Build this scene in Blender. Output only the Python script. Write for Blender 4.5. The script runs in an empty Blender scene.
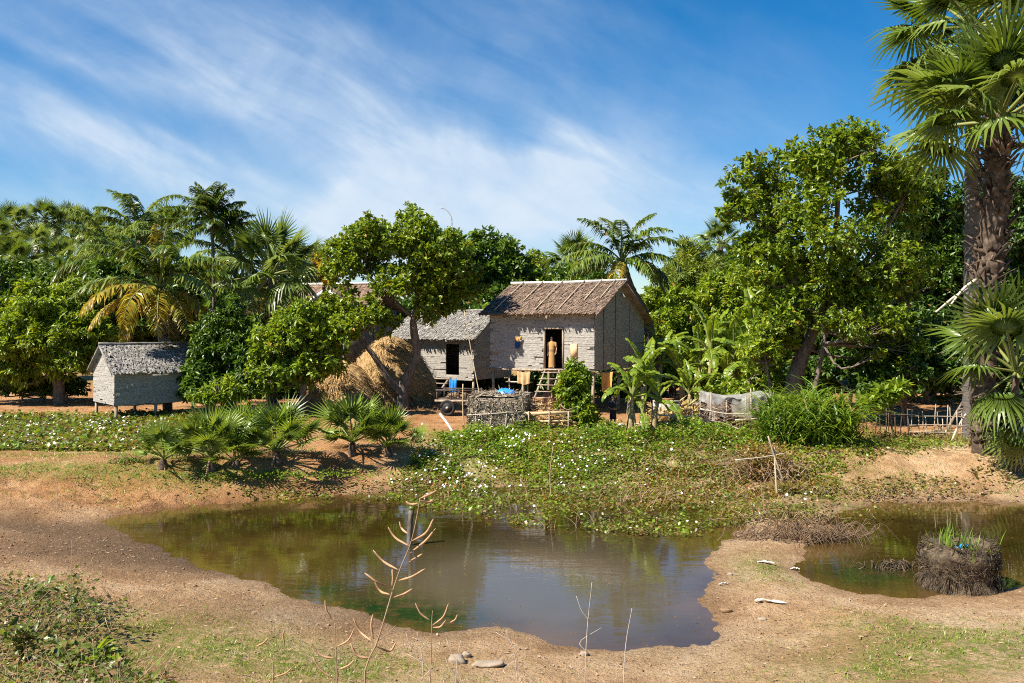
import bpy, math, random
import numpy as np
from mathutils import Vector, Matrix

S = bpy.context.scene
COL = S.collection
R = math.radians
PI = math.pi

# ------------------------------------------------------------------ camera
F = 853.33          # focal length in pixels of a 1024 wide picture
HZ = 325.0          # picture row of the horizon
CH = 5.2            # eye height above the pond
cam = bpy.data.cameras.new('camera')
cam.lens = 30.0
cam.sensor_width = 36.0
cam.shift_y = -(341.5 - HZ) / 1024.0
cam.clip_start = 0.1
cam.clip_end = 6000
co = bpy.data.objects.new('camera', cam)
COL.objects.link(co)
co.location = (0, 0, CH)
co.rotation_euler = (R(90), 0, 0)
S.camera = co

# ------------------------------------------------------------------ sky, sun, exposure
SUN_EL = 49.0
SUN_DIR = Vector((-0.89, -0.46, 0)).normalized()      # horizontal direction towards the sun
world = bpy.data.worlds.new('World')
S.world = world
world.use_nodes = True
wn = world.node_tree
wn.nodes.clear()


def wnode(t, **kw):
    n = wn.nodes.new(t)
    for k, v in kw.items():
        setattr(n, k, v)
    return n


def wmath(op, a, b=None, clamp=False):
    n = wnode('ShaderNodeMath', operation=op, use_clamp=clamp)
    for i, v in enumerate((a, b)):
        if v is None:
            continue
        if isinstance(v, (int, float)):
            n.inputs[i].default_value = v
        else:
            wn.links.new(v, n.inputs[i])
    return n.outputs[0]


sky = wnode('ShaderNodeTexSky', sky_type='NISHITA')
sky.sun_disc = False
sky.sun_elevation = R(SUN_EL)
sky.sun_rotation = math.atan2(SUN_DIR.x, SUN_DIR.y)
sky.altitude = 300
sky.air_density = 1.0
sky.dust_density = 0.35
sky.ozone_density = 3.0
hs = wnode('ShaderNodeHueSaturation')
hs.inputs['Saturation'].default_value = 1.50
hs.inputs['Value'].default_value = 0.80
wn.links.new(sky.outputs[0], hs.inputs['Color'])
tc = wnode('ShaderNodeTexCoord')
sx = wnode('ShaderNodeSeparateXYZ')
wn.links.new(tc.outputs['Generated'], sx.inputs[0])
az = wmath('ARCTAN2', sx.outputs[0], sx.outputs[1])
el = wmath('ARCSINE', sx.outputs[2])
# cirrus: wisps laid along two long curved streaks of the sky
cmb = wnode('ShaderNodeCombineXYZ')
rot_a = wmath('ADD', wmath('MULTIPLY', az, 0.90), wmath('MULTIPLY', el, -0.45))
rot_e = wmath('ADD', wmath('MULTIPLY', az, 0.45), wmath('MULTIPLY', el, 0.90))
wn.links.new(wmath('MULTIPLY', rot_a, 2.6), cmb.inputs[0])
wn.links.new(wmath('MULTIPLY', rot_e, 9.0), cmb.inputs[1])


def wnoise(scale, detail, rough, dist, vec):
    n = wnode('ShaderNodeTexNoise')
    n.inputs['Scale'].default_value = scale
    n.inputs['Detail'].default_value = detail
    n.inputs['Roughness'].default_value = rough
    n.inputs['Distortion'].default_value = dist
    wn.links.new(vec, n.inputs['Vector'])
    return n.outputs['Fac']


n_big = wnoise(1.1, 3, 0.5, 0.4, cmb.outputs[0])
n_wisp = wnoise(1.9, 8, 0.58, 0.5, cmb.outputs[0])
n_fine = wnoise(6.5, 6, 0.6, 0.5, tc.outputs['Generated'])
a01 = wnode('ShaderNodeMapRange')
a01.inputs['From Min'].default_value = -0.7
a01.inputs['From Max'].default_value = 0.7
wn.links.new(az, a01.inputs['Value'])


def wcurve(pts, src):
    n = wnode('ShaderNodeFloatCurve')
    c = n.mapping.curves[0]
    while len(c.points) > 2:
        c.points.remove(c.points[1])
    c.points[0].location = pts[0]
    c.points[-1].location = pts[-1]
    for p in pts[1:-1]:
        c.points.new(*p)
    n.mapping.update()
    wn.links.new(src, n.inputs['Value'])
    return n.outputs[0]


def ae(px, py):
    a = math.atan2(px - 512, F)
    e = math.atan2(HZ - py, math.hypot(F, px - 512))
    return ((a + 0.7) / 1.4, e)


def band(pix, wlo, whi, amp_pts):
    pts = [(ae(*p)[0], ae(*p)[1] / 0.5) for p in pix]
    pts = [(0.0, pts[0][1])] + pts + [(1.0, pts[-1][1])]
    cen = wmath('MULTIPLY', wcurve(pts, a01.outputs[0]), 0.5)
    dlt = wmath('SUBTRACT', el, cen)
    dlt = wmath('ADD', dlt, wmath('MULTIPLY', wmath('SUBTRACT', n_big, 0.5), 0.16))
    up = wmath('MAXIMUM', dlt, 0.0)
    dn = wmath('MINIMUM', dlt, 0.0)
    q = wmath('ADD', wmath('POWER', wmath('MULTIPLY', up, 1 / whi), 2.0), wmath('POWER', wmath('MULTIPLY', dn, -1 / wlo), 2.0))
    g = wmath('EXPONENT', wmath('MULTIPLY', q, -1.0))
    amp = wcurve([(ae(p, 200)[0], v) for p, v in amp_pts], a01.outputs[0])
    return wmath('MULTIPLY', g, amp)


b1 = band([(10, 12), (110, 50), (250, 92), (340, 130), (400, 165), (470, 205)], 0.036, 0.085,
          [(-400, 0.1), (0, 0.30), (60, 0.50), (200, 0.50), (320, 0.58), (380, 0.74), (440, 0.72), (520, 0.34), (640, 0.12), (1400, 0.0)])
b2 = band([(0, 125), (100, 152), (260, 185), (400, 185), (560, 165), (680, 170)], 0.045, 0.038,
          [(-400, 0.5), (0, 0.74), (100, 0.95), (200, 0.80), (300, 0.55), (390, 0.80), (470, 0.90), (570, 0.68), (690, 0.26), (800, 0.08), (1400, 0.0)])
b3 = band([(0, 225), (300, 230), (500, 205), (700, 225)], 0.09, 0.045,
          [(-400, 0.3), (0, 0.36), (250, 0.60), (400, 0.74), (540, 0.68), (700, 0.46), (860, 0.18), (1400, 0.1)])
b4 = band([(0, 60), (500, 60), (760, 120), (900, 60)], 0.12, 0.12,
          [(-400, 0.10), (0, 0.10), (250, 0.22), (520, 0.34), (700, 0.24), (860, 0.10), (1400, 0.03)])
cl = wmath('ADD', wmath('ADD', b1, b2), wmath('ADD', b3, b4))
tex = wmath('ADD', wmath('MULTIPLY', n_wisp, 1.15), wmath('MULTIPLY', n_fine, 0.75))
cl = wmath('MULTIPLY', cl, wmath('ADD', tex, 0.0), True)
cl = wmath('MULTIPLY', wmath('POWER', cl, 1.15), wmath('ADD', wmath('MULTIPLY', n_wisp, 0.72), wmath('MULTIPLY', n_fine, 0.90)), True)
# the air thickens to pale blue close to the horizon
mixc = wnode('ShaderNodeMix', data_type='RGBA')
wn.links.new(cl, mixc.inputs[0])
wn.links.new(hs.outputs[0], mixc.inputs[6])
mixc.inputs[7].default_value = (4.1, 4.75, 5.5, 1)
bg = wnode('ShaderNodeBackground')
bg.inputs['Strength'].default_value = 0.078
wn.links.new(mixc.outputs[2], bg.inputs['Color'])
wo = wnode('ShaderNodeOutputWorld')
wn.links.new(bg.outputs[0], wo.inputs[0])

sun = bpy.data.lights.new('sun', 'SUN')
sun.energy = 5.0
sun.angle = R(0.55)
sun.color = (1.0, 0.93, 0.80)
so = bpy.data.objects.new('sun', sun)
COL.objects.link(so)
sv = Vector((SUN_DIR.x * math.cos(R(SUN_EL)), SUN_DIR.y * math.cos(R(SUN_EL)), math.sin(R(SUN_EL))))
so.rotation_euler = sv.to_track_quat('Z', 'Y').to_euler()
so.location = (-40, -20, 60)

S.view_settings.view_transform = 'Standard'
S.view_settings.look = 'None'
S.view_settings.exposure = 1.16
S.view_settings.gamma = 1.0
S.render.engine = 'CYCLES'
S.cycles.use_denoising = False
S.cycles.denoising_prefilter = 'ACCURATE'
S.cycles.filter_width = 1.05
S.cycles.max_bounces = 8
S.cycles.diffuse_bounces = 3
S.cycles.transmission_bounces = 4
S.cycles.transparent_max_bounces = 6


# ------------------------------------------------------------------ helpers: meshes
def nrm(a):
    a = np.asarray(a, float)
    return a / np.maximum(np.linalg.norm(a, axis=-1, keepdims=True), 1e-9)


class MB:
    """collects vertices and faces, builds ONE mesh object"""

    def __init__(self):
        self.v = []
        self.f = []
        self.n = 0
        self.mi = []

    def add(self, v, *faces, m=0):
        v = np.asarray(v, float).reshape(-1, 3)
        self.v.append(v)
        for f in faces:
            f = np.asarray(f, np.int64)
            if f.size:
                self.f.append(f + self.n)
                self.mi.append(m)
        self.n += len(v)
        return self

    def mesh(self, name, mats, smooth=False):
        me = bpy.data.meshes.new(name)
        if self.n == 0:
            return me
        V = np.concatenate(self.v)
        me.vertices.add(len(V))
        me.vertices.foreach_set('co', V.astype(np.float32).ravel())
        loops = np.concatenate([f.ravel() for f in self.f])
        tot = np.concatenate([np.full(len(f), f.shape[1]) for f in self.f])
        mi = np.concatenate([np.full(len(f), m) for f, m in zip(self.f, self.mi)])
        st = np.concatenate([[0], np.cumsum(tot)[:-1]])
        me.loops.add(len(loops))
        me.loops.foreach_set('vertex_index', loops.astype(np.int32))
        me.polygons.add(len(tot))
        me.polygons.foreach_set('loop_start', st.astype(np.int32))
        me.polygons.foreach_set('loop_total', tot.astype(np.int32))
        me.polygons.foreach_set('material_index', mi.astype(np.int32))
        if smooth:
            me.polygons.foreach_set('use_smooth', np.ones(len(tot), bool))
        for m in (mats if isinstance(mats, (list, tuple)) else [mats]):
            me.materials.append(m)
        me.update(calc_edges=True)
        me.validate()
        return me

    def build(self, name, mats, parent=None, smooth=False):
        return link(name, self.mesh(name, mats, smooth), parent)


def link(name, data, parent=None):
    o = bpy.data.objects.new(name, data)
    COL.objects.link(o)
    if parent is not None:
        o.parent = parent
    return o


def tag(o, label=None, cat=None, group=None, kind=None):
    if label: o['label'] = label
    if cat: o['category'] = cat
    if group: o['group'] = group
    if kind: o['kind'] = kind
    return o


def thing(name, label, cat, loc=(0, 0, 0), rz=0.0, group=None):
    o = bpy.data.objects.new(name, None)
    COL.objects.link(o)
    o.location = loc
    o.rotation_euler = (0, 0, rz)
    o.empty_display_size = 0.3
    return tag(o, label, cat, group)


def copy_tree(o, parent=None):
    c = o.copy()
    COL.objects.link(c)
    c.parent = parent
    for ch in list(o.children):
        copy_tree(ch, c)
    return c


BOXF = np.array([[0, 3, 2, 1], [4, 5, 6, 7], [0, 1, 5, 4], [1, 2, 6, 5], [2, 3, 7, 6], [3, 0, 4, 7]])


def box(mb, lo, hi, m=0):
    x0, y0, z0 = lo
    x1, y1, z1 = hi
    mb.add([(x0, y0, z0), (x1, y0, z0), (x1, y1, z0), (x0, y1, z0), (x0, y0, z1), (x1, y0, z1), (x1, y1, z1), (x0, y1, z1)], BOXF, m=m)


def tube(mb, pts, rad, sides=6, cap=True, rng=None, m=0, wob=0.0):
    P = np.asarray(pts, float)
    n = len(P)
    rad = np.broadcast_to(np.asarray(rad, float), (n,))
    T = np.gradient(P, axis=0)
    T = nrm(T)
    ref = np.array([0.0, 0, 1]) if abs(T[:, 2]).mean() < 0.8 else np.array([1.0, 0, 0])
    A = nrm(np.cross(T, ref))
    B = np.cross(T, A)
    th = np.arange(sides) / sides * 2 * PI
    rr = rad[:, None] * np.ones((1, sides))
    if rng is not None and wob:
        rr = rr * (1 + rng.uniform(-wob, wob, rr.shape))
    V = P[:, None, :] + rr[..., None] * (np.cos(th)[None, :, None] * A[:, None, :] + np.sin(th)[None, :, None] * B[:, None, :])
    i = np.arange(n - 1)[:, None] * sides
    j = np.arange(sides)[None, :]
    k = (j + 1) % sides
    Fq = np.stack([i + j, i + k, i + sides + k, i + sides + j], -1).reshape(-1, 4)
    mb.add(V.reshape(-1, 3), Fq, m=m)
    if cap:
        base = mb.n - n * sides
        mb.f.append((np.arange(sides)[None, :] + base + (n - 1) * sides))
        mb.mi.append(m)
        mb.f.append((np.arange(sides)[::-1][None, :] + base))
        mb.mi.append(m)


def bar(mb, a, b, w, h=None, m=0):
    """a square bar from a to b"""
    h = h or w
    a = np.asarray(a, float)
    b = np.asarray(b, float)
    t = nrm(b - a)
    ref = np.array([0, 0, 1.0]) if abs(t[2]) < 0.9 else np.array([1.0, 0, 0])
    s = nrm(np.cross(t, ref)) * w / 2
    u = nrm(np.cross(s, t)) * h / 2
    mb.add([a - s - u, a + s - u, a + s + u, a - s + u, b - s - u, b + s - u, b + s + u, b - s + u], BOXF, m=m)


def smooth_path(pts, n):
    """catmull-rom through points (any dimension)"""
    P = np.asarray(pts, float)
    if len(P) < 3:
        t = np.linspace(0, 1, n)[:, None]
        return P[0] * (1 - t) + P[-1] * t
    Q = np.vstack([2 * P[0] - P[1], P, 2 * P[-1] - P[-2]])
    out = []
    for t in np.linspace(0, len(P) - 1 - 1e-6, n):
        i = int(t)
        f = t - i
        p0, p1, p2, p3 = Q[i:i + 4]
        out.append(0.5 * ((2 * p1) + (-p0 + p2) * f + (2 * p0 - 5 * p1 + 4 * p2 - p3) * f * f + (-p0 + 3 * p1 - 3 * p2 + p3) * f ** 3))
    return np.array(out)


def leaves(mb, C, T, N, L, W, fold=0.12, wide=0.5, curl=0.0, m=0):
    """folded leaf blades: base C, axis T, face normal N, length L, width W"""
    n = len(C)
    T = nrm(T)
    Sd = nrm(np.cross(T, N))
    U = np.cross(Sd, T)
    L = np.broadcast_to(L, (n,))[:, None]
    W = np.broadcast_to(W, (n,))[:, None]
    mid = C + T * L * wide
    l = mid + Sd * W * 0.5 + U * W * fold
    r = mid - Sd * W * 0.5 + U * W * fold
    tip = C + T * L - U * L * curl
    V = np.stack([C, l, tip, r], 1).reshape(-1, 3)
    b = np.arange(n)[:, None] * 4
    mb.add(V, np.concatenate([b + np.array([[0, 2, 1]]), b + np.array([[0, 3, 2]])]), m=m)


def rdir(rng, n):
    return nrm(rng.normal(size=(n, 3)))


# ------------------------------------------------------------------ helpers: noise, terrain
_rg = np.random.default_rng(7)
_tab = _rg.random((256, 256))


def vnoise(x, y):
    x = np.asarray(x, float)
    y = np.asarray(y, float)
    xi = np.floor(x).astype(int)
    yi = np.floor(y).astype(int)
    fx = x - xi
    fy = y - yi
    fx = fx * fx * (3 - 2 * fx)
    fy = fy * fy * (3 - 2 * fy)
    a = _tab[xi % 256, yi % 256]
    b = _tab[(xi + 1) % 256, yi % 256]
    c = _tab[xi % 256, (yi + 1) % 256]
    d = _tab[(xi + 1) % 256, (yi + 1) % 256]
    return (a * (1 - fx) + b * fx) * (1 - fy) + (c * (1 - fx) + d * fx) * fy - 0.5


def fbm(x, y, o=4):
    s = 0
    a = 1.0
    for i in range(o):
        s = s + a * vnoise(x * 2 ** i + 13.7 * i, y * 2 ** i - 7.1 * i)
        a *= 0.5
    return s


def sst(a, b, x):
    t = np.clip((x - a) / (b - a), 0, 1)
    return t * t * (3 - 2 * t)


def WX(px, D): return (px - 512) / F * D


def WZ(py, D): return CH - (py - HZ) / F * D


def W3(px, py, D): return np.array([WX(px, D), D, WZ(py, D)])


def water_pt(px, py):
    D = CH * F / (py - HZ)
    return (WX(px, D), D)


POND_PX = [(95, 522), (140, 511), (200, 504), (270, 499), (340, 495), (420, 489), (500, 486), (600, 488), (690, 494), (732, 508),
           (748, 524), (733, 538), (706, 556), (713, 574), (699, 600), (716, 626), (704, 640), (645, 650), (562, 645), (500, 629),
           (432, 632), (378, 617), (330, 607), (288, 595), (252, 579), (213, 570), (160, 548)]
POND2_PX = [(838, 512), (880, 504), (950, 501), (1040, 505), (1120, 512), (1240, 520), (1240, 580), (1100, 584), (1024, 586), (980, 592),
            (905, 598), (852, 592), (818, 581), (801, 570), (812, 545), (824, 526)]
PONDS = [np.array([water_pt(*p) for p in q]) for q in (POND_PX, POND2_PX)]
# round the outlines off
PONDS = [smooth_path(np.vstack([q, q[:1]]), len(q) * 3)[:-1] for q in PONDS]


def poly_sd(x, y, poly):
    """signed distance, negative inside"""
    x = np.asarray(x, float)
    y = np.asarray(y, float)
    d2 = np.full(x.shape, 1e18)
    ins = np.zeros(x.shape, bool)
    for i in range(len(poly)):
        ax, ay = poly[i]
        bx, by = poly[(i + 1) % len(poly)]
        ex, ey = bx - ax, by - ay
        t = np.clip(((x - ax) * ex + (y - ay) * ey) / (ex * ex + ey * ey + 1e-12), 0, 1)
        d2 = np.minimum(d2, (x - ax - t * ex) ** 2 + (y - ay - t * ey) ** 2)
        c = (ay > y) != (by > y)
        ins ^= c & (x < (bx - ax) * (y - ay) / (by - ay + 1e-12) + ax)
    return np.sqrt(d2) * np.where(ins, -1, 1)


def pond_sd(x, y):
    d = np.minimum(poly_sd(x, y, PONDS[0]), poly_sd(x, y, PONDS[1]))
    return d + 0.24 * fbm(np.asarray(x) * 1.3, np.asarray(y) * 1.3, 3) + 0.16 * fbm(np.asarray(x) * 4.1 + 3, np.asarray(y) * 4.1, 3)


YA_X = [-40, -16, -12, -8, -4, 0, 4, 8, 11, 14, 18, 40]
YA = [24.3, 24.4, 24.6, 25.0, 25.8, 27.0, 27.0, 26.8, 25.4, 24.9, 25.2, 26]
YB = [26.0, 26.0, 26.4, 27.4, 31.5, 33.5, 33.0, 32.0, 30.0, 29.0, 28.6, 29]


def height(x, y, detail=True):
    x = np.asarray(x, float)
    y = np.asarray(y, float)
    d = pond_sd(x, y)
    low = np.where(d > 0, 0.07 * d + 0.30 * sst(0, 6, d), np.maximum(0.35 * d, -0.9))
    low = np.minimum(low, 0.75)
    ya = np.interp(x, YA_X, YA) + 0.5 * vnoise(x * 0.5, 3.3)
    yb = np.interp(x, YA_X, YB) + 0.3 * vnoise(x * 0.7, 9.3)
    t = sst(ya, yb, y)
    top = 0.95 + 0.06 * fbm(x * 0.25, y * 0.25, 2)
    z = low * (1 - t) + top * t
    # the far left hollow full of creepers, behind a low footpath dyke
    hol = sst(-9, -12.5, x) * sst(28.6, 29.6, y) * sst(40, 37, y)
    z = z - 0.16 * hol
    # the road bank the camera stands on
    e = sst(11.5, 0.5, y)
    z = z + e * 2.9
    z = z + 0.12 * sst(7, 9, x) * sst(ya - 1.5, ya, y) * sst(yb + 1, yb - .5, y) * (np.abs(fbm(x * 1.2 + 3, y * 1.5, 4)) * 2 - .3)
    z = z + 0.16 * sst(-5, -8, x) * sst(ya - 2.2, ya - .6, y) * sst(ya + 1.2, ya, y) * np.abs(fbm(x * 1.1, y * 1.6, 4)) * 2
    # the ground sinks from the pond up to camera
    if detail:
        amp = np.clip(d * 0.5, 0.05, 1)
        z = z + amp * (0.05 * fbm(x * 0.9, y * 0.9, 4) + 0.055 * np.abs(fbm(x * 2.6, y * 2.6, 4)) + 0.03 * np.maximum(fbm(x * 4.3 + 7, y * 4.3, 2), 0))
        z = z + 0.05 * sst(ya - 1.5, ya, y) * sst(yb + .5, yb, y) * sst(-3, -6, x) * fbm(x * 2.5, y * 2.5, 4)
    return z


def gz(x, y): return float(height(np.array([float(x)]), np.array([float(y)]))[0])


def G(px, py):
    """the point of the ground that the picture shows at px, py"""
    D = np.arange(6.0, 90.0, 0.05)
    x = WX(px, D)
    z = height(x, D)
    ray = WZ(py, D)
    k = np.nonzero(z >= ray)[0]
    i = k[0] if len(k) else len(D) - 1
    return np.array([x[i], D[i], z[i]])


def GD(px, D):
    x = WX(px, D)
    return np.array([x, D, gz(x, D)])


# ------------------------------------------------------------------ helpers: materials
def mat(name):
    m = bpy.data.materials.new(name)
    m.use_nodes = True
    nt = m.node_tree
    b = nt.nodes['Principled BSDF']
    return m, nt, b


def nd(nt, t, **kw):
    n = nt.nodes.new(t)
    for k, v in kw.items():
        setattr(n, k, v)
    return n


def ramp(nt, src, stops):
    r = nd(nt, 'ShaderNodeValToRGB')
    e = r.color_ramp.elements
    while len(e) < len(stops):
        e.new(0.5)
    for q, (p, c) in zip(e, stops):
        q.position = p
        q.color = (*c, 1)
    nt.links.new(src, r.inputs[0])
    return r.outputs[0]


def noise(nt, scale, detail=5, rough=0.6, coord='Object', stretch=None, dist=0.0):
    t = nd(nt, 'ShaderNodeTexCoord')
    v = t.outputs[coord]
    if stretch:
        mp = nd(nt, 'ShaderNodeMapping')
        mp.inputs['Scale'].default_value = stretch
        nt.links.new(v, mp.inputs[0])
        v = mp.outputs[0]
    n = nd(nt, 'ShaderNodeTexNoise')
    n.inputs['Scale'].default_value = scale
    n.inputs['Detail'].default_value = detail
    n.inputs['Roughness'].default_value = rough
    n.inputs['Distortion'].default_value = dist
    nt.links.new(v, n.inputs['Vector'])
    return n.outputs['Fac']


def mixc3(nt, fac, a, b, mode='MIX'):
    n = nd(nt, 'ShaderNodeMix', data_type='RGBA', blend_type=mode)
    for i, v in ((0, fac), (6, a), (7, b)):
        if isinstance(v, (int, float)):
            n.inputs[i].default_value = v
        elif isinstance(v, tuple):
            n.inputs[i].default_value = (*v, 1)
        else:
            nt.links.new(v, n.inputs[i])
    return n.outputs[2]


def bump(nt, b, src, strength, dist):
    n = nd(nt, 'ShaderNodeBump')
    n.inputs['Strength'].default_value = strength
    n.inputs['Distance'].default_value = dist
    nt.links.new(src, n.inputs['Height'])
    nt.links.new(n.outputs[0], b.inputs['Normal'])


def rough_mat(name, cols, scale=6.0, rough=0.85, stretch=None, bmp=0.3, bd=0.02, island=0.35, spec=0.25):
    """matte stuff: noise between colours, and each loose piece a little lighter or darker"""
    m, nt, b = mat(name)
    f = noise(nt, scale, 6, 0.65, stretch=stretch)
    k = len(cols)
    c = ramp(nt, f, [(0.28 + 0.44 * i / (k - 1), col) for i, col in enumerate(cols)])
    if island:
        g = nd(nt, 'ShaderNodeNewGeometry')
        mr = nd(nt, 'ShaderNodeMapRange')
        mr.inputs['To Min'].default_value = 1 - island
        mr.inputs['To Max'].default_value = 1 + island
        nt.links.new(g.outputs['Random Per Island'], mr.inputs[0])
        cc = nd(nt, 'ShaderNodeCombineColor')
        for i in range(3):
            nt.links.new(mr.outputs[0], cc.inputs[i])
        c = mixc3(nt, 1.0, c, cc.outputs[0], 'MULTIPLY')
    nt.links.new(c, b.inputs['Base Color'])
    b.inputs['Roughness'].default_value = rough
    b.inputs['Specular IOR Level'].default_value = spec
    if bmp:
        bump(nt, b, f, bmp, bd)
    return m


def leaf_mat(name, dark, lightc, old=None, old_p=0.06, trans=0.38, rough=0.40, spec=0.45, tint=(1.5, 1.35, 0.6)):
    m, nt, b = mat(name)
    g = nd(nt, 'ShaderNodeNewGeometry')
    rnd = g.outputs['Random Per Island']
    dark, lightc = tuple(v * k for v, k in zip(dark, (1.05, 1.15, 1.0))), tuple(v * k for v, k in zip(lightc, (1.42, 1.50, 1.2)))
    stops = [(0.0, dark), (0.85, lightc)]
    if old:
        stops = [(0.0, dark), (0.90 - old_p, lightc), (1.0 - old_p, lightc), (1.0 - old_p * 0.7, old)]
    c = ramp(nt, rnd, stops)
    f = noise(nt, 0.55, 2, 0.5)
    c = mixc3(nt, ramp(nt, f, [(0.38, (0, 0, 0)), (0.62, (1, 1, 1))]), c, mixc3(nt, 1.0, c, (1.22, 1.10, 0.8), 'MULTIPLY'))
    nt.links.new(c, b.inputs['Base Color'])
    b.inputs['Roughness'].default_value = rough
    b.inputs['Specular IOR Level'].default_value = spec
    tr = nd(nt, 'ShaderNodeBsdfTranslucent')
    nt.links.new(mixc3(nt, 1.0, c, tint, 'MULTIPLY'), tr.inputs['Color'])
    mx = nd(nt, 'ShaderNodeMixShader')
    mx.inputs[0].default_value = trans
    nt.links.new(b.outputs[0], mx.inputs[1])
    nt.links.new(tr.outputs[0], mx.inputs[2])
    nt.links.new(mx.outputs[0], nt.nodes['Material Output'].inputs[0])
    return m


M = {}
M['cashew'] = leaf_mat('cashew_leaf', (0.045, 0.085, 0.010), (0.150, 0.205, 0.022), (0.30, 0.22, 0.03), 0.025)
M['mango'] = leaf_mat('mango_leaf', (0.060, 0.105, 0.012), (0.175, 0.235, 0.020), (0.25, 0.20, 0.03), 0.02)
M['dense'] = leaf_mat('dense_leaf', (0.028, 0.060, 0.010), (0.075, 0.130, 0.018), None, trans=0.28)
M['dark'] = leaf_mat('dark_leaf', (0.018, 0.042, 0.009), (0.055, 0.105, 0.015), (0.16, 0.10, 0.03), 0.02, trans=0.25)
M['bright'] = leaf_mat('bright_leaf', (0.065, 0.110, 0.014), (0.180, 0.245, 0.025), (0.30, 0.20, 0.03), 0.03)
M['yellowing'] = leaf_mat('yellowing_leaf', (0.13, 0.14, 0.02), (0.34, 0.24, 0.035), (0.40, 0.16, 0.03), 0.3)
M['bamboo'] = leaf_mat('bamboo_leaf', (0.075, 0.110, 0.022), (0.165, 0.205, 0.045), None)
M['palm'] = leaf_mat('palm_leaf', (0.030, 0.062, 0.012), (0.105, 0.150, 0.026), (0.20, 0.14, 0.05), 0.03, trans=0.32, rough=0.36, spec=0.5)
M['palm_pale'] = leaf_mat('palm_leaf_pale', (0.075, 0.115, 0.030), (0.150, 0.195, 0.062), None, trans=0.36, rough=0.36, spec=0.5)
M['palm_yellow'] = leaf_mat('palm_leaf_yellow', (0.11, 0.135, 0.022), (0.30, 0.235, 0.035), (0.32, 0.19, 0.05), 0.25, trans=0.3)
M['palm_dead'] = leaf_mat('palm_leaf_dead', (0.13, 0.085, 0.04), (0.30, 0.21, 0.11), None, trans=0.15, tint=(1.1, 1, .8))
M['banana'] = leaf_mat('banana_leaf', (0.085, 0.140, 0.016), (0.175, 0.235, 0.030), (0.30, 0.22, 0.05), 0.06, trans=0.45, rough=0.35, spec=0.45)
M['reed'] = leaf_mat('reed_leaf', (0.055, 0.105, 0.014), (0.145, 0.215, 0.030), (0.30, 0.25, 0.09), 0.08)
M['weed'] = leaf_mat('weed_leaf', (0.055, 0.105, 0.012), (0.150, 0.225, 0.025), (0.26, 0.16, 0.05), 0.07)
M['weed_dull'] = leaf_mat('weed_leaf_dull', (0.060, 0.065, 0.018), (0.130, 0.135, 0.040), (0.20, 0.13, 0.06), 0.35)
M['weed_red'] = leaf_mat('weed_leaf_red', (0.10, 0.060, 0.022), (0.22, 0.125, 0.045), (0.10, 0.12, 0.02), 0.3)
M['grass'] = leaf_mat('grass_blade', (0.065, 0.110, 0.014), (0.150, 0.205, 0.030), (0.30, 0.23, 0.10), 0.14)
M['undergrowth'] = leaf_mat('undergrowth_leaf', (0.045, 0.065, 0.015), (0.115, 0.145, 0.035), (0.26, 0.18, 0.09), 0.28)
M['flower'] = rough_mat('white_petal', [(0.74, 0.74, 0.78), (0.84, 0.84, 0.86)], island=0.05, bmp=0)
M['bark'] = rough_mat('bark', [(0.045, 0.035, 0.028), (0.15, 0.12, 0.095), (0.24, 0.20, 0.165)], 5, stretch=(2, 2, 0.5), bmp=0.7, bd=0.04, island=0.1)
M['bark_pale'] = rough_mat('pale_bark', [(0.14, 0.11, 0.085), (0.34, 0.27, 0.21)], 7, stretch=(2, 2, 0.6), bmp=0.5, bd=0.03, island=0.1)
M['palm_bark'] = rough_mat('palm_bark', [(0.045, 0.038, 0.034), (0.105, 0.09, 0.078), (0.17, 0.15, 0.13)], 4, stretch=(1, 1, 4), bmp=0.8, bd=0.04, island=0.12)
M['boot'] = rough_mat('palm_boot', [(0.022, 0.014, 0.010), (0.075, 0.050, 0.034), (0.20, 0.15, 0.11)], 3.5, bmp=0.6, bd=0.03, island=0.45)
M['petiole'] = rough_mat('green_stalk', [(0.10, 0.13, 0.03), (0.21, 0.22, 0.06)], 3, bmp=0, rough=0.5, island=0.3)
M['banana_stem'] = rough_mat('banana_stem', [(0.16, 0.13, 0.05), (0.34, 0.27, 0.14), (0.12, 0.075, 0.04)], 4, stretch=(3, 3, 0.7), bmp=0.4, island=0.3)
M['thatch_wall'] = rough_mat('grey_thatch_wall', [(0.150, 0.134, 0.115), (0.310, 0.285, 0.252), (0.46, 0.43, 0.39)], 9, stretch=(1, 1, 3.5), bmp=0.8, island=0.10)
M['thatch_roof'] = rough_mat('brown_thatch', [(0.095, 0.062, 0.043), (0.190, 0.130, 0.093), (0.28, 0.21, 0.155)], 3, bmp=0.4, island=0.40)
M['thatch_grey'] = rough_mat('grey_thatch', [(0.105, 0.095, 0.083), (0.215, 0.20, 0.18), (0.36, 0.34, 0.315)], 5, bmp=0.5, island=0.40)
M['straw'] = rough_mat('straw', [(0.20, 0.12, 0.05), (0.37, 0.235, 0.10), (0.52, 0.36, 0.18)], 5, bmp=0.8, bd=0.08, island=0.5)
M['wood'] = rough_mat('weathered_wood', [(0.14, 0.105, 0.075), (0.30, 0.235, 0.175), (0.43, 0.36, 0.29)], 7, stretch=(1, 1, 0.3), bmp=0.3, island=0.25)
M['wood_dark'] = rough_mat('dark_wood', [(0.045, 0.035, 0.028), (0.12, 0.09, 0.07)], 7, stretch=(1, 1, 0.3), bmp=0.3, island=0.2)
M['bamboo_pole'] = rough_mat('dry_bamboo', [(0.27, 0.205, 0.115), (0.50, 0.40, 0.255)], 5, bmp=0.1, rough=0.55, island=0.25)
M['driftwood'] = rough_mat('bleached_stick', [(0.33, 0.275, 0.21), (0.56, 0.49, 0.40)], 6, bmp=0.2, island=0.2)
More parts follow.
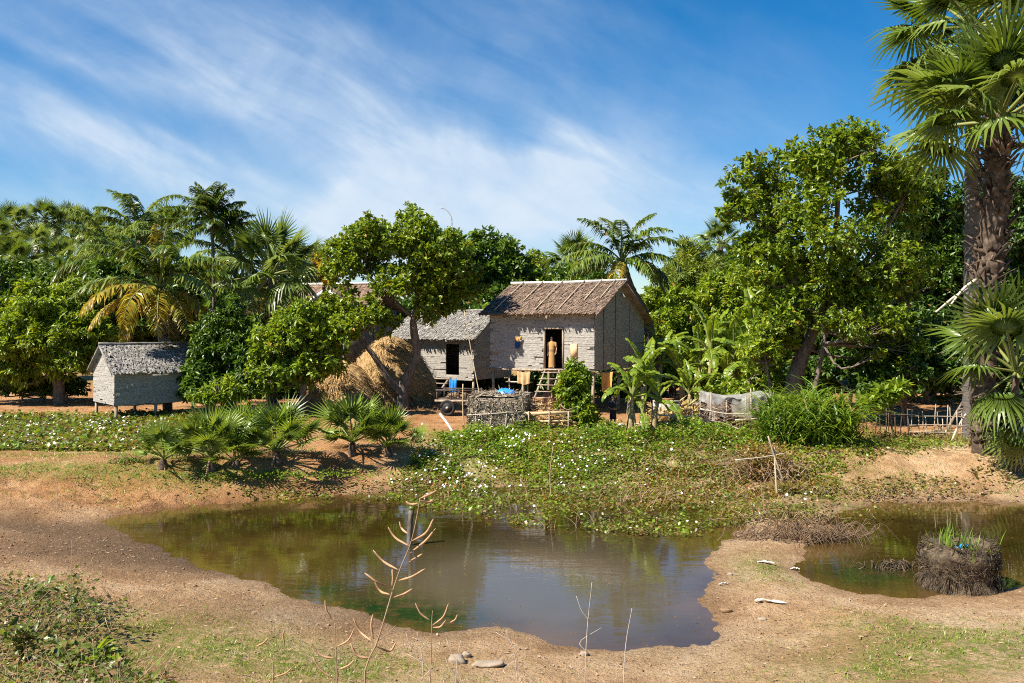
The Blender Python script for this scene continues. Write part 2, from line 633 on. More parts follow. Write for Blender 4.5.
M['ply'] = rough_mat('tan_board', [(0.50, 0.34, 0.18), (0.66, 0.47, 0.27)], 8, bmp=0.1, island=0)
M['concrete'] = rough_mat('stained_concrete', [(0.12, 0.115, 0.10), (0.36, 0.34, 0.31), (0.52, 0.50, 0.46)], 2.2, bmp=0.3, island=0)
M['tarp'] = rough_mat('grey_tarpaulin', [(0.13, 0.12, 0.105), (0.26, 0.25, 0.235), (0.36, 0.35, 0.335)], 2.8, bmp=0.15, island=0, rough=0.6)
M['blue_tarp'] = rough_mat('blue_plastic', [(0.02, 0.20, 0.62), (0.04, 0.30, 0.75)], 3, bmp=0.1, rough=0.4, island=0, spec=0.5)
M['blue_cloth'] = rough_mat('blue_cloth', [(0.02, 0.07, 0.22), (0.04, 0.13, 0.35)], 6, bmp=0.1, island=0.1)
M['orange_cloth'] = rough_mat('orange_cloth', [(0.48, 0.23, 0.055), (0.62, 0.34, 0.10)], 5, bmp=0.1, island=0)
M['tan_cloth'] = rough_mat('tan_cloth', [(0.42, 0.27, 0.13), (0.56, 0.38, 0.20)], 5, bmp=0.1, island=0)
M['dark_cloth'] = rough_mat('dark_cloth', [(0.014, 0.015, 0.022), (0.035, 0.036, 0.05)], 6, bmp=0.1, island=0)
M['skin'] = rough_mat('skin', [(0.30, 0.165, 0.10), (0.38, 0.215, 0.135)], 6, bmp=0, rough=0.55, island=0)
M['hair'] = rough_mat('black_hair', [(0.010, 0.009, 0.008), (0.025, 0.02, 0.018)], 20, bmp=0.2, rough=0.5, island=0)
M['rubber'] = rough_mat('black_rubber', [(0.012, 0.012, 0.013), (0.03, 0.03, 0.03)], 8, bmp=0.1, rough=0.7, island=0)
M['metal'] = rough_mat('dull_metal', [(0.25, 0.25, 0.24), (0.45, 0.44, 0.42)], 6, bmp=0.1, rough=0.5, island=0)
M['white_wood'] = rough_mat('white_painted_wood', [(0.52, 0.50, 0.46), (0.72, 0.70, 0.66)], 6, bmp=0.1, island=0.05)
M['tile'] = rough_mat('clay_tile', [(0.12, 0.075, 0.05), (0.25, 0.165, 0.115)], 3, bmp=0.3, island=0.3)
M['ridge_zinc'] = rough_mat('pale_ridge', [(0.50, 0.49, 0.46), (0.70, 0.69, 0.66)], 4, bmp=0.1, island=0, rough=0.5)
M['batten'] = rough_mat('pale_batten', [(0.36, 0.28, 0.19), (0.52, 0.43, 0.32)], 6, bmp=0.1, island=0.1)
M['stone'] = rough_mat('pale_stone', [(0.19, 0.145, 0.10), (0.37, 0.30, 0.225)], 4, bmp=0.5, bd=0.04, island=0.1)
M['plastic_white'] = rough_mat('dirty_white_plastic', [(0.40, 0.37, 0.32), (0.66, 0.63, 0.58)], 6, bmp=0.1, island=0)
M['clay_pot'] = rough_mat('clay_pot', [(0.20, 0.10, 0.06), (0.34, 0.19, 0.12)], 5, bmp=0.2, island=0)
M['root_mass'] = rough_mat('root_mass', [(0.022, 0.017, 0.012), (0.085, 0.062, 0.04), (0.18, 0.13, 0.08)], 9, bmp=0.8, bd=0.06, island=0.4)
M['dead_stem'] = rough_mat('dead_stem', [(0.20, 0.13, 0.08), (0.40, 0.28, 0.18)], 6, bmp=0.1, island=0.35)
M['pod'] = rough_mat('dry_pod', [(0.27, 0.15, 0.08), (0.50, 0.31, 0.17)], 14, bmp=0.2, island=0.25)
M['root_brown'] = rough_mat('brown_root', [(0.07, 0.045, 0.026), (0.21, 0.135, 0.08)], 6, bmp=0.2, island=0.45)
M['old_thatch'] = rough_mat('old_thatch', [(0.12, 0.092, 0.064), (0.26, 0.21, 0.155), (0.39, 0.33, 0.255)], 6, bmp=0.4, island=0.45)
M['robe'] = rough_mat('tan_robe', [(0.34, 0.185, 0.06), (0.47, 0.28, 0.11)], 5, bmp=0.1, island=0)
M['earthen'] = rough_mat('clod', [(0.13, 0.078, 0.04), (0.29, 0.185, 0.10)], 5, bmp=0.5, island=0.25)


# ================================================================== THE SETTING: ground
def blob(x, y, px, py, rx, ry, z=0.4):
    """1 at the ground spot seen at px, py fading to 0; rx, ry in metres"""
    D = (CH - z) * F / (py - HZ)
    return np.exp(-(((x - WX(px, D)) / rx) ** 2 + ((y - D) / ry) ** 2))


def axis(a, b, step, far, ratio=1.22):
    core = np.arange(a, b + step * .5, step)
    hi = [core[-1]]
    s = step
    while hi[-1] < far:
        s *= ratio
        hi.append(hi[-1] + s)
    lo = [core[0]]
    s = step
    while lo[-1] > -far:
        s *= ratio
        lo.append(lo[-1] - s)
    return np.concatenate([np.array(lo[1:])[::-1], core, np.array(hi[1:])])


gx = axis(-19, 21, 0.085, 3500)
gy = axis(5.5, 36, 0.075, 3500)
GX, GY = np.meshgrid(gx, gy, indexing='ij')
sh = GX.shape
fx_, fy_ = GX.ravel(), GY.ravel()
near = (np.abs(fx_) < 60) & (fy_ > -20) & (fy_ < 90)
Zg = np.full(fx_.shape, 1.0)
Zg[fy_ <= -20] = 3.9
dP = np.full(fx_.shape, 99.0)
Zg[near] = height(fx_[near], fy_[near])
dP[near] = pond_sd(fx_[near], fy_[near])


def grass_mask(x, y):
    g = 0.95 * blob(x, y, 150, 640, 1.5, 1.5) + 0.9 * blob(x, y, 280, 655, 1.7, 1.1) + 0.55 * blob(x, y, 360, 668, 1.4, .8)
    g = g + 0.95 * blob(x, y, 985, 650, 2.2, 1.3) + 0.7 * blob(x, y, 900, 665, 1.6, 0.7) + 0.5 * blob(x, y, 900, 620, 1.2, .8)
    g = g + 0.9 * blob(x, y, 765, 552, 0.9, 1.0)
    g = g + 0.55 * blob(x, y, 905, 445, 2.2, 1.4, .9) + 0.4 * blob(x, y, 850, 465, 1.2, .7, .7)
    # both edges of the footpath dyke on the left
    ya = np.interp(x, YA_X, YA)
    g = g + 1.1 * np.exp(-((y - ya - 1.3) / 0.55) ** 2) * sst(-7, -9, x) + 0.6 * np.exp(-((y - ya - 3.6) / 0.5) ** 2) * sst(-7, -9, x)
    g = g + 0.8 * sst(-8.5, -11, x) * sst(29, 30, y) * sst(41, 39, y)
    g = g + 0.9 * sst(27, 28, y) * sst(35.5, 33, y) * sst(-4, -2.5, x) * sst(9, 8, x)
    g = g + 0.9 * sst(-5.5, -7.0, x) * sst(14, 10, y)
    g = g + 0.6 * (y > 60)
    return g


gr = np.zeros(fx_.shape)
gr[near] = grass_mask(fx_[near], fy_[near]) * sst(0.1, 0.5, dP[near])
gr[~near] = 0.8
wet = np.exp(-np.maximum(dP, 0) / 0.55)
darkmud = np.zeros(fx_.shape)
darkmud[near] = np.clip(1.2 * blob(fx_[near], fy_[near], 150, 548, 4.5, 2.0, .2) + 0.9 * blob(fx_[near], fy_[near], 30, 520, 3, 1.2, .3)
                        + 0.6 * blob(fx_[near], fy_[near], 300, 610, 3, 1.1, .2) + 0.7 * blob(fx_[near], fy_[near], 960, 500, 5, .7, .2), 0, 1)
red = np.clip(sst(29, 34, fy_) + sst(-2, -6, fx_) * sst(23, 24.5, fy_) * 0.9 + 0.35 * sst(-3, -7, fx_), 0, 1)
ii = np.arange(sh[0] - 1)[:, None] * sh[1] + np.arange(sh[1] - 1)[None, :]
gf = np.stack([ii, ii + sh[1], ii + sh[1] + 1, ii + 1], -1).reshape(-1, 4)
gm = MB().add(np.stack([fx_, fy_, Zg], -1), gf)

m, nt, b = mat('earth')


def gattr(nt, nm):
    a = nd(nt, 'ShaderNodeAttribute', attribute_name=nm)
    return a.outputs['Fac']


n1 = noise(nt, 0.9, 8, 0.68)
n2 = noise(nt, 7.0, 8, 0.7)
n3 = noise(nt, 26.0, 6, 0.7)
pale = ramp(nt, n1, [(0.32, (0.37, 0.225, 0.115)), (0.50, (0.58, 0.395, 0.225)), (0.68, (0.72, 0.54, 0.35))])
redc = ramp(nt, n1, [(0.30, (0.31, 0.145, 0.058)), (0.50, (0.50, 0.27, 0.118)), (0.70, (0.63, 0.39, 0.205))])
base = mixc3(nt, gattr(nt, 'red'), pale, redc)
n0 = noise(nt, 0.28, 4, 0.6)
base = mixc3(nt, ramp(nt, n0, [(0.40, (0, 0, 0)), (0.60, (1, 1, 1))]), base, mixc3(nt, 1.0, base, (0.86, 0.78, 0.70), 'MULTIPLY'))
n4 = noise(nt, 13.0, 5, 0.75, dist=0.6)
base = mixc3(nt, ramp(nt, n4, [(0.36, (.8, .8, .8)), (0.44, (0, 0, 0))]), base, mixc3(nt, 1.0, base, (0.42, 0.36, 0.32), 'MULTIPLY'))
base = mixc3(nt, ramp(nt, n3, [(0.38, (1, 1, 1)), (0.50, (0, 0, 0))]), base, mixc3(nt, 1.0, base, (0.70, 0.66, 0.63), 'MULTIPLY'))
base = mixc3(nt, ramp(nt, n2, [(0.56, (0, 0, 0)), (0.70, (.7, .7, .7))]), base, mixc3(nt, 1.0, base, (1.28, 1.27, 1.25), 'MULTIPLY'))
mudf = nd(nt, 'ShaderNodeMath', operation='MULTIPLY')
nt.links.new(gattr(nt, 'mud'), mudf.inputs[0])
nt.links.new(ramp(nt, n2, [(0.30, (.55, .55, .55)), (0.55, (1, 1, 1))]), mudf.inputs[1])
base = mixc3(nt, mudf.outputs[0], base, ramp(nt, n2, [(0.3, (0.07, 0.040, 0.019)), (0.7, (0.215, 0.13, 0.068))]))
gmul = nd(nt, 'ShaderNodeMath', operation='MULTIPLY')
nt.links.new(gattr(nt, 'grass'), gmul.inputs[0])
nt.links.new(ramp(nt, n2, [(0.36, (0, 0, 0)), (0.58, (1, 1, 1))]), gmul.inputs[1])
base = mixc3(nt, gmul.outputs[0], base, ramp(nt, n3, [(0.3, (0.12, 0.14, 0.022)), (0.7, (0.28, 0.28, 0.06))]))
base = mixc3(nt, gattr(nt, 'wet'), base, mixc3(nt, 1.0, base, (0.66, 0.64, 0.62), 'MULTIPLY'))
nt.links.new(base, b.inputs['Base Color'])
wr = nd(nt, 'ShaderNodeMapRange')
wr.inputs['To Min'].default_value = 0.92
wr.inputs['To Max'].default_value = 0.55
nt.links.new(gattr(nt, 'wet'), wr.inputs[0])
nt.links.new(wr.outputs[0], b.inputs['Roughness'])
b.inputs['Specular IOR Level'].default_value = 0.25
hsum = nd(nt, 'ShaderNodeMath', operation='ADD')
nt.links.new(n2, hsum.inputs[0])
hm = nd(nt, 'ShaderNodeMath', operation='MULTIPLY')
hm.inputs[1].default_value = 0.45
nt.links.new(n3, hm.inputs[0])
nt.links.new(hm.outputs[0], hsum.inputs[1])
bump(nt, b, hsum.outputs[0], 1.0, 0.17)
M['earth'] = m

g_me = gm.mesh('ground', M['earth'], True)
for nm, arr in (('wet', wet), ('grass', np.clip(gr, 0, 1)), ('mud', darkmud), ('red', red)):
    a = g_me.attributes.new(nm, 'FLOAT', 'POINT')
    a.data.foreach_set('value', arr.astype(np.float32))
tag(link('ground', g_me), kind='structure')

# ------------------------------------------------------------------ pond water
wx_ = np.arange(-14, 24, 0.25)
wy_ = np.arange(11.5, 29, 0.25)
WXg, WYg = np.meshgrid(wx_, wy_, indexing='ij')
sh = WXg.shape
ii = np.arange(sh[0] - 1)[:, None] * sh[1] + np.arange(sh[1] - 1)[None, :]
wm = MB().add(np.stack([WXg.ravel(), WYg.ravel(), np.zeros(WXg.size)], -1), np.stack([ii, ii + sh[1], ii + sh[1] + 1, ii + 1], -1).reshape(-1, 4))
m, nt, b = mat('pond_water')
w1 = noise(nt, 0.55, 5, 0.6)
deep = ramp(nt, w1, [(0.35, (0.018, 0.012, 0.002)), (0.62, (0.036, 0.024, 0.005))])
shal = ramp(nt, w1, [(0.35, (0.06, 0.032, 0.006)), (0.62, (0.11, 0.062, 0.02))])
c = mixc3(nt, gattr(nt, 'murk_sheen'), deep, (0.085, 0.070, 0.045))  # pale patch: murky water with the grey sky reflection painted into its colour
c = mixc3(nt, gattr(nt, 'shallow'), c, shal)
af = nd(nt, 'ShaderNodeMath', operation='MULTIPLY')
nt.links.new(gattr(nt, 'algae'), af.inputs[0])
nt.links.new(ramp(nt, noise(nt, 3.0, 5, 0.7), [(0.36, (0, 0, 0)), (0.52, (1, 1, 1))]), af.inputs[1])
c = mixc3(nt, af.outputs[0], c, (0.008, 0.028, 0.008))
nt.links.new(c, b.inputs['Base Color'])
b.inputs['Roughness'].default_value = 0.02
b.inputs['IOR'].default_value = 1.85
rp = noise(nt, 1.0, 4, 0.55, stretch=(0.9, 3.2, 1.0), dist=0.3)
rp2 = noise(nt, 7.0, 3, 0.5, stretch=(0.8, 2.2, 1.0))
ad = nd(nt, 'ShaderNodeMath', operation='MULTIPLY_ADD')
ad.inputs[1].default_value = 0.12
nt.links.new(rp2, ad.inputs[0])
nt.links.new(rp, ad.inputs[2])
bump(nt, b, ad.outputs[0], 0.035, 0.10)
M['water'] = m
w_me = wm.mesh('pond_water', m, True)
wxf, wyf = WXg.ravel(), WYg.ravel()
dW = -pond_sd(wxf, wyf)
murk_sheen = np.clip(blob(wxf, wyf, 600, 590, 3.5, 3.0, 0) + blob(wxf, wyf, 500, 580, 2, 2.2, 0), 0, 1)
algae = np.clip(1.0 * blob(wxf, wyf, 375, 608, 0.9, .7, 0) + 0.9 * blob(wxf, wyf, 440, 618, .8, .6, 0) + .7 * blob(wxf, wyf, 320, 590, .7, .7, 0)
                + .8 * blob(wxf, wyf, 865, 575, .9, .9, 0), 0, 1)
for nm, arr in (('shallow', np.exp(-np.maximum(dW, 0) / 0.8) * 0.85 + .35 * blob(wxf, wyf, 290, 555, 1.6, 2.0, 0)), ('murk_sheen', murk_sheen), ('algae', algae)):
    a = w_me.attributes.new(nm, 'FLOAT', 'POINT')
    a.data.foreach_set('value', np.clip(arr, 0, 1).astype(np.float32))
tag(link('pond_water', w_me), kind='structure')


# ================================================================== BUILDINGS
def thatch(mb, o, u, dn, n, U, V, row, w, rng, inside=None, holes=None, over=1.7, lift=0.03, rag=0.35, m=0):
    """rows of palm-leaf strips over the plane o + u*U + dn*V (dn points down the slope)"""
    o, u, dn, n = (np.asarray(q, float) for q in (o, u, dn, n))
    nr = max(1, int(round(V / row)))
    rs = V / nr
    for r_ in range(nr):
        k = int(U / w * (1.25 if w < .2 else 2.8))
        a = rng.uniform(0, U, k)
        t0 = r_ * rs + rng.uniform(-.15, .1, k) * rs
        ln = rs * over * (1 + rng.uniform(-rag, rag, k))
        ww = w * rng.uniform(0.6, 1.35, k)
        if inside is not None:
            keep = inside(a, t0 + rs * .6)
            a, t0, ln, ww = a[keep], t0[keep], ln[keep], ww[keep]
            k = len(a)
        if not k:
            continue
        t0 = np.maximum(t0, 0)
        sk = rng.uniform(-.25, .25, k) * np.minimum(ww, .08)
        lo, hi = a - ww / 2, a + ww / 2
        if holes is not None:
            sk = sk * 0
            lo, hi = np.maximum(lo, 0.0), np.minimum(hi, U)
            for (h0, h1, t0_, t1_) in holes:
                hit = (t0 + ln > t0_) & (t0 < t1_)
                right = a > (h0 + h1) / 2
                lo = np.where(hit & right, np.maximum(lo, h1), lo)
                hi = np.where(hit & ~right, np.minimum(hi, h0), hi)
            hi = np.maximum(hi, lo + .004)
        a, ww = (lo + hi) / 2, hi - lo
        l0 = lift * 0.35 + rng.uniform(0, .006, k)
        l1 = lift * rng.uniform(0.7, 1.5, k)
        def P(aa, tt, ll): return o + u * aa[:, None] + dn * tt[:, None] + n * ll[:, None]
        Vt = np.stack([P(a - ww / 2, t0, l0), P(a + ww / 2, t0, l0 + .003), P(a + ww / 2 + sk, t0 + ln * (1 - rng.uniform(0, .15, k)), l1), P(a - ww / 2 + sk, t0 + ln, l1 + .004)], 1).reshape(-1, 3)
        q = np.arange(k)[:, None] * 4 + np.arange(4)[None, :]
        mb.add(Vt, q, m=m)


def wall_slab(mb, o, u, n, U, top, openings, th=0.06, m=0, z0=0.0):
    """solid wall in plane o+u*a+z*v with door/window holes; top(a) gives the height"""
    xs = sorted({0.0, U, *[q for r_ in openings for q in (r_[0], r_[1])], *getattr(top, 'breaks', [])})
    up = np.array([0, 0, 1.0])
    for xa, xb in zip(xs[:-1], xs[1:]):
        if xb - xa < 1e-4:
            continue
        spans = [(z0, None)]
        for r_ in openings:
            if r_[0] <= xa + 1e-6 and r_[1] >= xb - 1e-6:
                spans = [(z0, r_[2]), (r_[3], None)]
        for lo, hi in spans:
            if hi is not None and hi - lo < 1e-3:
                continue
            ha, hb = (top(xa), top(xb)) if hi is None else (hi, hi)
            p = [o + u * xa + up * lo, o + u * xb + up * lo, o + u * xb + up * hb, o + u * xa + up * ha]
            q = [v - n * th for v in p]
            mb.add(p + q, np.array([[0, 1, 2, 3], [7, 6, 5, 4], [0, 4, 5, 1], [1, 5, 6, 2], [2, 6, 7, 3], [3, 7, 4, 0]]), m=m)


class Top:
    def __init__(self, pts):
        self.p = pts
        self.breaks = [q[0] for q in pts[1:-1]]

    def __call__(self, a):
        return float(np.interp(a, [q[0] for q in self.p], [q[1] for q in self.p]))


def thatch_wall(root, name, o, u, n, U, top, openings, mt, rng, row=0.105, w=0.9):
    mb = MB()
    o, u, n = np.asarray(o, float), np.asarray(u, float), np.asarray(n, float)
    wall_slab(mb, o, u, n, U, top, openings)
    hmax = max(q[1] for q in top.p)
    tops = np.array([q[0] for q in top.p]), np.array([q[1] for q in top.p])

    def inside(a, t):
        z = hmax - t
        ok = (z < np.interp(a, *tops)) & (z > 0.0)
        for (a0, a1, z0, z1) in openings:
            ok &= ~((a > a0) & (a < a1) & (z > z0 - .05) & (z < z1 + row * 1.0))
        return ok
    thatch(mb, o + np.array([0, 0, hmax]), u, np.array([0, 0, -1.0]), n, U, hmax, row, w, rng, inside, [(q[0] - .01, q[1] + .01, hmax - q[3], hmax - q[2]) for q in openings], over=1.25, lift=0.013, rag=0.15)
    return mb.build(name, mt, root)


def thatch_roof(mb, A, B, eA, eB, n, rng, row=0.15, w=0.05, th=0.07):
    """one slope: ridge A-B, eave eA-eB"""
    A, B, eA, eB = (np.asarray(q, float) for q in (A, B, eA, eB))
    u = B - A
    U = np.linalg.norm(u)
    u = u / U
    dn = eA - A
    V = np.linalg.norm(dn)
    dn = dn / V
    n = nrm(np.cross(u, dn))
    if n[2] < 0:
        n = -n
    p = [A, B, eB, eA]
    q = [v - n * th for v in p]
    mb.add(p + q, np.array([[0, 1, 2, 3], [7, 6, 5, 4], [0, 4, 5, 1], [1, 5, 6, 2], [2, 6, 7, 3], [3, 7, 4, 0]]))
    thatch(mb, A, u, dn, n, U, V, row, w, rng, over=1.9, lift=0.04, rag=0.3)
    # ragged fringe along the eave, hanging
    k = int(U / 0.05)
    a = rng.uniform(0, U, k)
    ln = rng.uniform(.06, .26, k) * rng.uniform(.3, 1, k)
    ww = rng.uniform(.025, .08, k)
    P0 = eA + u * a[:, None] - dn * 0.06 + n * rng.uniform(-.07, .01, k)[:, None]
    dr = nrm(dn[None] * rng.uniform(.2, .9, k)[:, None] + np.array([0, 0, -1.0]) * rng.uniform(.3, 1, k)[:, None])
    Vt = np.stack([P0 - u * ww[:, None] / 2, P0 + u * ww[:, None] / 2, P0 + dr * ln[:, None] + u * ww[:, None] * .2, P0 + dr * ln[:, None] - u * ww[:, None] * .2], 1).reshape(-1, 3)
    mb.add(Vt, np.arange(k)[:, None] * 4 + np.arange(4)[None, :])
    return u, dn, n


def solve_len(x0, y0, ux, uy, px):
    """how far to go along u from x0,y0 until the picture column px"""
    t = (px - 512) / F
    return (t * y0 - x0) / (ux - t * uy)


rng = np.random.default_rng(11)
# ------------------------------------------------------------------ main stilt house
TH = R(30)
eu = np.array([-math.cos(TH), math.sin(TH), 0])      # along the front, from the near right corner to the left
ew = np.array([math.sin(TH), math.cos(TH), 0])       # into the house
D0 = 40.0
C0 = np.array([WX(594.5, D0), D0, 0])
LW = solve_len(C0[0], C0[1], eu[0], eu[1], 490)
gh = 1.0
zf = WZ(370.5, D0)            # floor line
fz = zf - gh
hz_e = WZ(313, D0 - .3) - gh + 0.12
dR = 2.75
hz_r = WZ(284, D0 + 2.4) - gh
dEnd = 6.3
house = thing('stilt_house', 'raised grey thatch house with brown thatched roof and an open dark doorway', 'house', tuple(C0 + np.array([0, 0, gh])))
EU = eu
EW = ew
H_n = -ew
top_front = Top([(0, hz_e), (LW, hz_e)])


def dpix(px):      # distance along the front of a picture column
    return solve_len(C0[0], C0[1], eu[0], eu[1], px)


dw0, dw1 = dpix(562.6), dpix(545.0)
door_top = fz + 1.93
Zv = np.array([0, 0, 1.0])
front = thatch_wall(house, 'front_wall', Zv * fz, EU, H_n, LW, Top([(0, hz_e - fz), (LW, hz_e - fz)]), [(dw0, dw1, 0.0, 1.93)], M['thatch_wall'], rng)
slope_f = (hz_r - hz_e) / dR
hz_b = hz_r - (dEnd - dR) * 0.52
gt = Top([(0, hz_e - fz), (dR, hz_r - fz - .1), (dEnd, hz_b - fz)])
gable = thatch_wall(house, 'gable_wall', Zv * fz, EW, -EU, dEnd, gt, [], M['thatch_wall'], rng)
gable2 = MB()
wall_slab(gable2, EU * LW + Zv * fz, EW, EU, dEnd, gt, [])
thatch(gable2, EU * LW + Zv * (hz_r), EW, -Zv, EU, dEnd, hz_r - fz, .125, .55, rng, lambda a, t: (hz_r - fz - t) < np.interp(a, [q[0] for q in gt.p], [q[1] for q in gt.p]), [], over=1.3, lift=.02)
gable2.build('gable_wall', M['thatch_wall'], house)
bk = MB()
wall_slab(bk, EW * dEnd + Zv * fz, EU, EW, LW, Top([(0, hz_b - fz), (LW, hz_b - fz)]), [(dw0 - 1.5, dw1 - 1.35, 0.75, 1.35)])
bk.build('back_wall', M['thatch_wall'], house)
fl = MB()
p = [Zv * fz, EU * LW + Zv * fz, EU * LW + EW * dEnd + Zv * fz, EW * dEnd + Zv * fz]
inset = [p[0] + EU * .07 + EW * .07, p[1] - EU * .07 + EW * .07, p[2] - EU * .07 - EW * .07, p[3] + EU * .07 - EW * .07]
q = [v - Zv * .08 + Zv * .03 for v in inset]
fl.add([v + Zv * .03 for v in inset] + q, np.array([[0, 1, 2, 3], [7, 6, 5, 4], [0, 4, 5, 1], [1, 5, 6, 2], [2, 6, 7, 3], [3, 7, 4, 0]]))
fl.build('floor', M['wood_dark'], house)
bm_ = MB()
bar(bm_, EU * -.05 + EW * .02 - H_n * -.05 + Zv * (fz - .06), EU * (LW + .05) + EW * .02 - H_n * -.05 + Zv * (fz - .06), .07, .10)
bar(bm_, EU * -.035 + EW * .05 + Zv * (fz - .17), EU * -.035 + EW * dEnd + Zv * (fz - .17), .07, .1)
bm_.build('floor_beam', M['wood'], house)
# roof
oh = 0.45
fo = 0.50
rA, rB = EU * -oh + EW * dR + Zv * hz_r, EU * (LW + oh * .8) + EW * dR + Zv * hz_r
roof = MB()
eF = lambda s: s - EW * (dR + fo) - Zv * slope_f * (dR + fo)
u_, dn_, n_ = thatch_roof(roof, rA + Zv * .12, rB + Zv * .12, eF(rA) + Zv * .12, eF(rB) + Zv * .12, None, rng)
bslope = (hz_r - hz_b) / (dEnd - dR)
eB_ = lambda s: s + EW * (dEnd - dR + .35) - Zv * bslope * (dEnd - dR + .35)
thatch_roof(roof, rB + Zv * .12, rA + Zv * .12, eB_(rB) + Zv * .12, eB_(rA) + Zv * .12, None, rng)
roof_o = roof.build('roof', M['thatch_roof'], house)
rc = MB()
tube(rc, [rA + Zv * .19 - EU * .05, (rA + rB) / 2 + Zv * .16, rB + Zv * .19], .075, 6)
rc.build('ridge_cap', M['ridge_zinc'], roof_o)
for px_top, ln in ((524, 1), (543, .68), (563, 1), (585, 1), (602, .7), (616, .62)):
    a = solve_len((C0 + EW * dR)[0], (C0 + EW * dR)[1], eu[0], eu[1], px_top)
    s = EU * a + EW * dR + Zv * (hz_r + .20)
    e = eF(EU * a + EW * dR + Zv * (hz_r + .20))
    e = s + (e - s) * ln * .93
    b_ = MB()
    tube(b_, [s + EW * .1 + Zv * .09, s * .5 + e * .5 + n_ * .03, e], .028, 5)
    b_.build('batten', M['batten'], roof_o)
# gable bargeboard strips and seams on the gable wall
sm_ = MB()
for a in (1.0, 2.45, 4.3):
    bar(sm_, EW * a + EU * -.045 + Zv * fz, EW * a + EU * -.045 + Zv * (gt(a) + fz - .1), .05, .03)
sm_.build('wall_batten', M['wood'], gable)
# frame round the doorway, shutter board, stilts
df = MB()
for a in (dw0 - .03, dw1 + .03):
    bar(df, EU * a + H_n * .03 + Zv * (fz + .0), EU * a + H_n * .03 + Zv * (fz + 1.93), .06, .08)
bar(df, EU * (dw0 - .06) + H_n * .032 + Zv * (fz + 1.965), EU * (dw1 + .06) + H_n * .032 + Zv * (fz + 1.965), .08, .07)
bar(df, EU * (dw0 - .1) + H_n * .06 + Zv * (fz - .01), EU * (dw1 + .1) + H_n * .06 + Zv * (fz - .01), .22, .06)
df.build('door_frame', M['wood'], house)
pb = MB()
a0, a1 = dpix(577.5), dpix(571)
for v0, v1 in ((1.12, 1.80),):
    bb = [EU * a0 + H_n * .055, EU * a1 + H_n * .055]
    pp = [bb[0] + Zv * (fz + v0 - .55), bb[1] + Zv * (fz + v0 - .55), bb[1] + Zv * (fz + v1 - .56), bb[0] + Zv * (fz + v1 - .56)]
    pb.add(pp + [v - H_n * .03 for v in pp], np.array([[0, 1, 2, 3], [7, 6, 5, 4], [0, 4, 5, 1], [1, 5, 6, 2], [2, 6, 7, 3], [3, 7, 4, 0]]))
tag(pb.build('window_board', M['ply'], house), 'tan board closing a small window')
for a in (0.12, LW * .35, LW * .68, LW - .12):
    for w_ in (0.12, dEnd * .5, dEnd - .15):
        s_ = MB()
        j = rng.uniform(-.03, .03, 2)
        tube(s_, [EU * a + EW * w_ + np.array([j[0], j[1], -.25]), EU * a + EW * w_ + Zv * (fz - .05)], [.085, .07], 7)
        s_.build('stilt', M['wood'], house)

# ladder up to the doorway
ld = thing('wooden_ladder', 'wooden ladder of round rungs leaning up to the open doorway', 'ladder', tuple(C0 + EU * (dw0 + dw1) / 2 - EW * 1.25 + Zv * gh))
lt = EW * 1.08 + Zv * (fz - .02)
wd = EU * .42
skew = EU * .25
for s in (-1, 1):
    m_ = MB()
    tube(m_, [wd * s * 1.15 + skew - Zv * .1, lt + wd * s * .9], [.055, .045], 6)
    m_.build('side_rail', M['wood'], ld)
for k in range(7):
    f = (k + .6) / 7.0
    c_ = lt * f + skew * (1 - f)
    m_ = MB()
    w2 = 1.0 + .0
    bar(m_, c_ - wd * 1.2 - EW * .02, c_ + wd * 1.2 - EW * .02 + Zv * rng.uniform(-.03, .03), .13, .04)
    m_.build('rung', M['wood'], ld)


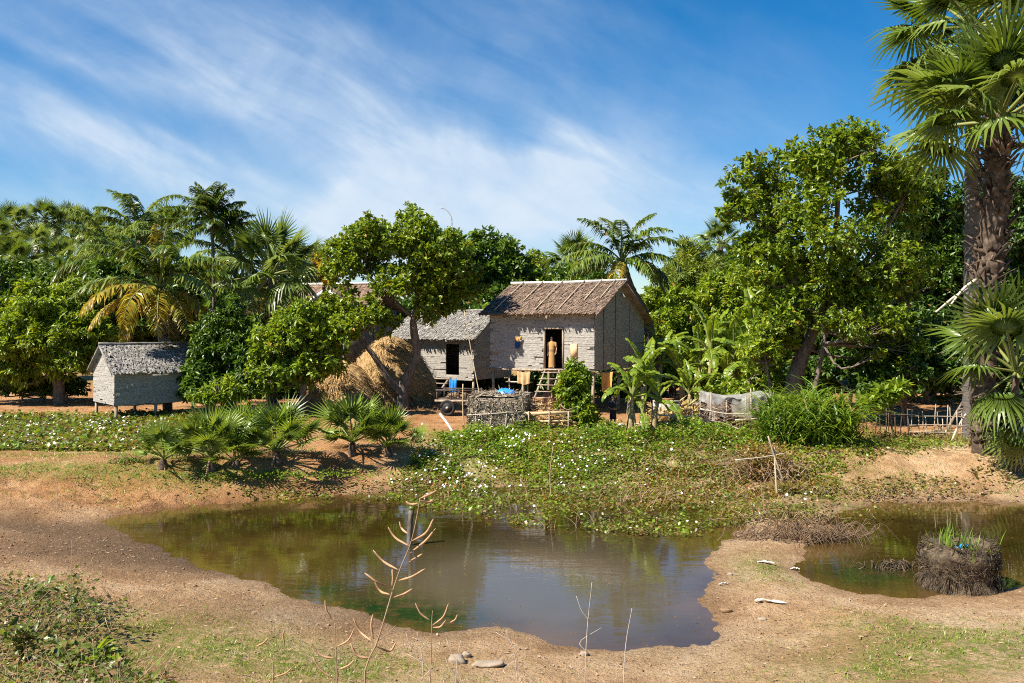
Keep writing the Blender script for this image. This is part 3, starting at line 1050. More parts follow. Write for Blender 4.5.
# ------------------------------------------------------------------ second hut, behind on the left
def hut(name, label, corner, zg, th, L, depth, z_floor, z_eave, z_ridge, door, roofm, wallm, rng, oh=.35, fo=.45, stilts=True, parts_gable=True):
    """corner = near front corner; th > 0 turns the front to the left, th < 0 to the right (the corner is then the left one)"""
    s = 1 if th > 0 else -1
    eu = np.array([-s * math.cos(th), s * math.sin(th), 0])
    ew = np.array([math.sin(th), math.cos(th), 0])
    t = thing(name, label, 'hut', (corner[0], corner[1], zg))
    fz, he, hr = z_floor - zg, z_eave - zg, z_ridge - zg
    N = -ew
    op = [door] if door else []
    thatch_wall(t, 'front_wall', Zv * fz, eu, N, L, Top([(0, he - fz), (L, he - fz)]), op, wallm, rng, row=.10, w=.9)
    gt = Top([(0, he - fz), (depth / 2, hr - fz - .08), (depth, he - fz)])
    thatch_wall(t, 'gable_wall', Zv * fz, ew, -eu, depth, gt, [], wallm, rng, row=.10, w=.9)
    mb = MB()
    wall_slab(mb, eu * L + Zv * fz, ew, eu, depth, gt, [])
    mb.build('gable_wall', wallm, t)
    mb = MB()
    wall_slab(mb, ew * depth + Zv * fz, eu, ew, L, Top([(0, he - fz), (L, he - fz)]), [])
    mb.build('back_wall', wallm, t)
    mb = MB()
    p = [eu * .07 + ew * .07, eu * (L - .07) + ew * .07, eu * (L - .07) + ew * (depth - .07), eu * .07 + ew * (depth - .07)]
    mb.add([v + Zv * (fz + .05) for v in p] + [v + Zv * (fz - .03) for v in p], BOXF[:, ::-1])
    mb.build('floor', M['wood_dark'], t)
    A, B = eu * -oh + ew * depth / 2 + Zv * (hr + .1), eu * (L + oh) + ew * depth / 2 + Zv * (hr + .1)
    sl = (hr - he) / (depth / 2)
    mb = MB()
    d_ = depth / 2 + fo
    thatch_roof(mb, A, B, A - ew * d_ - Zv * sl * d_, B - ew * d_ - Zv * sl * d_, None, rng, row=.15, w=.055)
    thatch_roof(mb, B, A, B + ew * d_ - Zv * sl * d_, A + ew * d_ - Zv * sl * d_, None, rng, row=.15, w=.055)
    ro = mb.build('roof', roofm, t)
    mb = MB()
    pts = np.linspace(A, B, 9) + Zv * (.05 + rng.uniform(-.03, .03, 9))[:, None]
    tube(mb, pts, .07, 6)
    mb.build('ridge_cap', M['thatch_grey'], ro)
    if stilts:
        for a in (.1, L / 2, L - .1):
            for w_ in (.1, depth - .12):
                mb = MB()
                tube(mb, [eu * a + ew * w_ - Zv * .25, eu * a + ew * w_ + Zv * (fz + .0)], [.08, .07], 7)
                mb.build('stilt', M['wood'], t)
    return t, eu, ew, fz


D2 = 48.0
c2 = np.array([WX(474, D2), D2, 0])
L2 = solve_len(c2[0], c2[1], -math.cos(TH), math.sin(TH), 396)
a_d = [solve_len(c2[0], c2[1], -math.cos(TH), math.sin(TH), q) for q in (459, 446)]
zf2 = WZ(380, D2)
hut2, eu2, ew2, fz2 = hut('stilt_hut', 'smaller grey stilt hut with bleached thatch roof behind the haystack tree', c2, 1.0, TH, L2, 4.2, zf2, WZ(341, D2) + .30, WZ(313, D2 + 2),
                          (a_d[0], a_d[1], 0.25, 2.0), M['thatch_grey'], M['thatch_wall'], rng)
# its stair: a broad plank stair standing before the doorway
st = thing('plank_stair', 'rough plank stair below the dark doorway of the smaller hut', 'stair', tuple(c2 + eu2 * (a_d[1] + .3) - ew2 * 1.5 + Zv * 1.0))
for s in (-.75, .75):
    m_ = MB()
    bar(m_, eu2 * s - ew2 * .5 - Zv * .05, eu2 * s + ew2 * 1.25 + Zv * (fz2 + .1), .09, .12)
    m_.build('side_rail', M['wood'], st)
    m_ = MB()
    bar(m_, eu2 * s - ew2 * .25 - Zv * .1, eu2 * s - ew2 * .25 + Zv * 1.0, .08, .08)
    m_.build('post', M['wood'], st)
for k in range(5):
    f = (k + .7) / 5
    m_ = MB()
    c_ = ew2 * (-.5 + 1.75 * f) + Zv * ((fz2 + .1) * f)
    bar(m_, c_ - eu2 * .88 - ew2 * .02, c_ + eu2 * .88 - ew2 * .02, .24, .06)
    m_.build('tread', M['wood'], st)

# ------------------------------------------------------------------ left hut (granary) under the coconut fronds
TH3 = R(-43)
D3 = 37.9
c3 = np.array([WX(114.6, D3), D3, 0])
L3 = solve_len(c3[0], c3[1], math.cos(TH3), -math.sin(TH3), 196)
hut('granary_hut', 'low grey thatched granary on short posts beneath yellow coconut fronds', c3, 0.85, TH3, L3, 2.9, WZ(405, D3), WZ(380, D3) + .42, WZ(347, D3 + 1.1), None, M['thatch_grey'], M['thatch_wall'], rng, oh=.22, fo=.28)

# ------------------------------------------------------------------ the tiled house far behind the haystack tree
D4 = 54.0
t4 = thing('tiled_house', 'brown tiled house with white gable boards half hidden behind the haystack', 'house', (WX(345, D4), D4, 1.0))
zr, ze = WZ(285, D4) - 1, WZ(305, D4) - 1
u4 = nrm(np.array([1.0, -.22, 0]))
w4 = np.array([.22, 1.0, 0]) / math.hypot(.22, 1)
mb = MB()
for sgn in (-1, 1):
    A, B = u4 * -3.2 + Zv * zr, u4 * 3.0 + Zv * zr
    eA, eB2 = A + w4 * sgn * 2.6 - Zv * (zr - ze + .6), B + w4 * sgn * 2.6 - Zv * (zr - ze + .6)
    if sgn < 0:
        thatch_roof(mb, A, B, eA, eB2, None, rng, row=.22, w=.2)
    else:
        thatch_roof(mb, B, A, eB2, eA, None, rng, row=.22, w=.2)
r4 = mb.build('roof', M['tile'], t4)
mb = MB()
tube(mb, [u4 * -3.25 + Zv * (zr + .08), u4 * 3.05 + Zv * (zr + .08)], .09, 6)
mb.build('ridge_cap', M['ridge_zinc'], r4)
mb = MB()
hw = ze - .5
pp = [u4 * -2.8 - w4 * 2, u4 * 2.7 - w4 * 2, u4 * 2.7 + w4 * 2, u4 * -2.8 + w4 * 2]
for i in range(4):
    a_, b_ = pp[i], pp[(i + 1) % 4]
    bar(mb, a_ + Zv * (hw / 2 + .9), b_ + Zv * (hw / 2 + .9), .1, hw - 1.4)
mb.build('wall', M['wood'], t4)
for a_ in pp + [(pp[0] + pp[1]) / 2]:
    mb = MB()
    bar(mb, a_ - Zv * .2, a_ + Zv * 1.6, .16)
    mb.build('stilt', M['concrete'], t4)
# a small cross gable with white boards
gc = u4 * 0.0 - w4 * 2.7
ga = WZ(290, D4 - 2.7) - 1
gw, gd = 1.35, .85
mb = MB()
for s in (-1, 1):
    A, B = gc + Zv * ga, gc + w4 * 2.6 + Zv * ga
    thatch_roof(mb, A, B, A + u4 * s * gw - Zv * gd, B + u4 * s * gw - Zv * gd, None, rng, row=.25, w=.2, th=.05)
mb.build('porch_roof', M['tile'], t4)
for s in (-1, 1):
    mb = MB()
    bar(mb, gc - w4 * .06 + Zv * (ga + .02), gc - w4 * .06 + u4 * s * (gw + .12) + Zv * (ga - gd - .07), .05, .24)
    mb.build('bargeboard', M['white_wood'], t4)
mb = MB()
mb.add([gc + w4 * .05 + Zv * (ga - .1), gc + w4 * .05 + u4 * gw * .85 + Zv * (ga - gd), gc + w4 * .05 - u4 * gw * .85 + Zv * (ga - gd),
        gc + w4 * .12 + Zv * (ga - .1), gc + w4 * .12 + u4 * gw * .85 + Zv * (ga - gd), gc + w4 * .12 - u4 * gw * .85 + Zv * (ga - gd)], np.array([[0, 1, 2], [5, 4, 3]]), np.array([[0, 3, 4, 1], [1, 4, 5, 2], [2, 5, 3, 0]]))
mb.build('gable_panel', M['wood'], t4)
for s in (-1, 1):
    mb = MB()
    bar(mb, gc + u4 * s * 1.1 - Zv * .2, gc + u4 * s * 1.1 + Zv * (ga - gd - .05), .12)
    mb.build('porch_post', M['wood'], t4)


# ================================================================== TREES
def crown_mesh(lobes, rng, leafm, L=.26, W=.11, per=11, dens=1.0, droop=.25, br=(.5, 1.0), up=.35, spread=.30, bough_k=1.0, flat=0.0):
    """lobes: list of (x,y,z,rx,ry,rz) local. Leaf sprays round boughs that fill the lobes unevenly."""
    Cs, Ts, Ns, Ls = [], [], [], []
    boughs = []
    for (cx, cy, cz, rx, ry, rz) in lobes:
        area = 4 * PI * ((rx * ry) ** 1.6 / 3 + (rx * rz) ** 1.6 / 3 + (ry * rz) ** 1.6 / 3) ** (1 / 1.6)
        mr = (rx * ry * rz) ** (1 / 3)
        rb0 = np.clip(mr * .30, br[0], br[1])
        nb = max(5, int(area / (rb0 ** 2 * 2.6) * bough_k))
        d = rdir(rng, nb)
        d[:, 2] = np.where(d[:, 2] < -.35, d[:, 2] * .4, d[:, 2])
        d = nrm(d)
        rb = rb0 * rng.uniform(.45, 1.5, nb)
        rad = rng.uniform(.5, 1.22, nb)[:, None] ** .7
        sc = np.maximum(np.array([rx, ry, rz])[None] - rb[:, None] * .7, .1)
        bc = np.array([cx, cy, cz]) + d * sc * rad
        for c_, r_ in zip(bc, rb):
            boughs.append((c_, r_))
            nc = max(5, int(r_ ** 2 * 46 * dens))
            q = rdir(rng, nc)
            q[:, 2] += up
            q = nrm(q)
            cc = c_ + q * (r_ * rng.uniform(.35, 1.05, nc))[:, None] * np.array([1, 1, .8])
            k = per
            t = nrm(np.repeat(q, k, 0) * .55 + rdir(rng, nc * k) * .9 + np.array([0, 0, -droop]))
            o = np.repeat(cc, k, 0) + rng.normal(size=(nc * k, 3)) * spread * .5 * r_ * .5
            n_ = nrm(np.array([0, 0, 1.0]) * (.55 + flat) + np.repeat(q, k, 0) * .45 + rng.normal(size=(nc * k, 3)) * .35)
            Cs.append(o); Ts.append(t); Ns.append(n_)
            Ls.append(L * rng.uniform(.75, 1.3) * rng.uniform(.6, 1.25, nc * k))
    C, T, N, Lq = map(np.concatenate, (Cs, Ts, Ns, Ls))
    mb = MB()
    leaves(mb, C, T, N, Lq, Lq * (W / L), fold=.22, wide=.52, curl=.10)
    return mb, boughs


def tree(name, label, cat, base, lobes, trunks, leafm, rng, bark='bark', group=None, nbr=26, **kw):
    """base in world; lobes and trunk points in world coordinates too"""
    base = np.asarray(base, float)
    t = thing(name, label, cat, tuple(base), 0, group)
    lb = [(l[0] - base[0], l[1] - base[1], l[2] - base[2], *l[3:]) for l in lobes]
    mb, boughs = crown_mesh(lb, rng, leafm, **kw)
    cr = mb.build('crown', leafm, t)
    tb = MB()
    ends = []
    for tr in trunks:
        P = smooth_path(np.array([q[:3] for q in tr]) - base, 14)
        Rr = np.interp(np.linspace(0, len(tr) - 1, 14), np.arange(len(tr)), [q[3] for q in tr])
        tube(tb, P, Rr, 9, rng=rng, wob=.10)
        ends += [(P[i], Rr[i]) for i in range(5, 14)]
    E = np.array([e[0] for e in ends])
    order = rng.permutation(len(boughs))[:nbr]
    for i in order:
        c_, r_ = boughs[i]
        dd = np.linalg.norm(E - c_, axis=1) + np.maximum(E[:, 2] - c_[2] + .3, 0) * 1.5
        j = int(np.argmin(dd))
        a = E[j]
        mid = (a + c_) / 2 + rng.normal(size=3) * .12 * np.linalg.norm(c_ - a) + np.array([0, 0, -.1])
        P = smooth_path([a, mid, c_], 7)
        r0 = min(ends[j][1] * .75, .03 + .022 * np.linalg.norm(c_ - a))
        tube(tb, P, np.linspace(r0, .012, 7), 5, cap=False)
        for k in range(3):
            e = c_ + rdir(rng, 1)[0] * r_ * .8
            tube(tb, smooth_path([P[4], (P[4] + e) / 2 + rng.normal(size=3) * .06, e], 4), np.linspace(.018, .006, 4), 4, cap=False)
    tb.build('trunk', M[bark], t, True)
    return t


def LB(px, py, D, rpx, rpy, depth=1.0):
    """a crown lobe seen at px,py with radii in pixels"""
    s = D / F
    return (WX(px, D), D, WZ(py, D), rpx * s, rpx * s * depth, rpy * s)


def TP(px, py, D, r): return (WX(px, D), D, WZ(py, D), r)


def simple_tree(name, label, cat, px, D, lobes, leafm, seed, r=.16, bark='bark', group=None, top=None, zb=None, **kw):
    rng = np.random.default_rng(seed)
    g = GD(px, D)
    lb = [LB(*l) for l in lobes]
    ctr = np.mean([l[:3] for l in lb], 0)
    top = ctr if top is None else top
    tr = [(g[0], g[1], g[2] - .2, r * 1.25), ((g[0] * 2 + ctr[0]) / 3 + rng.uniform(-.2, .2), (g[1] * 2 + ctr[1]) / 3, (g[2] + ctr[2]) / 2, r), (ctr[0], ctr[1], ctr[2] + lb[0][5] * .3, r * .55)]
    return tree(name, label, cat, g, lb, [tr], M[leafm], rng, bark, group, **kw)


BG = 'trees closing the view behind the village'
# --- far trees that close the horizon
simple_tree('broadleaf_tree', 'round dark green tree rising behind the ridge of the main house', 'tree', 490, 64, [(486, 266, 64, 40, 33), (470, 300, 63, 40, 36), (508, 290, 64, 36, 36)], 'dense', 21, .25, group=BG, L=.42, W=.2, per=9, dens=.55, br=(.7, 1.2))
simple_tree('broadleaf_tree', 'thin pale crowned tree showing sky through its leaves left of the leaning coconut palm', 'tree', 535, 66, [(533, 272, 66, 20, 27), (540, 300, 66, 24, 30)], 'cashew', 22, .2, group=BG, L=.36, W=.17, per=7, dens=.35, br=(.6, 1.0))
simple_tree('broadleaf_tree', 'green tree filling the gap between the haystack tree and the dark round tree', 'tree', 448, 60, [(446, 262, 60, 24, 32), (452, 292, 60, 26, 30)], 'dense', 23, .2, group=BG, L=.40, W=.18, per=9, dens=.5, br=(.6, 1.0))
simple_tree('broadleaf_tree', 'low bushy tree behind the bleached hut roof', 'tree', 575, 58, [(575, 292, 58, 34, 30), (600, 300, 58, 34, 34)], 'dense', 24, .2, group=BG, L=.40, W=.18, per=9, dens=.5, br=(.6, 1.0))
simple_tree('feathery_tree', 'pale feathery bamboo like tree right of the leaning coconut palm', 'tree', 690, 58, [(690, 272, 58, 27, 34), (676, 300, 57, 28, 36), (708, 300, 57, 26, 40)], 'bamboo', 25, .14, group=BG, L=.44, W=.07, per=14, dens=.8, droop=.5, br=(.6, 1.0))
simple_tree('broadleaf_tree', 'leafy light green tree behind the big banana clump', 'tree', 735, 52, [(734, 296, 52, 36, 30), (742, 330, 52, 42, 44), (716, 342, 52, 36, 44)], 'mango', 26, .22, group=BG, L=.36, W=.11, per=11, dens=.7, droop=.45, br=(.6, 1.0))
simple_tree('broadleaf_tree', 'dark green tree at the foot of the leaning palm beside the house gable', 'tree', 672, 53, [(668, 322, 53, 32, 42), (652, 350, 52, 34, 40), (700, 350, 53, 30, 46)], 'bright', 27, .2, group=BG, L=.36, W=.13, per=10, dens=.65, droop=.4, br=(.6, 1.0))
simple_tree('broadleaf_tree', 'dim green tree behind the left edge of the tall right hand tree', 'tree', 765, 60, [(762, 262, 60, 36, 30), (775, 300, 60, 40, 46)], 'dense', 28, .25, group=BG, L=.42, W=.19, per=9, dens=.5, br=(.7, 1.1))
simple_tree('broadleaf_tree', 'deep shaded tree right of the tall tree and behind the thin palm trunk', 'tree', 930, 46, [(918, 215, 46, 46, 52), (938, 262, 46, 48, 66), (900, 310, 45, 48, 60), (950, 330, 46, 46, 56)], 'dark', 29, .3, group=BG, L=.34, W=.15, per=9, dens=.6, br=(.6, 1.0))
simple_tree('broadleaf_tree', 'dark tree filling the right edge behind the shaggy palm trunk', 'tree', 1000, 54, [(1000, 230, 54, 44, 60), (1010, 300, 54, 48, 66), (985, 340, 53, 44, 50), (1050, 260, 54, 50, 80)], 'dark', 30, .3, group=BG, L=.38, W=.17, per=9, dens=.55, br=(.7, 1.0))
simple_tree('broadleaf_tree', 'green wall of foliage left of the haystack under the fan palm', 'tree', 268, 56, [(262, 318, 56, 40, 40), (296, 312, 57, 38, 30), (235, 322, 56, 36, 44)], 'dense', 31, .22, group=BG, L=.40, W=.18, per=9, dens=.55, br=(.6, 1.1))
simple_tree('broadleaf_tree', 'broad tree behind the round mango tree at the far left', 'tree', 30, 66, [(20, 300, 66, 46, 40), (78, 300, 66, 44, 42), (120, 305, 66, 40, 44)], 'dense', 32, .25, group=BG, L=.46, W=.2, per=9, dens=.5, br=(.8, 1.2))
simple_tree('broadleaf_tree', 'green tree between the coconut palm and the slender areca palms', 'tree', 195, 58, [(190, 300, 58, 44, 44), (160, 330, 57, 40, 40), (222, 335, 57, 40, 40)], 'dense', 33, .25, group=BG, L=.42, W=.18, per=9, dens=.55, br=(.7, 1.1))
simple_tree('broadleaf_tree', 'low dark tree between the two stilt houses', 'tree', 505, 58, [(495, 312, 58, 40, 28), (430, 318, 58, 40, 30), (380, 322, 58, 44, 30)], 'dark', 34, .2, group=BG, L=.40, W=.18, per=9, dens=.45, br=(.6, 1.0))

# --- nearer broadleaf trees
simple_tree('mango_tree', 'dense round mango tree with drooping leaves at the far left', 'tree', 60, 46,
            [(52, 330, 46, 52, 50), (28, 345, 46, 40, 46), (78, 352, 45.5, 32, 40), (-5, 345, 46, 40, 50)], 'mango', 41, .26, L=.32, W=.095, per=13, dens=1.15, droop=.55, br=(.5, .85))
simple_tree('mango_tree', 'dark leafy tree pressed against the right end of the granary', 'tree', 224, 40.5,
            [(218, 350, 40.5, 28, 44), (236, 330, 41, 26, 36), (206, 382, 40, 24, 28), (242, 372, 40, 24, 34)], 'dense', 42, .2, L=.30, W=.095, per=12, dens=1.15, droop=.5, br=(.42, .7))
simple_tree('bushy_tree', 'light green bushy tree in front of the fan palm', 'tree', 300, 39.5,
            [(300, 335, 39.5, 40, 36), (276, 362, 39.5, 28, 36), (318, 362, 39.5, 30, 30), (340, 330, 39.5, 20, 22)], 'bright', 43, .16, L=.24, W=.11, per=11, dens=1.15, droop=.2, br=(.42, .75))
simple_tree('yellowing_tree', 'small tree with orange yellow leaves beside the haystack tree crown', 'tree', 322, 45,
            [(321, 266, 45, 9, 13), (330, 280, 45, 9, 10)], 'yellowing', 44, .10, L=.22, W=.11, per=8, dens=.5, br=(.3, .4), nbr=10)

# --- the haystack tree: curved twin trunk, thin branches, open crown
rng = np.random.default_rng(45)
D = 42.5
g = GD(403, D)
tree('cashew_tree', 'spreading round leaved tree with a curved twin trunk before the haystack', 'tree', g,
     [LB(392, 238, D, 48, 34), LB(352, 262, D, 34, 36), LB(440, 262, D - .5, 38, 36), LB(405, 285, D - 1, 34, 24), LB(340, 312, D - .8, 26, 28), LB(465, 285, D, 22, 28), LB(375, 315, D - 1, 24, 22), LB(438, 308, D - .8, 22, 20)],
     [[(g[0], g[1], g[2] - .2, .34), TP(404, 385, D, .27), TP(417, 355, D, .21), TP(413, 325, D - .1, .19), TP(418, 290, D, .13), TP(405, 245, D, .06)],
      [TP(403, 396, D - .05, .22), TP(388, 378, D - .3, .17), TP(374, 356, D - .5, .13), TP(358, 335, D - .6, .09), TP(348, 300, D - .5, .05)],
      [TP(416, 312, D, .14), TP(436, 296, D - .3, .09), TP(455, 280, D - .2, .05)],
      [TP(415, 318, D, .13), TP(392, 300, D - .2, .09), TP(368, 275, D, .05)]],
     M['cashew'], rng, 'bark', None, 46, L=.215, W=.125, per=10, dens=1.0, droop=.05, br=(.40, .72), flat=.2, bough_k=.78)

# --- the tall right hand tree
rng = np.random.default_rng(46)
D = 37.5
g = GD(797, D)
tree('tall_tree', 'tallest broadleaf tree right of the village with a leaning pale trunk', 'tree', g,
     [LB(800, 178, D, 46, 44), LB(850, 168, D, 52, 42), LB(760, 205, D, 34, 36), LB(890, 205, D + .8, 40, 46), LB(815, 235, D - 1, 62, 46), LB(770, 268, D - .3, 40, 42),
      LB(745, 180, D, 26, 26), LB(830, 292, D, 50, 40), LB(790, 235, D + .5, 44, 40), LB(735, 215, D, 22, 22), LB(845, 145, D, 36, 28), LB(910, 180, D + .5, 36, 36), LB(870, 270, D - .8, 52, 46), LB(905, 265, D + .8, 34, 50), LB(800, 318, D - .6, 42, 38), LB(862, 322, D - 1.2, 46, 34), LB(890, 352, D - 1.0, 36, 30), LB(772, 335, D, 30, 34)],
     [[(g[0], g[1], g[2] - .2, .42), TP(793, 385, D, .36), TP(801, 360, D, .30), TP(818, 318, D, .22), TP(832, 265, D, .17), TP(838, 200, D, .09), TP(840, 150, D, .05)],
      [TP(812, 402, D - 1, .11), TP(822, 352, D - 1, .10), TP(830, 300, D - .6, .09), TP(834, 258, D - .2, .07)],
      [TP(818, 318, D, .16), TP(790, 270, D, .10), TP(775, 215, D, .05)],
      [TP(824, 300, D, .16), TP(870, 255, D, .10), TP(900, 205, D, .05)]],
     M['cashew'], rng, 'bark', None, 90, L=.23, W=.12, per=9, dens=.80, droop=.12, br=(.42, .72), flat=.1, bough_k=.52)

# --- shrubs
simple_tree('climbing_shrub', 'tall leafy shrub standing right of the ladder before the main house', 'shrub', 577, 34.2,
            [(577, 378, 34.2, 14, 16), (574, 402, 34.2, 18, 18), (582, 418, 34, 17, 16), (566, 388, 34.2, 10, 16)], 'mango', 51, .05, L=.20, W=.095, per=11, dens=2.0, droop=.3, br=(.24, .36), nbr=14)
simple_tree('shrub', 'dark low bush behind the leaning bamboo fence', 'shrub', 905, 36, [(905, 380, 36, 26, 24), (878, 392, 36, 20, 20)], 'dense', 52, .05, L=.22, W=.1, per=9, dens=1.0, br=(.3, .5))
simple_tree('shrub', 'low scrub below the round mango tree', 'shrub', 22, 47.5, [(15, 384, 47.5, 30, 13), (60, 388, 48, 26, 10)], 'dense', 53, .05, L=.24, W=.1, per=9, dens=1.0, br=(.3, .5))
simple_tree('shrub', 'leafy bush at the foot of the granary beside the young palms', 'shrub', 212, 36.5, [(206, 396, 36.5, 16, 10), (226, 392, 36.8, 20, 14)], 'mango', 54, .05, L=.22, W=.08, per=10, dens=1.5, droop=.5, br=(.26, .4))
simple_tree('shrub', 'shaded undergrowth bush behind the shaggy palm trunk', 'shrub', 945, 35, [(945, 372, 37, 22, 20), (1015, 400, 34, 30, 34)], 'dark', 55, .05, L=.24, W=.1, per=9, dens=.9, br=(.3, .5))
simple_tree('shrub', 'green bush under the banana leaves behind the grey tarpaulin', 'shrub', 765, 38.5, [(765, 385, 38.5, 26, 26), (730, 392, 38.5, 24, 16)], 'bright', 56, .05, L=.24, W=.1, per=10, dens=1.0, droop=.4, br=(.3, .5))
for i_, (px_, D_, w_, py_, lab_) in enumerate([(500, 53, 40, 392, 'shrub added to darken the gap behind the left stilts of the main house'), (560, 52, 44, 388, 'shrub added to darken the gap seen under the middle of the main house'), (625, 51, 36, 386, 'shrub added to darken the gap behind the right stilts of the main house'),  # dark shrubs behind the house are added so its underside looks shaded
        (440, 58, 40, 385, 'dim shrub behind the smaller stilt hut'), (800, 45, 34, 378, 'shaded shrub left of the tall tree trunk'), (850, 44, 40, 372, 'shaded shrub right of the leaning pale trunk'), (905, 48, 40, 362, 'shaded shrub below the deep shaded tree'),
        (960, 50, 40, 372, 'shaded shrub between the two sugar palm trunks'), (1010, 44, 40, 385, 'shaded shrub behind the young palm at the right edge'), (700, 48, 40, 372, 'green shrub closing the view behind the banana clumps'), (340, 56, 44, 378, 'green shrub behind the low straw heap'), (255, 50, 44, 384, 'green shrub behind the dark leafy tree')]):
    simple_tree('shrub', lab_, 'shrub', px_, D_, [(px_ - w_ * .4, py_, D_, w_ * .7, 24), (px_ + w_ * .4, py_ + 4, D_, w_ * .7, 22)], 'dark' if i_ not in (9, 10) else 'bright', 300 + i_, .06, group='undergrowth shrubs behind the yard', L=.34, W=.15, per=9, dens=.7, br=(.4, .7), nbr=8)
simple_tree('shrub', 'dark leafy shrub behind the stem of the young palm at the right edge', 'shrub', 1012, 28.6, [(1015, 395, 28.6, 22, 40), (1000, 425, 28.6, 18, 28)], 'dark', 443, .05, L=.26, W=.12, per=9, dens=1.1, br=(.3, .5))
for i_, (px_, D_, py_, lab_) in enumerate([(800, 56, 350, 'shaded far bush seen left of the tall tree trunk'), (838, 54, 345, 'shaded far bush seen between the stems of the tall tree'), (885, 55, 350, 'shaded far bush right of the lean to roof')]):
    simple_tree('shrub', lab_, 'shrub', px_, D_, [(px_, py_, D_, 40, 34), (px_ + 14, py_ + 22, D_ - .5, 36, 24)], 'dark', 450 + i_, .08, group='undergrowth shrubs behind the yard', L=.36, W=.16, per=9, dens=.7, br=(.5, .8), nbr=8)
simple_tree('papaya_plant', 'young papaya like plant before the dark fence', 'plant', 892, 31.5, [(884, 396, 31.5, 9, 5), (892, 390, 31.5, 10, 6), (872, 404, 31.5, 8, 6)], 'bright', 57, .03, L=.34, W=.13, per=7, dens=.9, droop=.3, br=(.2, .3), nbr=6)


# ================================================================== PALMS
def coco_frond(L, e0, k, rng, nl=84, ll=.85, roll=0.0):
    """a feather frond springing from the origin along +X: start elevation e0, bending down by k over its length"""
    mb = MB()
    n = 16
    t = np.linspace(0, 1, n)
    e = e0 - k * t ** 1.35
    dx = np.cos(e) * L / (n - 1)
    dz = np.sin(e) * L / (n - 1)
    P = np.stack([np.concatenate([[0], np.cumsum(dx)[:-1]]), 0 * t, np.concatenate([[0], np.cumsum(dz)[:-1]])], -1)
    P[:, 1] += roll * t ** 2 * L * .2
    tube(mb, P, np.linspace(.055, .008, n), 5, cap=False, m=1)
    for s in (-1, 1):
        u = np.sort(rng.uniform(.16, 1.0, nl))
        pos = np.stack([np.interp(u, t, P[:, i]) for i in range(3)], -1)
        tang = np.stack([np.interp(u, t, np.gradient(P[:, i])) for i in range(3)], -1)
        tang = nrm(tang)
        side = np.array([0, s, 0.0])
        upv = nrm(np.cross(tang, np.cross([0, 0, 1.0], tang) + 1e-9))
        ln = ll * np.sin(PI * np.clip(.22 + .74 * u, 0, 1)) ** .7 * rng.uniform(.8, 1.1, nl)
        dr = nrm(side * .85 + tang * rng.uniform(.35, .75, nl)[:, None] + np.array([0, 0, 1.0]) * rng.uniform(-.35, .25, nl)[:, None])
        w = (.030 + .022 * np.sin(PI * u))[:, None] * (L / 4.0) ** .5
        mid = pos + dr * (ln * .5)[:, None] + np.array([0, 0, -1.0]) * (ln * .06)[:, None]
        tip = pos + dr * (ln * .86)[:, None] + np.array([0, 0, -1.0]) * (ln * rng.uniform(.3, .6, nl))[:, None]
        wv = nrm(np.cross(dr, [0, 0, 1.0]) + rng.normal(size=(nl, 3)) * .25)
        V = np.stack([pos - wv * w * .5, pos + wv * w * .5, mid + wv * w, mid - wv * w, tip], 1).reshape(-1, 3)
        b = np.arange(nl)[:, None] * 5
        mb.add(V, b + np.array([[0, 1, 2, 3]]), b + np.array([[3, 2, 4]]))
    return mb


def fan_leaf(Rf, Lp, rng, n=34, split=.5, droop=.12, span=300, pr=.028, cup=.10):
    """a pleated fan leaf on a stalk: stalk along +X, upper face to +Z"""
    mb = MB()
    px = np.linspace(0, 1, 6)
    P = np.stack([px * Lp, 0 * px, -.10 * Lp * px ** 2], -1)
    tube(mb, P, np.linspace(pr * 1.4, pr * .7, 6), 5, cap=False, m=1)
    h = P[-1]
    a = np.radians(np.linspace(-span / 2, span / 2, 2 * n + 1)) + rng.uniform(-.01, .01, 2 * n + 1)
    prof = 1 - .28 * (np.abs(a) / np.radians(span / 2)) ** 2
    r1 = Rf * split * prof * rng.uniform(.96, 1.04, 2 * n + 1)
    zz = np.where(np.arange(2 * n + 1) % 2 == 1, 1, -1) * Rf * .028
    ring = np.stack([np.cos(a) * r1, np.sin(a) * r1, zz - cup * Rf * (r1 / Rf) ** 2 + .10 * Rf * np.cos(a) * 0], -1) + h
    V = [h[None], ring]
    i = np.arange(2 * n)
    tri = np.stack([0 * i, 1 + i, 2 + i], -1)
    ac = a[1::2]
    rt = Rf * prof[1::2] * rng.uniform(.82, 1.06, n)
    dz = -cup * Rf - Rf * droop * rng.uniform(.5, 1.8, n)
    shr = 1 - .25 * np.clip(-dz / Rf - cup, 0, 1)
    tip = np.stack([np.cos(ac + rng.uniform(-.04, .04, n)) * rt * shr, np.sin(ac + rng.uniform(-.04, .04, n)) * rt * shr, dz], -1) + h
    rm = (r1[1::2] + rt) / 2
    md = np.stack([np.cos(ac) * rm, np.sin(ac) * rm, .30 * dz - .6 * cup * Rf * .6], -1) + h
    wv = np.stack([-np.sin(ac), np.cos(ac), 0 * ac], -1) * (Rf * .026)
    V += [md - wv, md + wv, tip]
    k = np.arange(n)
    o1, o2, o3 = 1 + 2 * n + 1, 1 + 2 * n + 1 + n, 1 + 2 * n + 1 + 2 * n
    q1 = np.stack([1 + 2 * k, 2 + 2 * k, o1 + k], -1)
    q2 = np.stack([2 + 2 * k, 3 + 2 * k, o2 + k], -1)
    q3 = np.stack([2 + 2 * k, o2 + k, o1 + k], -1)
    q4 = np.stack([o1 + k, o2 + k, o3 + k], -1)
    mb.add(np.concatenate(V), np.concatenate([tri, q1, q2, q3, q4]))
    return mb


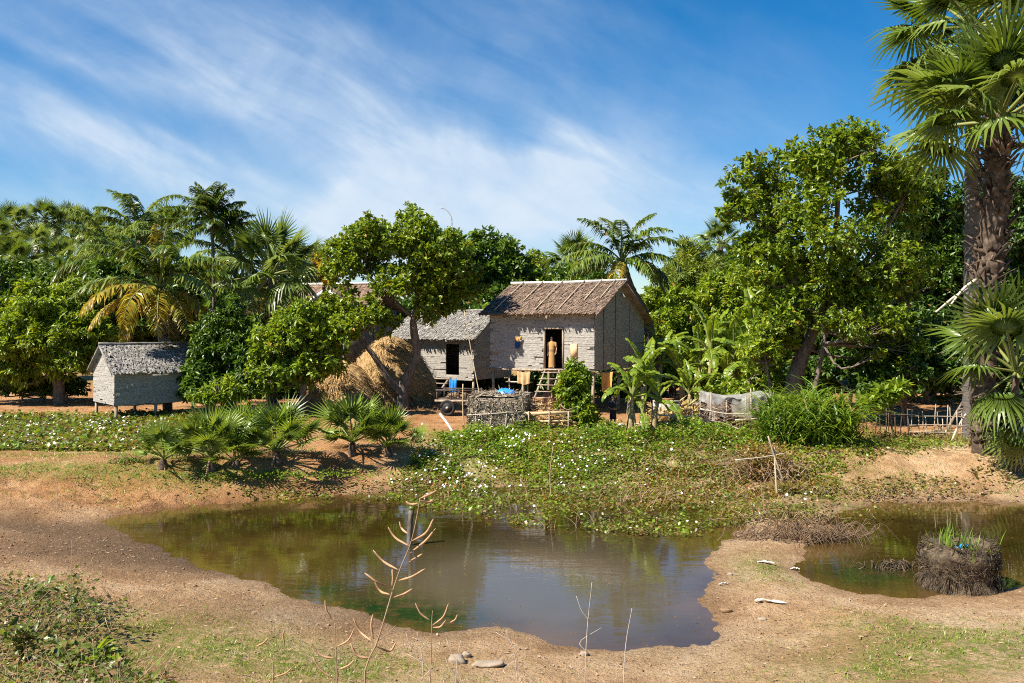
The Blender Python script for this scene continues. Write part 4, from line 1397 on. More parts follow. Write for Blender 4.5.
_fr = np.random.default_rng(61)
FAN = {}
for key, kw in {'young': dict(split=.24, droop=.07, cup=.05), 'spiky': dict(split=.20, droop=.08, cup=.02, n=24, span=270), 'mid': dict(split=.26, droop=.24, cup=.10), 'old': dict(split=.26, droop=.42, cup=.18)}.items():
    FAN[key] = [fan_leaf(1.0, 1.10, _fr, **kw) for _ in range(2)]
FANM = {}


def fan_data(key, m_leaf):
    k = (key, m_leaf)
    if k not in FANM:
        FANM[k] = [f.mesh('fan_leaf', [M[m_leaf], M['petiole'] if m_leaf != 'palm_dead' else M['dead_stem']]) for f in FAN[key]]
    return FANM[k]


def fan_crown(root, hub, n, size, rng, emin=-40, emax=80, mats=('palm',), dead=0, keys=('young', 'mid', 'old')):
    """fan leaves spiral round the hub, the oldest hanging lowest"""
    hub = np.asarray(hub, float)
    for i in range(n):
        f = i / max(1, n - 1)
        el_ = emax - (emax - emin) * f ** 0.85 + rng.uniform(-7, 7)
        az_ = i * 137.5 + rng.uniform(-14, 14)
        key = keys[0] if f < .35 else (keys[1] if f < .75 else keys[2])
        ml = mats[rng.integers(len(mats))]
        if dead and i >= n - dead:
            ml = 'palm_dead'
            key = 'old'
            el_ = rng.uniform(-75, -45)
        me = fan_data(key, ml)[rng.integers(2)]
        o = link('fan_leaf', me, root)
        o.location = tuple(hub)
        s = size * rng.uniform(.88, 1.10)
        Mx = Matrix.Rotation(R(az_), 4, 'Z') @ Matrix.Rotation(R(-el_), 4, 'Y') @ Matrix.Rotation(R(rng.uniform(-25, 25)), 4, 'X')
        o.rotation_euler = Mx.to_euler()
        o.scale = (s, s, s)


def palm_trunk(root, pts, rad, rng, bark='palm_bark', rings=True, n=40, sides=10):
    mb = MB()
    P = smooth_path(pts, n)
    r = np.interp(np.linspace(0, 1, n), np.linspace(0, 1, len(rad)), rad)
    if rings:
        r = r * (1 + .05 * np.where(np.arange(n) % 2 == 0, 1, -1))
    tube(mb, P, r, sides, rng=rng, wob=.06)
    return mb.build('trunk', M[bark], root, False)


def fan_palm(label, px, D, hubpy, n, size, seed, hubpx=None, r=.22, mats=('palm',), dead=2, name='sugar_palm', cat='palm', group=None, emin=-40, zb=None):
    rng = np.random.default_rng(seed)
    g = GD(px, D)
    t = thing(name, label, cat, tuple(g), 0, group)
    hub = W3(hubpx if hubpx is not None else px, hubpy, D) - g
    palm_trunk(t, [(0, 0, -.2), tuple(hub * .5 + np.array([rng.uniform(-.1, .1), 0, 0])), tuple(hub)], [r * 1.25, r, r * .9], rng)
    fan_crown(t, hub, n, size, rng, emin=emin, mats=mats, dead=dead)
    return t


SK = 'fan palms along the far skyline'
for i, (px, py, D_, sz, lab) in enumerate([
        (16, 226, 78, 1.30, 'leftmost fan palm on the skyline'),
        (46, 219, 80, 1.15, 'second fan palm from the left edge on the skyline'),
        (60, 262, 70, 1.25, 'low fan palm just above the crown of the round mango tree'),
        (92, 232, 78, 1.35, 'fan palm on the skyline left of the coconut palm'),
        (14, 264, 70, 1.3, 'low fan palm at the left edge above the mango tree'),
        (118, 250, 72, 1.4, 'fan palm peeking out behind the left fronds of the coconut palm'),
        (721, 243, 70, 1.25, 'fan palm on the skyline left of the tall right hand tree'),
        (742, 262, 66, 1.0, 'smaller fan palm tucked beside the tall right hand tree'),
        (574, 262, 60, 1.25, 'dark fan palm behind the house roof left of the leaning coconut palm')]):
    fan_palm(lab, px, D_, py, 24, sz, 70 + i, r=.2, group=SK, mats=('palm', 'palm', 'palm_pale') if px < 130 else ('palm',), dead=2)
fan_palm('big fan palm standing between the areca palms and the haystack tree', 272, 46, 275, 26, 1.75, 80, r=.24, mats=('palm', 'palm_pale'), dead=1, emin=-30)

# --- coconut palms
FRO = {}


def frond_data(key):
    """frond meshes by (elevation, bend, length, material)"""
    if key not in FRO:
        e0, k, L_, ml, sd = key
        FRO[key] = coco_frond(L_, R(e0), R(k), np.random.default_rng(sd), ll=L_ * (.34 if L_ < 2.5 else .235)).mesh('frond', [M[ml], M['petiole'] if ml != 'palm_dead' else M['dead_stem']])
    return FRO[key]


def coco_crown(root, hub, specs):
    for (azd, e0, k, L_, ml) in specs:
        o = link('frond', frond_data((e0, k, L_, ml, int(azd) % 3)), root)
        o.location = tuple(hub)
        o.rotation_euler = (0, 0, R(azd))


rng = np.random.default_rng(91)
D = 42.0
g = GD(168, D)
t = thing('coconut_palm', 'coconut palm with yellowing lower fronds hanging over the granary roof', 'palm', tuple(g))
hub = W3(160, 288, D) - g
palm_trunk(t, [(0, 0, -.2), (-.25, 0, 2.5), tuple(hub)], [.22, .17, .16], rng)
sp = []
for azd, e0, k, L_, ml in [
        (20, 80, 60, 4.0, 'palm'), (100, 84, 50, 3.8, 'palm'), (170, 74, 75, 4.2, 'palm'), (200, 62, 80, 4.2, 'palm'), (250, 68, 80, 4.2, 'palm'), (300, 60, 85, 4.2, 'palm'), (345, 55, 90, 4.0, 'palm'),
        (140, 50, 85, 4.2, 'palm'), (60, 50, 80, 4.2, 'palm'), (20, 38, 90, 4.2, 'palm'), (330, 30, 95, 4.2, 'palm_pale'), (185, 24, 75, 4.4, 'palm_pale'), (225, 12, 80, 4.2, 'palm_yellow'),
        (205, -8, 62, 3.9, 'palm_yellow'), (262, 6, 95, 4.0, 'palm_yellow'), (290, -8, 80, 3.8, 'palm_yellow'), (320, -12, 72, 3.8, 'palm_yellow'), (350, -6, 84, 3.8, 'palm_yellow'), (305, -34, 60, 3.6, 'palm_dead'),
        (240, -30, 60, 3.6, 'palm_yellow'), (285, 78, 30, 3.3, 'palm_yellow')]:
    sp.append((azd, e0, k, L_, ml))
coco_crown(t, hub, sp)

D = 47.0
g = GD(652, D)
t = thing('coconut_palm', 'leaning coconut palm behind the gable of the main house', 'palm', tuple(g))
hub = W3(622, 262, D) - g
palm_trunk(t, [(0, 0, -.2), tuple(W3(655, 362, D) - g), tuple(W3(644, 315, D) - g), tuple(W3(630, 288, D) - g), tuple(hub)], [.36, .33, .30, .27, .24], rng, bark='palm_bark')
coco_crown(t, hub, [(azd, e0, k, L_, ml) for azd, e0, k, L_, ml in [
    (10, 82, 70, 3.6, 'palm'), (120, 80, 70, 3.6, 'palm'), (200, 72, 80, 3.8, 'palm'), (260, 70, 90, 3.8, 'palm'), (320, 64, 95, 3.8, 'palm'), (0, 56, 100, 3.8, 'palm'), (50, 52, 95, 3.6, 'palm'),
    (160, 48, 95, 3.8, 'palm'), (185, 30, 85, 4.0, 'palm_pale'), (215, 18, 75, 4.0, 'palm_pale'), (340, 26, 95, 3.8, 'palm'), (300, 14, 100, 3.6, 'palm'), (20, 10, 95, 3.6, 'palm'), (175, 2, 55, 3.6, 'palm_pale'),
    (250, -5, 90, 3.0, 'palm_yellow'), (355, -10, 70, 3.2, 'palm_pale'), (100, 20, 90, 3.6, 'palm')]])

# --- slender areca palms
for i, (px, D_, hx, hy, lab) in enumerate([(214, 46, 211, 218, 'taller of the two slender areca palms left of the fan palm'), (246, 47, 232, 226, 'curved thin areca palm leaning left beside the taller one')]):
    rng = np.random.default_rng(95 + i)
    g = GD(px, D_)
    t = thing('areca_palm', lab, 'palm', tuple(g), 0, 'slender areca palms')
    hub = W3(hx, hy, D_) - g
    palm_trunk(t, [(0, 0, -.2), tuple(hub * np.array([.1, 1, .5])), tuple(hub * np.array([.35, 1, .82])), tuple(hub)], [.11, .09, .085, .08], rng, n=50, sides=8)
    sc = 1.0 if i == 0 else .7
    for k in range(22 if i == 0 else 11):
        o = link('frond', frond_data((int([86, 68, 48, 28, 5, -25][k % 6]), 48, 2.2, 'palm', k % 2)), t)
        o.location = tuple(hub)
        o.rotation_euler = (0, 0, R(k * 137.5))
        o.scale = (sc * .95, sc * 1.2, sc * .95)

# --- more palms that raise the green skyline on the left
LP = 'palms behind the granary'
for i, (px, hy, D_, sc, lab) in enumerate([(112, 262, 60, 1.15, 'coconut palm behind the left side of the yellowing coconut palm'), (138, 238, 64, 1.2, 'coconut palm rising just left above the yellowing coconut palm'),
                                       (236, 262, 57, 1.0, 'coconut palm low between the areca palms and the big fan palm'), (300, 285, 60, .9, 'coconut palm crown just left of the haystack tree')]):
    rng = np.random.default_rng(400 + i)
    g = GD(px, D_)
    t = thing('coconut_palm', lab, 'palm', tuple(g), 0, LP)
    hub = W3(px, hy, D_) - g
    palm_trunk(t, [(0, 0, -.2), tuple(hub * .5), tuple(hub)], [.2, .17, .16], rng, n=20)
    for k in range(18):
        o = link('frond', frond_data((int([82, 66, 50, 32, 12, -8][k % 6]), 85, 4.2, 'palm' if k % 3 else 'palm_pale', k % 3)), t)
        o.location = tuple(hub)
        o.rotation_euler = (0, 0, R(k * 137.5 + i * 40))
        o.scale = (sc * rng.uniform(.85, 1.1),) * 3
for i, (px, hy, D_, sz, lab) in enumerate([(72, 226, 82, 1.3, 'fan palm on the skyline above the round mango tree'), (38, 246, 74, 1.25, 'fan palm filling the skyline gap at the far left'), (168, 228, 74, 1.3, 'fan palm behind the top fronds of the yellowing coconut palm'), (-6, 238, 74, 1.3, 'fan palm half cut by the left picture edge'), (310, 268, 64, 1.2, 'fan palm behind the yellowing small tree')]):
    fan_palm(lab, px, D_, hy, 24, sz, 420 + i, r=.2, group=SK, mats=('palm', 'palm_pale'), dead=1)
simple_tree('broadleaf_tree', 'dense green tree behind the coconut palm fronds left of the granary', 'tree', 130, 54, [(120, 300, 54, 44, 40), (95, 320, 54, 36, 40), (158, 312, 54, 34, 44)], 'dense', 440, .2, group=BG, L=.40, W=.16, per=9, dens=.55, br=(.6, 1.0))
simple_tree('broadleaf_tree', 'dark bush wall added in place of shade behind the pale lattice fence', 'tree', 905, 37, [(880, 372, 37, 30, 34), (915, 365, 37.5, 34, 36), (950, 372, 37, 26, 36)], 'dark', 441, .08, group='undergrowth shrubs behind the yard', L=.28, W=.13, per=9, dens=.8, br=(.4, .7))  # dark foliage added here stands in for the shade behind the fence
simple_tree('broadleaf_tree', 'leafy growth round the foot of the tall tree trunk', 'tree', 775, 36.2, [(762, 350, 36.2, 22, 30)], 'bright', 442, .06, group='undergrowth shrubs behind the yard', L=.24, W=.11, per=9, dens=.8, br=(.35, .6))

# --- the two sugar palms on the right
rng = np.random.default_rng(101)
D = 32.0
g = GD(971, D)
t = thing('sugar_palm', 'tall thin trunked sugar palm, its crown cut by the top edge', 'palm', tuple(g))
hub = W3(973, 28, D) - g
palm_trunk(t, [(0, 0, -.2), tuple(hub * .5), tuple(hub)], [.31, .26, .23], rng, n=60, sides=12)
fan_crown(t, hub, 36, 2.0, rng, emin=-60, emax=82, mats=('palm', 'palm_pale'), dead=2)

D = 29.0
g = G(985, 452)
D = g[1]
t = thing('sugar_palm', 'thick sugar palm with a shaggy trunk of old leaf bases', 'palm', tuple(g))
hub = W3(999, 122, D) - g
pts = [(0, 0, -.2), tuple(W3(984, 330, D) - g), tuple(W3(994, 220, D) - g), tuple(hub)]
tr_ = palm_trunk(t, pts, [.40, .37, .43, .35], rng, bark='boot', n=50, sides=12)
mb = MB()
P = smooth_path(pts, 200)
for i in range(620):
    f = rng.uniform(.04, .99)
    c_ = P[int(f * 199)]
    a = i * 2.39996 + rng.uniform(-.2, .2)
    out = np.array([math.cos(a), math.sin(a), 0])
    tn = np.array([-math.sin(a), math.cos(a), 0])
    r_ = np.interp(f, [0, .4, .7, 1], [.40, .37, .42, .34])
    ln = rng.uniform(.16, .50) * (1.2 if f > .45 else .7)
    lift = rng.uniform(.25, 1.1)
    b0 = c_ + out * (r_ - .06)
    w = rng.uniform(.04, .11)
    dr = out * lift + np.array([0, 0, 1.0]) * rng.uniform(.35, 1.0) * rng.choice([1, 1, 1, -.6])
    dr = nrm(dr + tn * rng.uniform(-.3, .3))
    e = b0 + dr * ln
    th = out * .035
    mb.add([b0 - tn * w, b0 + tn * w, e + tn * w * .45, e - tn * w * .45, b0 - tn * w + th + out * .03, b0 + tn * w + th + out * .03, e + tn * w * .3 + th, e - tn * w * .3 + th], BOXF)
mb.build('leaf_base', M['boot'], t)
fan_crown(t, hub, 30, 2.0, rng, emin=-4, emax=84, mats=('palm', 'palm_pale', 'palm_pale'), dead=0, keys=('young', 'mid', 'mid'))
# dry grey stalks sticking out of the shaggy trunk
for (p0, p1) in (((978, 286), (936, 312)), ((976, 280), (950, 306))):
    mb = MB()
    a, b_ = W3(*p0, D - .3) - g, W3(*p1, D - 1.2) - g
    tube(mb, smooth_path([a, (a + b_) / 2 + np.array([0, 0, .12]), b_], 8), np.linspace(.06, .03, 8), 6)
    mb.build('dry_stalk', M['driftwood'], t)

# --- young palm at the right edge with big low fans
rng = np.random.default_rng(103)
g = G(1012, 470)
D = g[1]
t = thing('young_palm', 'young fan palm at the right edge with one browned leaf hanging to the ground', 'palm', tuple(g))
hub = W3(1016, 372, D) - g
palm_trunk(t, [(0, 0, -.2), tuple(hub * .5), tuple(hub)], [.16, .13, .10], rng, bark='boot', n=12)


def put_leaf(root, key, ml, loc, az_, el_, size, roll=0):
    o = link('fan_leaf', fan_data(key, ml)[0], root)
    o.location = tuple(loc)
    o.rotation_euler = (Matrix.Rotation(R(az_), 4, 'Z') @ Matrix.Rotation(R(-el_), 4, 'Y') @ Matrix.Rotation(R(roll), 4, 'X')).to_euler()
    o.scale = (size,) * 3


for key, ml, az_, el_, size, roll in [('young', 'palm_pale', 200, 62, 1.45, 30), ('mid', 'palm_pale', 230, 48, 1.5, 0), ('mid', 'palm', 265, 30, 1.25, 20), ('young', 'palm', 320, 60, 1.4, 0), ('mid', 'palm', 175, 40, 1.3, -20),
                                      ('young', 'palm', 250, 78, 1.35, 0), ('mid', 'palm', 30, 50, 1.4, 0), ('mid', 'palm', 90, 40, 1.4, 0), ('mid', 'palm', 290, 5, 1.05, 0), ('mid', 'palm', 195, 12, 1.1, 10), ('old', 'palm', 225, -20, 1.1, 0), ('old', 'palm_pale', 190, -28, 1.0, 15), ('old', 'palm', 265, -38, 1.05, 0), ('old', 'palm', 310, -25, 1.0, 0)]:
    put_leaf(t, key, ml, hub, az_, el_, size * 1.22, roll)
put_leaf(t, 'old', 'palm_pale', hub + np.array([-.3, -.3, -.7]), 248, -66, 1.2, 0)
put_leaf(t, 'old', 'palm_dead', hub + np.array([0, -.2, -1.2]), 280, -70, .95, 10)

# --- palmettos on the left bank
M['palm_bright'] = leaf_mat('palm_leaf_bright', (0.075, 0.125, 0.018), (0.165, 0.225, 0.040), (0.26, 0.18, 0.06), 0.04, trans=0.36, rough=0.36, spec=0.5)
PG = 'young fan palms on the left bank'
for i, (px, py, h, sz, n, lab) in enumerate([
        (163, 468, .55, .62, 11, 'smallest young fan palm, leftmost on the pond bank'),
        (212, 470, .95, .82, 16, 'young fan palm with a shaggy foot second from the left on the bank'),
        (245, 455, .75, .78, 13, 'pale young fan palm partly hidden between two darker ones'),
        (278, 463, .85, .84, 16, 'third dark young fan palm on the bank left of the haystack foot'),
        (352, 455, .95, .86, 17, 'fullest young fan palm directly below the haystack'),
        (388, 456, .70, .74, 13, 'rightmost young fan palm with a browning low leaf'),
        (236, 466, .35, .55, 9, 'low young fan palm crouching between the bank palms')]):
    rng = np.random.default_rng(110 + i)
    g = G(px, py)
    t = thing('young_palm', lab, 'palm', tuple(g), 0, PG)
    hub = np.array([rng.uniform(-.05, .05), 0, h * .42])
    palm_trunk(t, [(0, 0, -.1), (0, 0, h * .2), tuple(hub)], [.15, .13, .08], rng, bark='boot', n=8)
    fan_crown(t, hub, n, sz * 1.12, rng, emin=12, emax=86, mats=('palm_bright', 'palm_bright', 'palm'), dead=1, keys=('spiky', 'spiky', 'spiky'))


# ================================================================== BANANAS
def banana_leaf(L, Wd, e0, k, rng, tears=.65):
    mb = MB()
    n = 15
    t = np.linspace(0, 1, n)
    e = e0 - k * t ** 1.3
    P = np.stack([np.concatenate([[0], np.cumsum(np.cos(e))[:-1]]) * L / (n - 1), .04 * L * np.sin(t * 3 + rng.uniform(0, 6)) * t, np.concatenate([[0], np.cumsum(np.sin(e))[:-1]]) * L / (n - 1)], -1)
    tube(mb, P, np.linspace(.035, .006, n), 5, cap=False, m=1)
    i0 = 3
    w = Wd * .5 * np.sin(PI * np.clip((t - .17) / .83, 0, 1)) ** .55
    T = nrm(np.gradient(P, axis=0))
    Nn = np.stack([-T[:, 2], 0 * t, T[:, 0]], -1)
    for s in (-1, 1):
        fold = rng.uniform(-.1, .45)
        for i in range(i0, n - 1):
            dv = nrm(np.array([0, s, 0.0]) + Nn[i] * (fold + rng.uniform(-tears, tears) * .5) + T[i] * .12)
            g = rng.uniform(.0, .22) if rng.random() < tears else 0.0
            a, b_ = P[i], P[i + 1] * (1 - g) + P[i] * g
            va = a + dv * w[i] * rng.uniform(.92, 1.0)
            vb = b_ + dv * w[i + 1] * rng.uniform(.92, 1.0)
            m1, m2 = (a + va) / 2 + Nn[i] * .03, (b_ + vb) / 2 + Nn[i] * .03
            mb.add([a, b_, m2, m1, vb - Nn[i] * w[i] * .12, va - Nn[i] * w[i] * .12], np.array([[0, 1, 2, 3], [3, 2, 4, 5]]))
    return mb


_br = np.random.default_rng(131)
BL = []
for e0, k in ((82, 40), (74, 70), (62, 80), (50, 95), (35, 100), (12, 90)):
    BL.append([banana_leaf(1.0, .27, R(e0), R(k), _br).mesh('banana_leaf', [M['banana'], M['petiole']]) for _ in range(2)])


def banana(label, base, stems, seed, group=None):
    """stems: (dx, dy, height, leaf length, number of leaves)"""
    rng = np.random.default_rng(seed)
    t = thing('banana_plant', label, 'banana plant', tuple(base), 0, group)
    for (dx, dy, h, L_, nl) in stems:
        top = np.array([dx + rng.uniform(-.12, .12), dy, h])
        mb = MB()
        tube(mb, smooth_path([(dx, dy, -.15), (dx, dy, h * .5), tuple(top)], 10), np.linspace(.13, .07, 10), 9, rng=rng, wob=.08)
        for q in range(7):     # dry sheaths hanging on the stem
            a = rng.uniform(0, 6.28)
            z = rng.uniform(.25, .95) * h
            o_ = np.array([math.cos(a), math.sin(a), 0])
            c_ = np.array([dx, dy, z]) + o_ * .11
            w_ = np.array([-o_[1], o_[0], 0]) * .06
            dn = np.array([0, 0, -1.0]) * rng.uniform(.3, .8) + o_ * .12
            mb.add([c_ - w_, c_ + w_, c_ + w_ * .6 + dn, c_ - w_ * .6 + dn], np.array([[0, 1, 2, 3]]))
        mb.build('stem', M['banana_stem'], t)
        a0 = rng.uniform(0, 360)
        for i in range(nl):
            f = i / max(1, nl - 1)
            o = link('leaf', BL[min(5, int(f * 5.99))][rng.integers(2)], t)
            o.location = tuple(top)
            o.rotation_euler = (0, 0, R(a0 + i * 137.5 + rng.uniform(-20, 20)))
            s = L_ * rng.uniform(.85, 1.1)
            o.scale = (s, s * rng.uniform(.85, 1.1), s)
    return t


BGp = 'banana clumps behind the yard'
banana('front banana clump with several bare stems right of the main house', G(643, 437), [(-.45, 0, 1.55, 1.9, 6), (.05, .25, 2.0, 2.0, 7), (.42, -.1, 1.35, 1.7, 5), (-.1, -.3, .9, 1.4, 3)], 140, BGp)
banana('tallest banana clump under the pale feathery tree', GD(722, 42), [(-.6, 0, 2.9, 2.7, 8), (.6, .3, 2.5, 2.5, 7), (0, -.5, 1.4, 2.2, 5)], 141, BGp)
banana('banana clump behind the grey tarpaulin', GD(752, 40), [(0, 0, 2.4, 2.4, 7), (.8, .2, 1.6, 2.2, 6)], 142, BGp)
banana('small banana clump between the concrete trough and the tall banana', GD(690, 38.5), [(0, 0, 1.1, 1.8, 6), (.7, .3, .8, 1.6, 5)], 143, BGp)
banana('tall banana clump right of the feathery tree before the tall tree', GD(752, 45), [(0, 0, 3.6, 2.8, 8), (-.9, .3, 2.8, 2.6, 7)], 146, BGp)
banana('banana clump in the shade left of the tallest banana clump', GD(698, 43), [(0, 0, 2.2, 2.5, 8), (-.8, .2, 1.7, 2.2, 6)], 147, BGp)
banana('banana clump behind the rear corner of the main house', GD(660, 46), [(0, 0, 2.2, 2.3, 7)], 144, BGp)
banana('pale upright banana leaves behind the left end of the main roof', GD(484, 53), [(0, 0, 4.0, 2.2, 5)], 145, BGp)


# ================================================================== OBJECTS IN THE YARD
def straw_dome(name, label, cat, base, prof, n_str, rng, squash=1.0, ln=.28, matn='straw', bumpy=.10, group=None):
    """prof: (radius, height) from the foot to the top"""
    t = MB()
    pr = smooth_path(np.array(prof, float), 18)
    sides = 40
    th = np.arange(sides) / sides * 2 * PI
    rr = pr[:, :1] * (1 + bumpy * np.array([[fbm(np.array(math.cos(a) * 1.6 + 5 + base[0]), np.array(math.sin(a) * 1.6 + z * .9), 3) for a in th] for z in pr[:, 1]]))
    V = np.stack([np.cos(th)[None] * rr, np.sin(th)[None] * rr * squash, np.repeat(pr[:, 1:], sides, 1)], -1)
    i = np.arange(17)[:, None] * sides
    j = np.arange(sides)[None]
    k = (j + 1) % sides
    t.add(V.reshape(-1, 3), np.stack([i + j, i + k, i + sides + k, i + sides + j], -1).reshape(-1, 4))
    t.f.append(np.arange(sides)[None] + 17 * sides)
    t.mi.append(0)
    a = rng.uniform(0, 2 * PI, n_str)
    f = rng.uniform(0, .995, n_str) ** .9
    rz = np.stack([np.interp(f, np.linspace(0, 1, 18), pr[:, q]) for q in (0, 1)], -1)
    o = np.stack([np.cos(a), np.sin(a) * squash, 0 * a], -1)
    C = o * rz[:, :1] * rng.uniform(.97, 1.03, n_str)[:, None] + np.array([0, 0, 1.0]) * rz[:, 1:]
    tn = np.stack([-np.sin(a), np.cos(a), 0 * a], -1)
    dr = nrm(o * rng.uniform(.05, .85, n_str)[:, None] - np.array([0, 0, 1.0]) * rng.uniform(.3, 1, n_str)[:, None] + tn * rng.normal(size=n_str)[:, None] * .5)
    L_ = ln * rng.uniform(.5, 1.3, n_str)
    leaves(t, C, dr, o, L_, .034, fold=.2, wide=.4)
    ob = t.build(name, M[matn])
    ob.location = tuple(base)
    return tag(ob, label, cat, group)


rng = np.random.default_rng(151)
D = 46.0
H_ = WZ(334, D) - 1.0
straw_dome('haystack', 'tall shaggy straw haystack behind the curved twin trunk', 'haystack', GD(390, D) - [0, 0, .1], [(2.5, 0), (2.4, .4), (2.2, 1.3), (1.75, 2.4), (1.15, H_ - .6), (.6, H_ - .15), (.05, H_ + .05)], 9000, rng, ln=.55, bumpy=.22)
D = 44.0
straw_dome('haystack', 'low slumped straw heap left of the tall haystack', 'haystack', GD(344, D) - [0, 0, .1], [(2.2, 0), (2.0, .4), (1.6, 1.1), (1.15, 1.8), (.6, 2.3), (.05, 2.55)], 7500, rng, bumpy=.34, ln=.5)

mb = MB()
k = 2600
C = np.stack([rng.normal(-6.6, 2.0, k), rng.normal(43.2, 1.3, k), np.zeros(k)], -1)
C[:, 2] = height(C[:, 0], C[:, 1]) + rng.uniform(.01, .08, k)
leaves(mb, C, nrm(rdir(rng, k) * [1, 1, .2]), np.array([0, 0, 1.0]) + rng.normal(size=(k, 3)) * .4, rng.uniform(.15, .5, k), .03)
tag(mb.build('loose_straw', M['straw']), kind='stuff')

# --- covered heap and brushwood heap before the ladder
D = 34.3
g = GD(500, D)
t = thing('thatch_heap', 'grey heap boxed in with old thatch panels under a blue plastic sheet', 'heap', tuple(g), R(-8))
hw, hd, hh = 1.08, .8, WZ(396, D) - g[2]
mb = MB()
n_ = 15
for (o, u, nn, U) in (((-hw, -hd, hh), (1, 0, 0), (0, -1, 0), hw * 2), ((hw, -hd, hh), (0, 1, 0), (1, 0, 0), hd * 2), ((-hw, hd, hh), (0, -1, 0), (-1, 0, 0), hd * 2), ((hw, hd, hh), (-1, 0, 0), (0, 1, 0), hw * 2)):
    k = int(U * 620)
    o_, u_, n3 = np.array(o, float), np.array(u, float), np.array(nn, float)
    C = o_ + u_ * rng.uniform(0, U, k)[:, None] + np.array([0, 0, -1.0]) * rng.uniform(0, hh, k)[:, None] + n3 * rng.uniform(.01, .10, k)[:, None]
    T = nrm(u_ * rng.normal(size=k)[:, None] * .8 + np.array([0, 0, -1.0]) * rng.uniform(-.3, 1, k)[:, None] + n3 * rng.uniform(-.1, .25, k)[:, None])
    leaves(mb, C, T, n3 + rng.normal(size=(k, 3)) * .3, rng.uniform(.10, .30, k), rng.uniform(.025, .05, k), fold=.15)
box(mb, (-hw, -hd, -.05), (hw, hd, hh - .02))
mb.build('thatch_panel', M['old_thatch'], t)
mb = MB()
xs = np.linspace(-hw * 1.02, hw * 1.02, 22)
ys = np.linspace(-hd * 1.04, hd * 1.04, 16)
X, Y = np.meshgrid(xs, ys, indexing='ij')
Zt = hh + .02 + .16 * (1 - (X / hw) ** 2 * .8) * (1 - (Y / hd) ** 2 * .8) + .09 * fbm(X * 2.2, Y * 2.2, 3)
ii = np.arange(21)[:, None] * 16 + np.arange(15)[None]
mb.add(np.stack([X, Y, Zt], -1).reshape(-1, 3), np.stack([ii, ii + 16, ii + 17, ii + 1], -1).reshape(-1, 4))
C = np.stack([rng.uniform(-hw, hw, 700), rng.uniform(-hd, hd, 700), np.zeros(700)], -1)
C[:, 2] = hh + .06 + .14 * (1 - (C[:, 0] / hw) ** 2 * .8) * (1 - (C[:, 1] / hd) ** 2 * .8)
leaves(mb, C, nrm(rdir(rng, 700) * [1, 1, .25]), np.array([0, 0, 1.0]) + rng.normal(size=(700, 3)) * .3, rng.uniform(.12, .35, 700), .05)
mb.build('thatch_top', M['old_thatch'], t)
for x in (-hw * .8, -.25, .35):
    mb = MB()
    tube(mb, [(x, -hd - .09, -.1), (x + .05, -hd - .1, hh * .62)], .025, 5)
    mb.build('stake', M['driftwood'], t)
for z, a in ((.14, .02), (hh * .5, .16)):
    mb = MB()
    tube(mb, [(-hw - .1, -hd - .12, z), (hw * .9, -hd - .12, z + a)], .022, 5)
    mb.build('rail', M['driftwood'], t)
# the sheet on top
mb = MB()
xs = np.linspace(-.46, .42, 18)
ys = np.linspace(-.34, .3, 12)
X, Y = np.meshgrid(xs, ys, indexing='ij')
e = np.clip(1 - (X / .48) ** 2 - (Y / .36) ** 2, 0, 1)
Zt = .02 + .26 * e ** .5 + .05 * fbm(X * 5, Y * 5, 3) * (e > 0)
sc_ = .86 + .14 * e
ii = np.arange(17)[:, None] * 12 + np.arange(11)[None]
V = np.stack([X * sc_, Y * sc_, Zt], -1).reshape(-1, 3)
mb.add(V, np.stack([ii, ii + 12, ii + 13, ii + 1], -1).reshape(-1, 4))
o = mb.build('plastic_sheet', M['blue_tarp'], None, True)
o.location = tuple(W3(506, 396, D - .25) + np.array([0, 0, .02]))
tag(o, 'crumpled bright blue plastic sheet on top of the grey thatch heap', 'sheet')

g = GD(546, 33.9)
t = thing('brushwood_heap', 'orange brown heap of brushwood and straw at the foot of the ladder', 'heap', tuple(g))
mb = MB()
k = 900
C = np.stack([rng.uniform(-1.05, 1.0, k), rng.uniform(-.5, .5, k), np.zeros(k)], -1)
C[:, 2] = rng.uniform(0, 1, k) ** .8 * 1.25 * (1 - (C[:, 0] / 1.3) ** 2) * (1 - (C[:, 1] / .8) ** 2)
leaves(mb, C, nrm(rdir(rng, k) * [1, .7, .55] + [0, -.15, -.1]), rdir(rng, k) + [0, -.5, .8], rng.uniform(.25, .6, k), rng.uniform(.02, .06, k))
mb.build('straw_mass', M['straw'], t)
mb = MB()
xs = np.linspace(-1.1, 1.05, 16)
ys = np.linspace(-.58, .6, 10)
X, Y = np.meshgrid(xs, ys, indexing='ij')
Zt = .88 * np.clip(1 - (X / 1.12) ** 4, 0, 1) * np.clip(1 - (np.abs(Y) / .62) ** 3, 0, 1) + .08 * fbm(X * 3, Y * 3, 3)
ii = np.arange(15)[:, None] * 10 + np.arange(9)[None]
mb.add(np.stack([X, Y, Zt], -1).reshape(-1, 3), np.stack([ii, ii + 10, ii + 11, ii + 1], -1).reshape(-1, 4))
mb.build('core', M['weed_red'] if False else M['straw'], t)
mb = MB()
for q in range(60):
    c_ = np.array([rng.uniform(-.9, .9), rng.uniform(-.45, .3), rng.uniform(.55, 1.05)])
    d_ = rdir(rng, 1)[0] * [1, .6, .4]
    tube(mb, smooth_path([c_ - d_ * .4, c_ + rng.normal(size=3) * .05, c_ + d_ * .4], 5), np.linspace(.02, .008, 5), 4)
mb.build('branches', M['dead_stem'], t)
mb = MB()
bar(mb, (-.85, -.60, .80), (.98, -.60, .84), .06, .13)
bar(mb, (-.4, -.61, .50), (1.0, -.61, .52), .05, .07)
mb.build('plank', M['ply'], t)
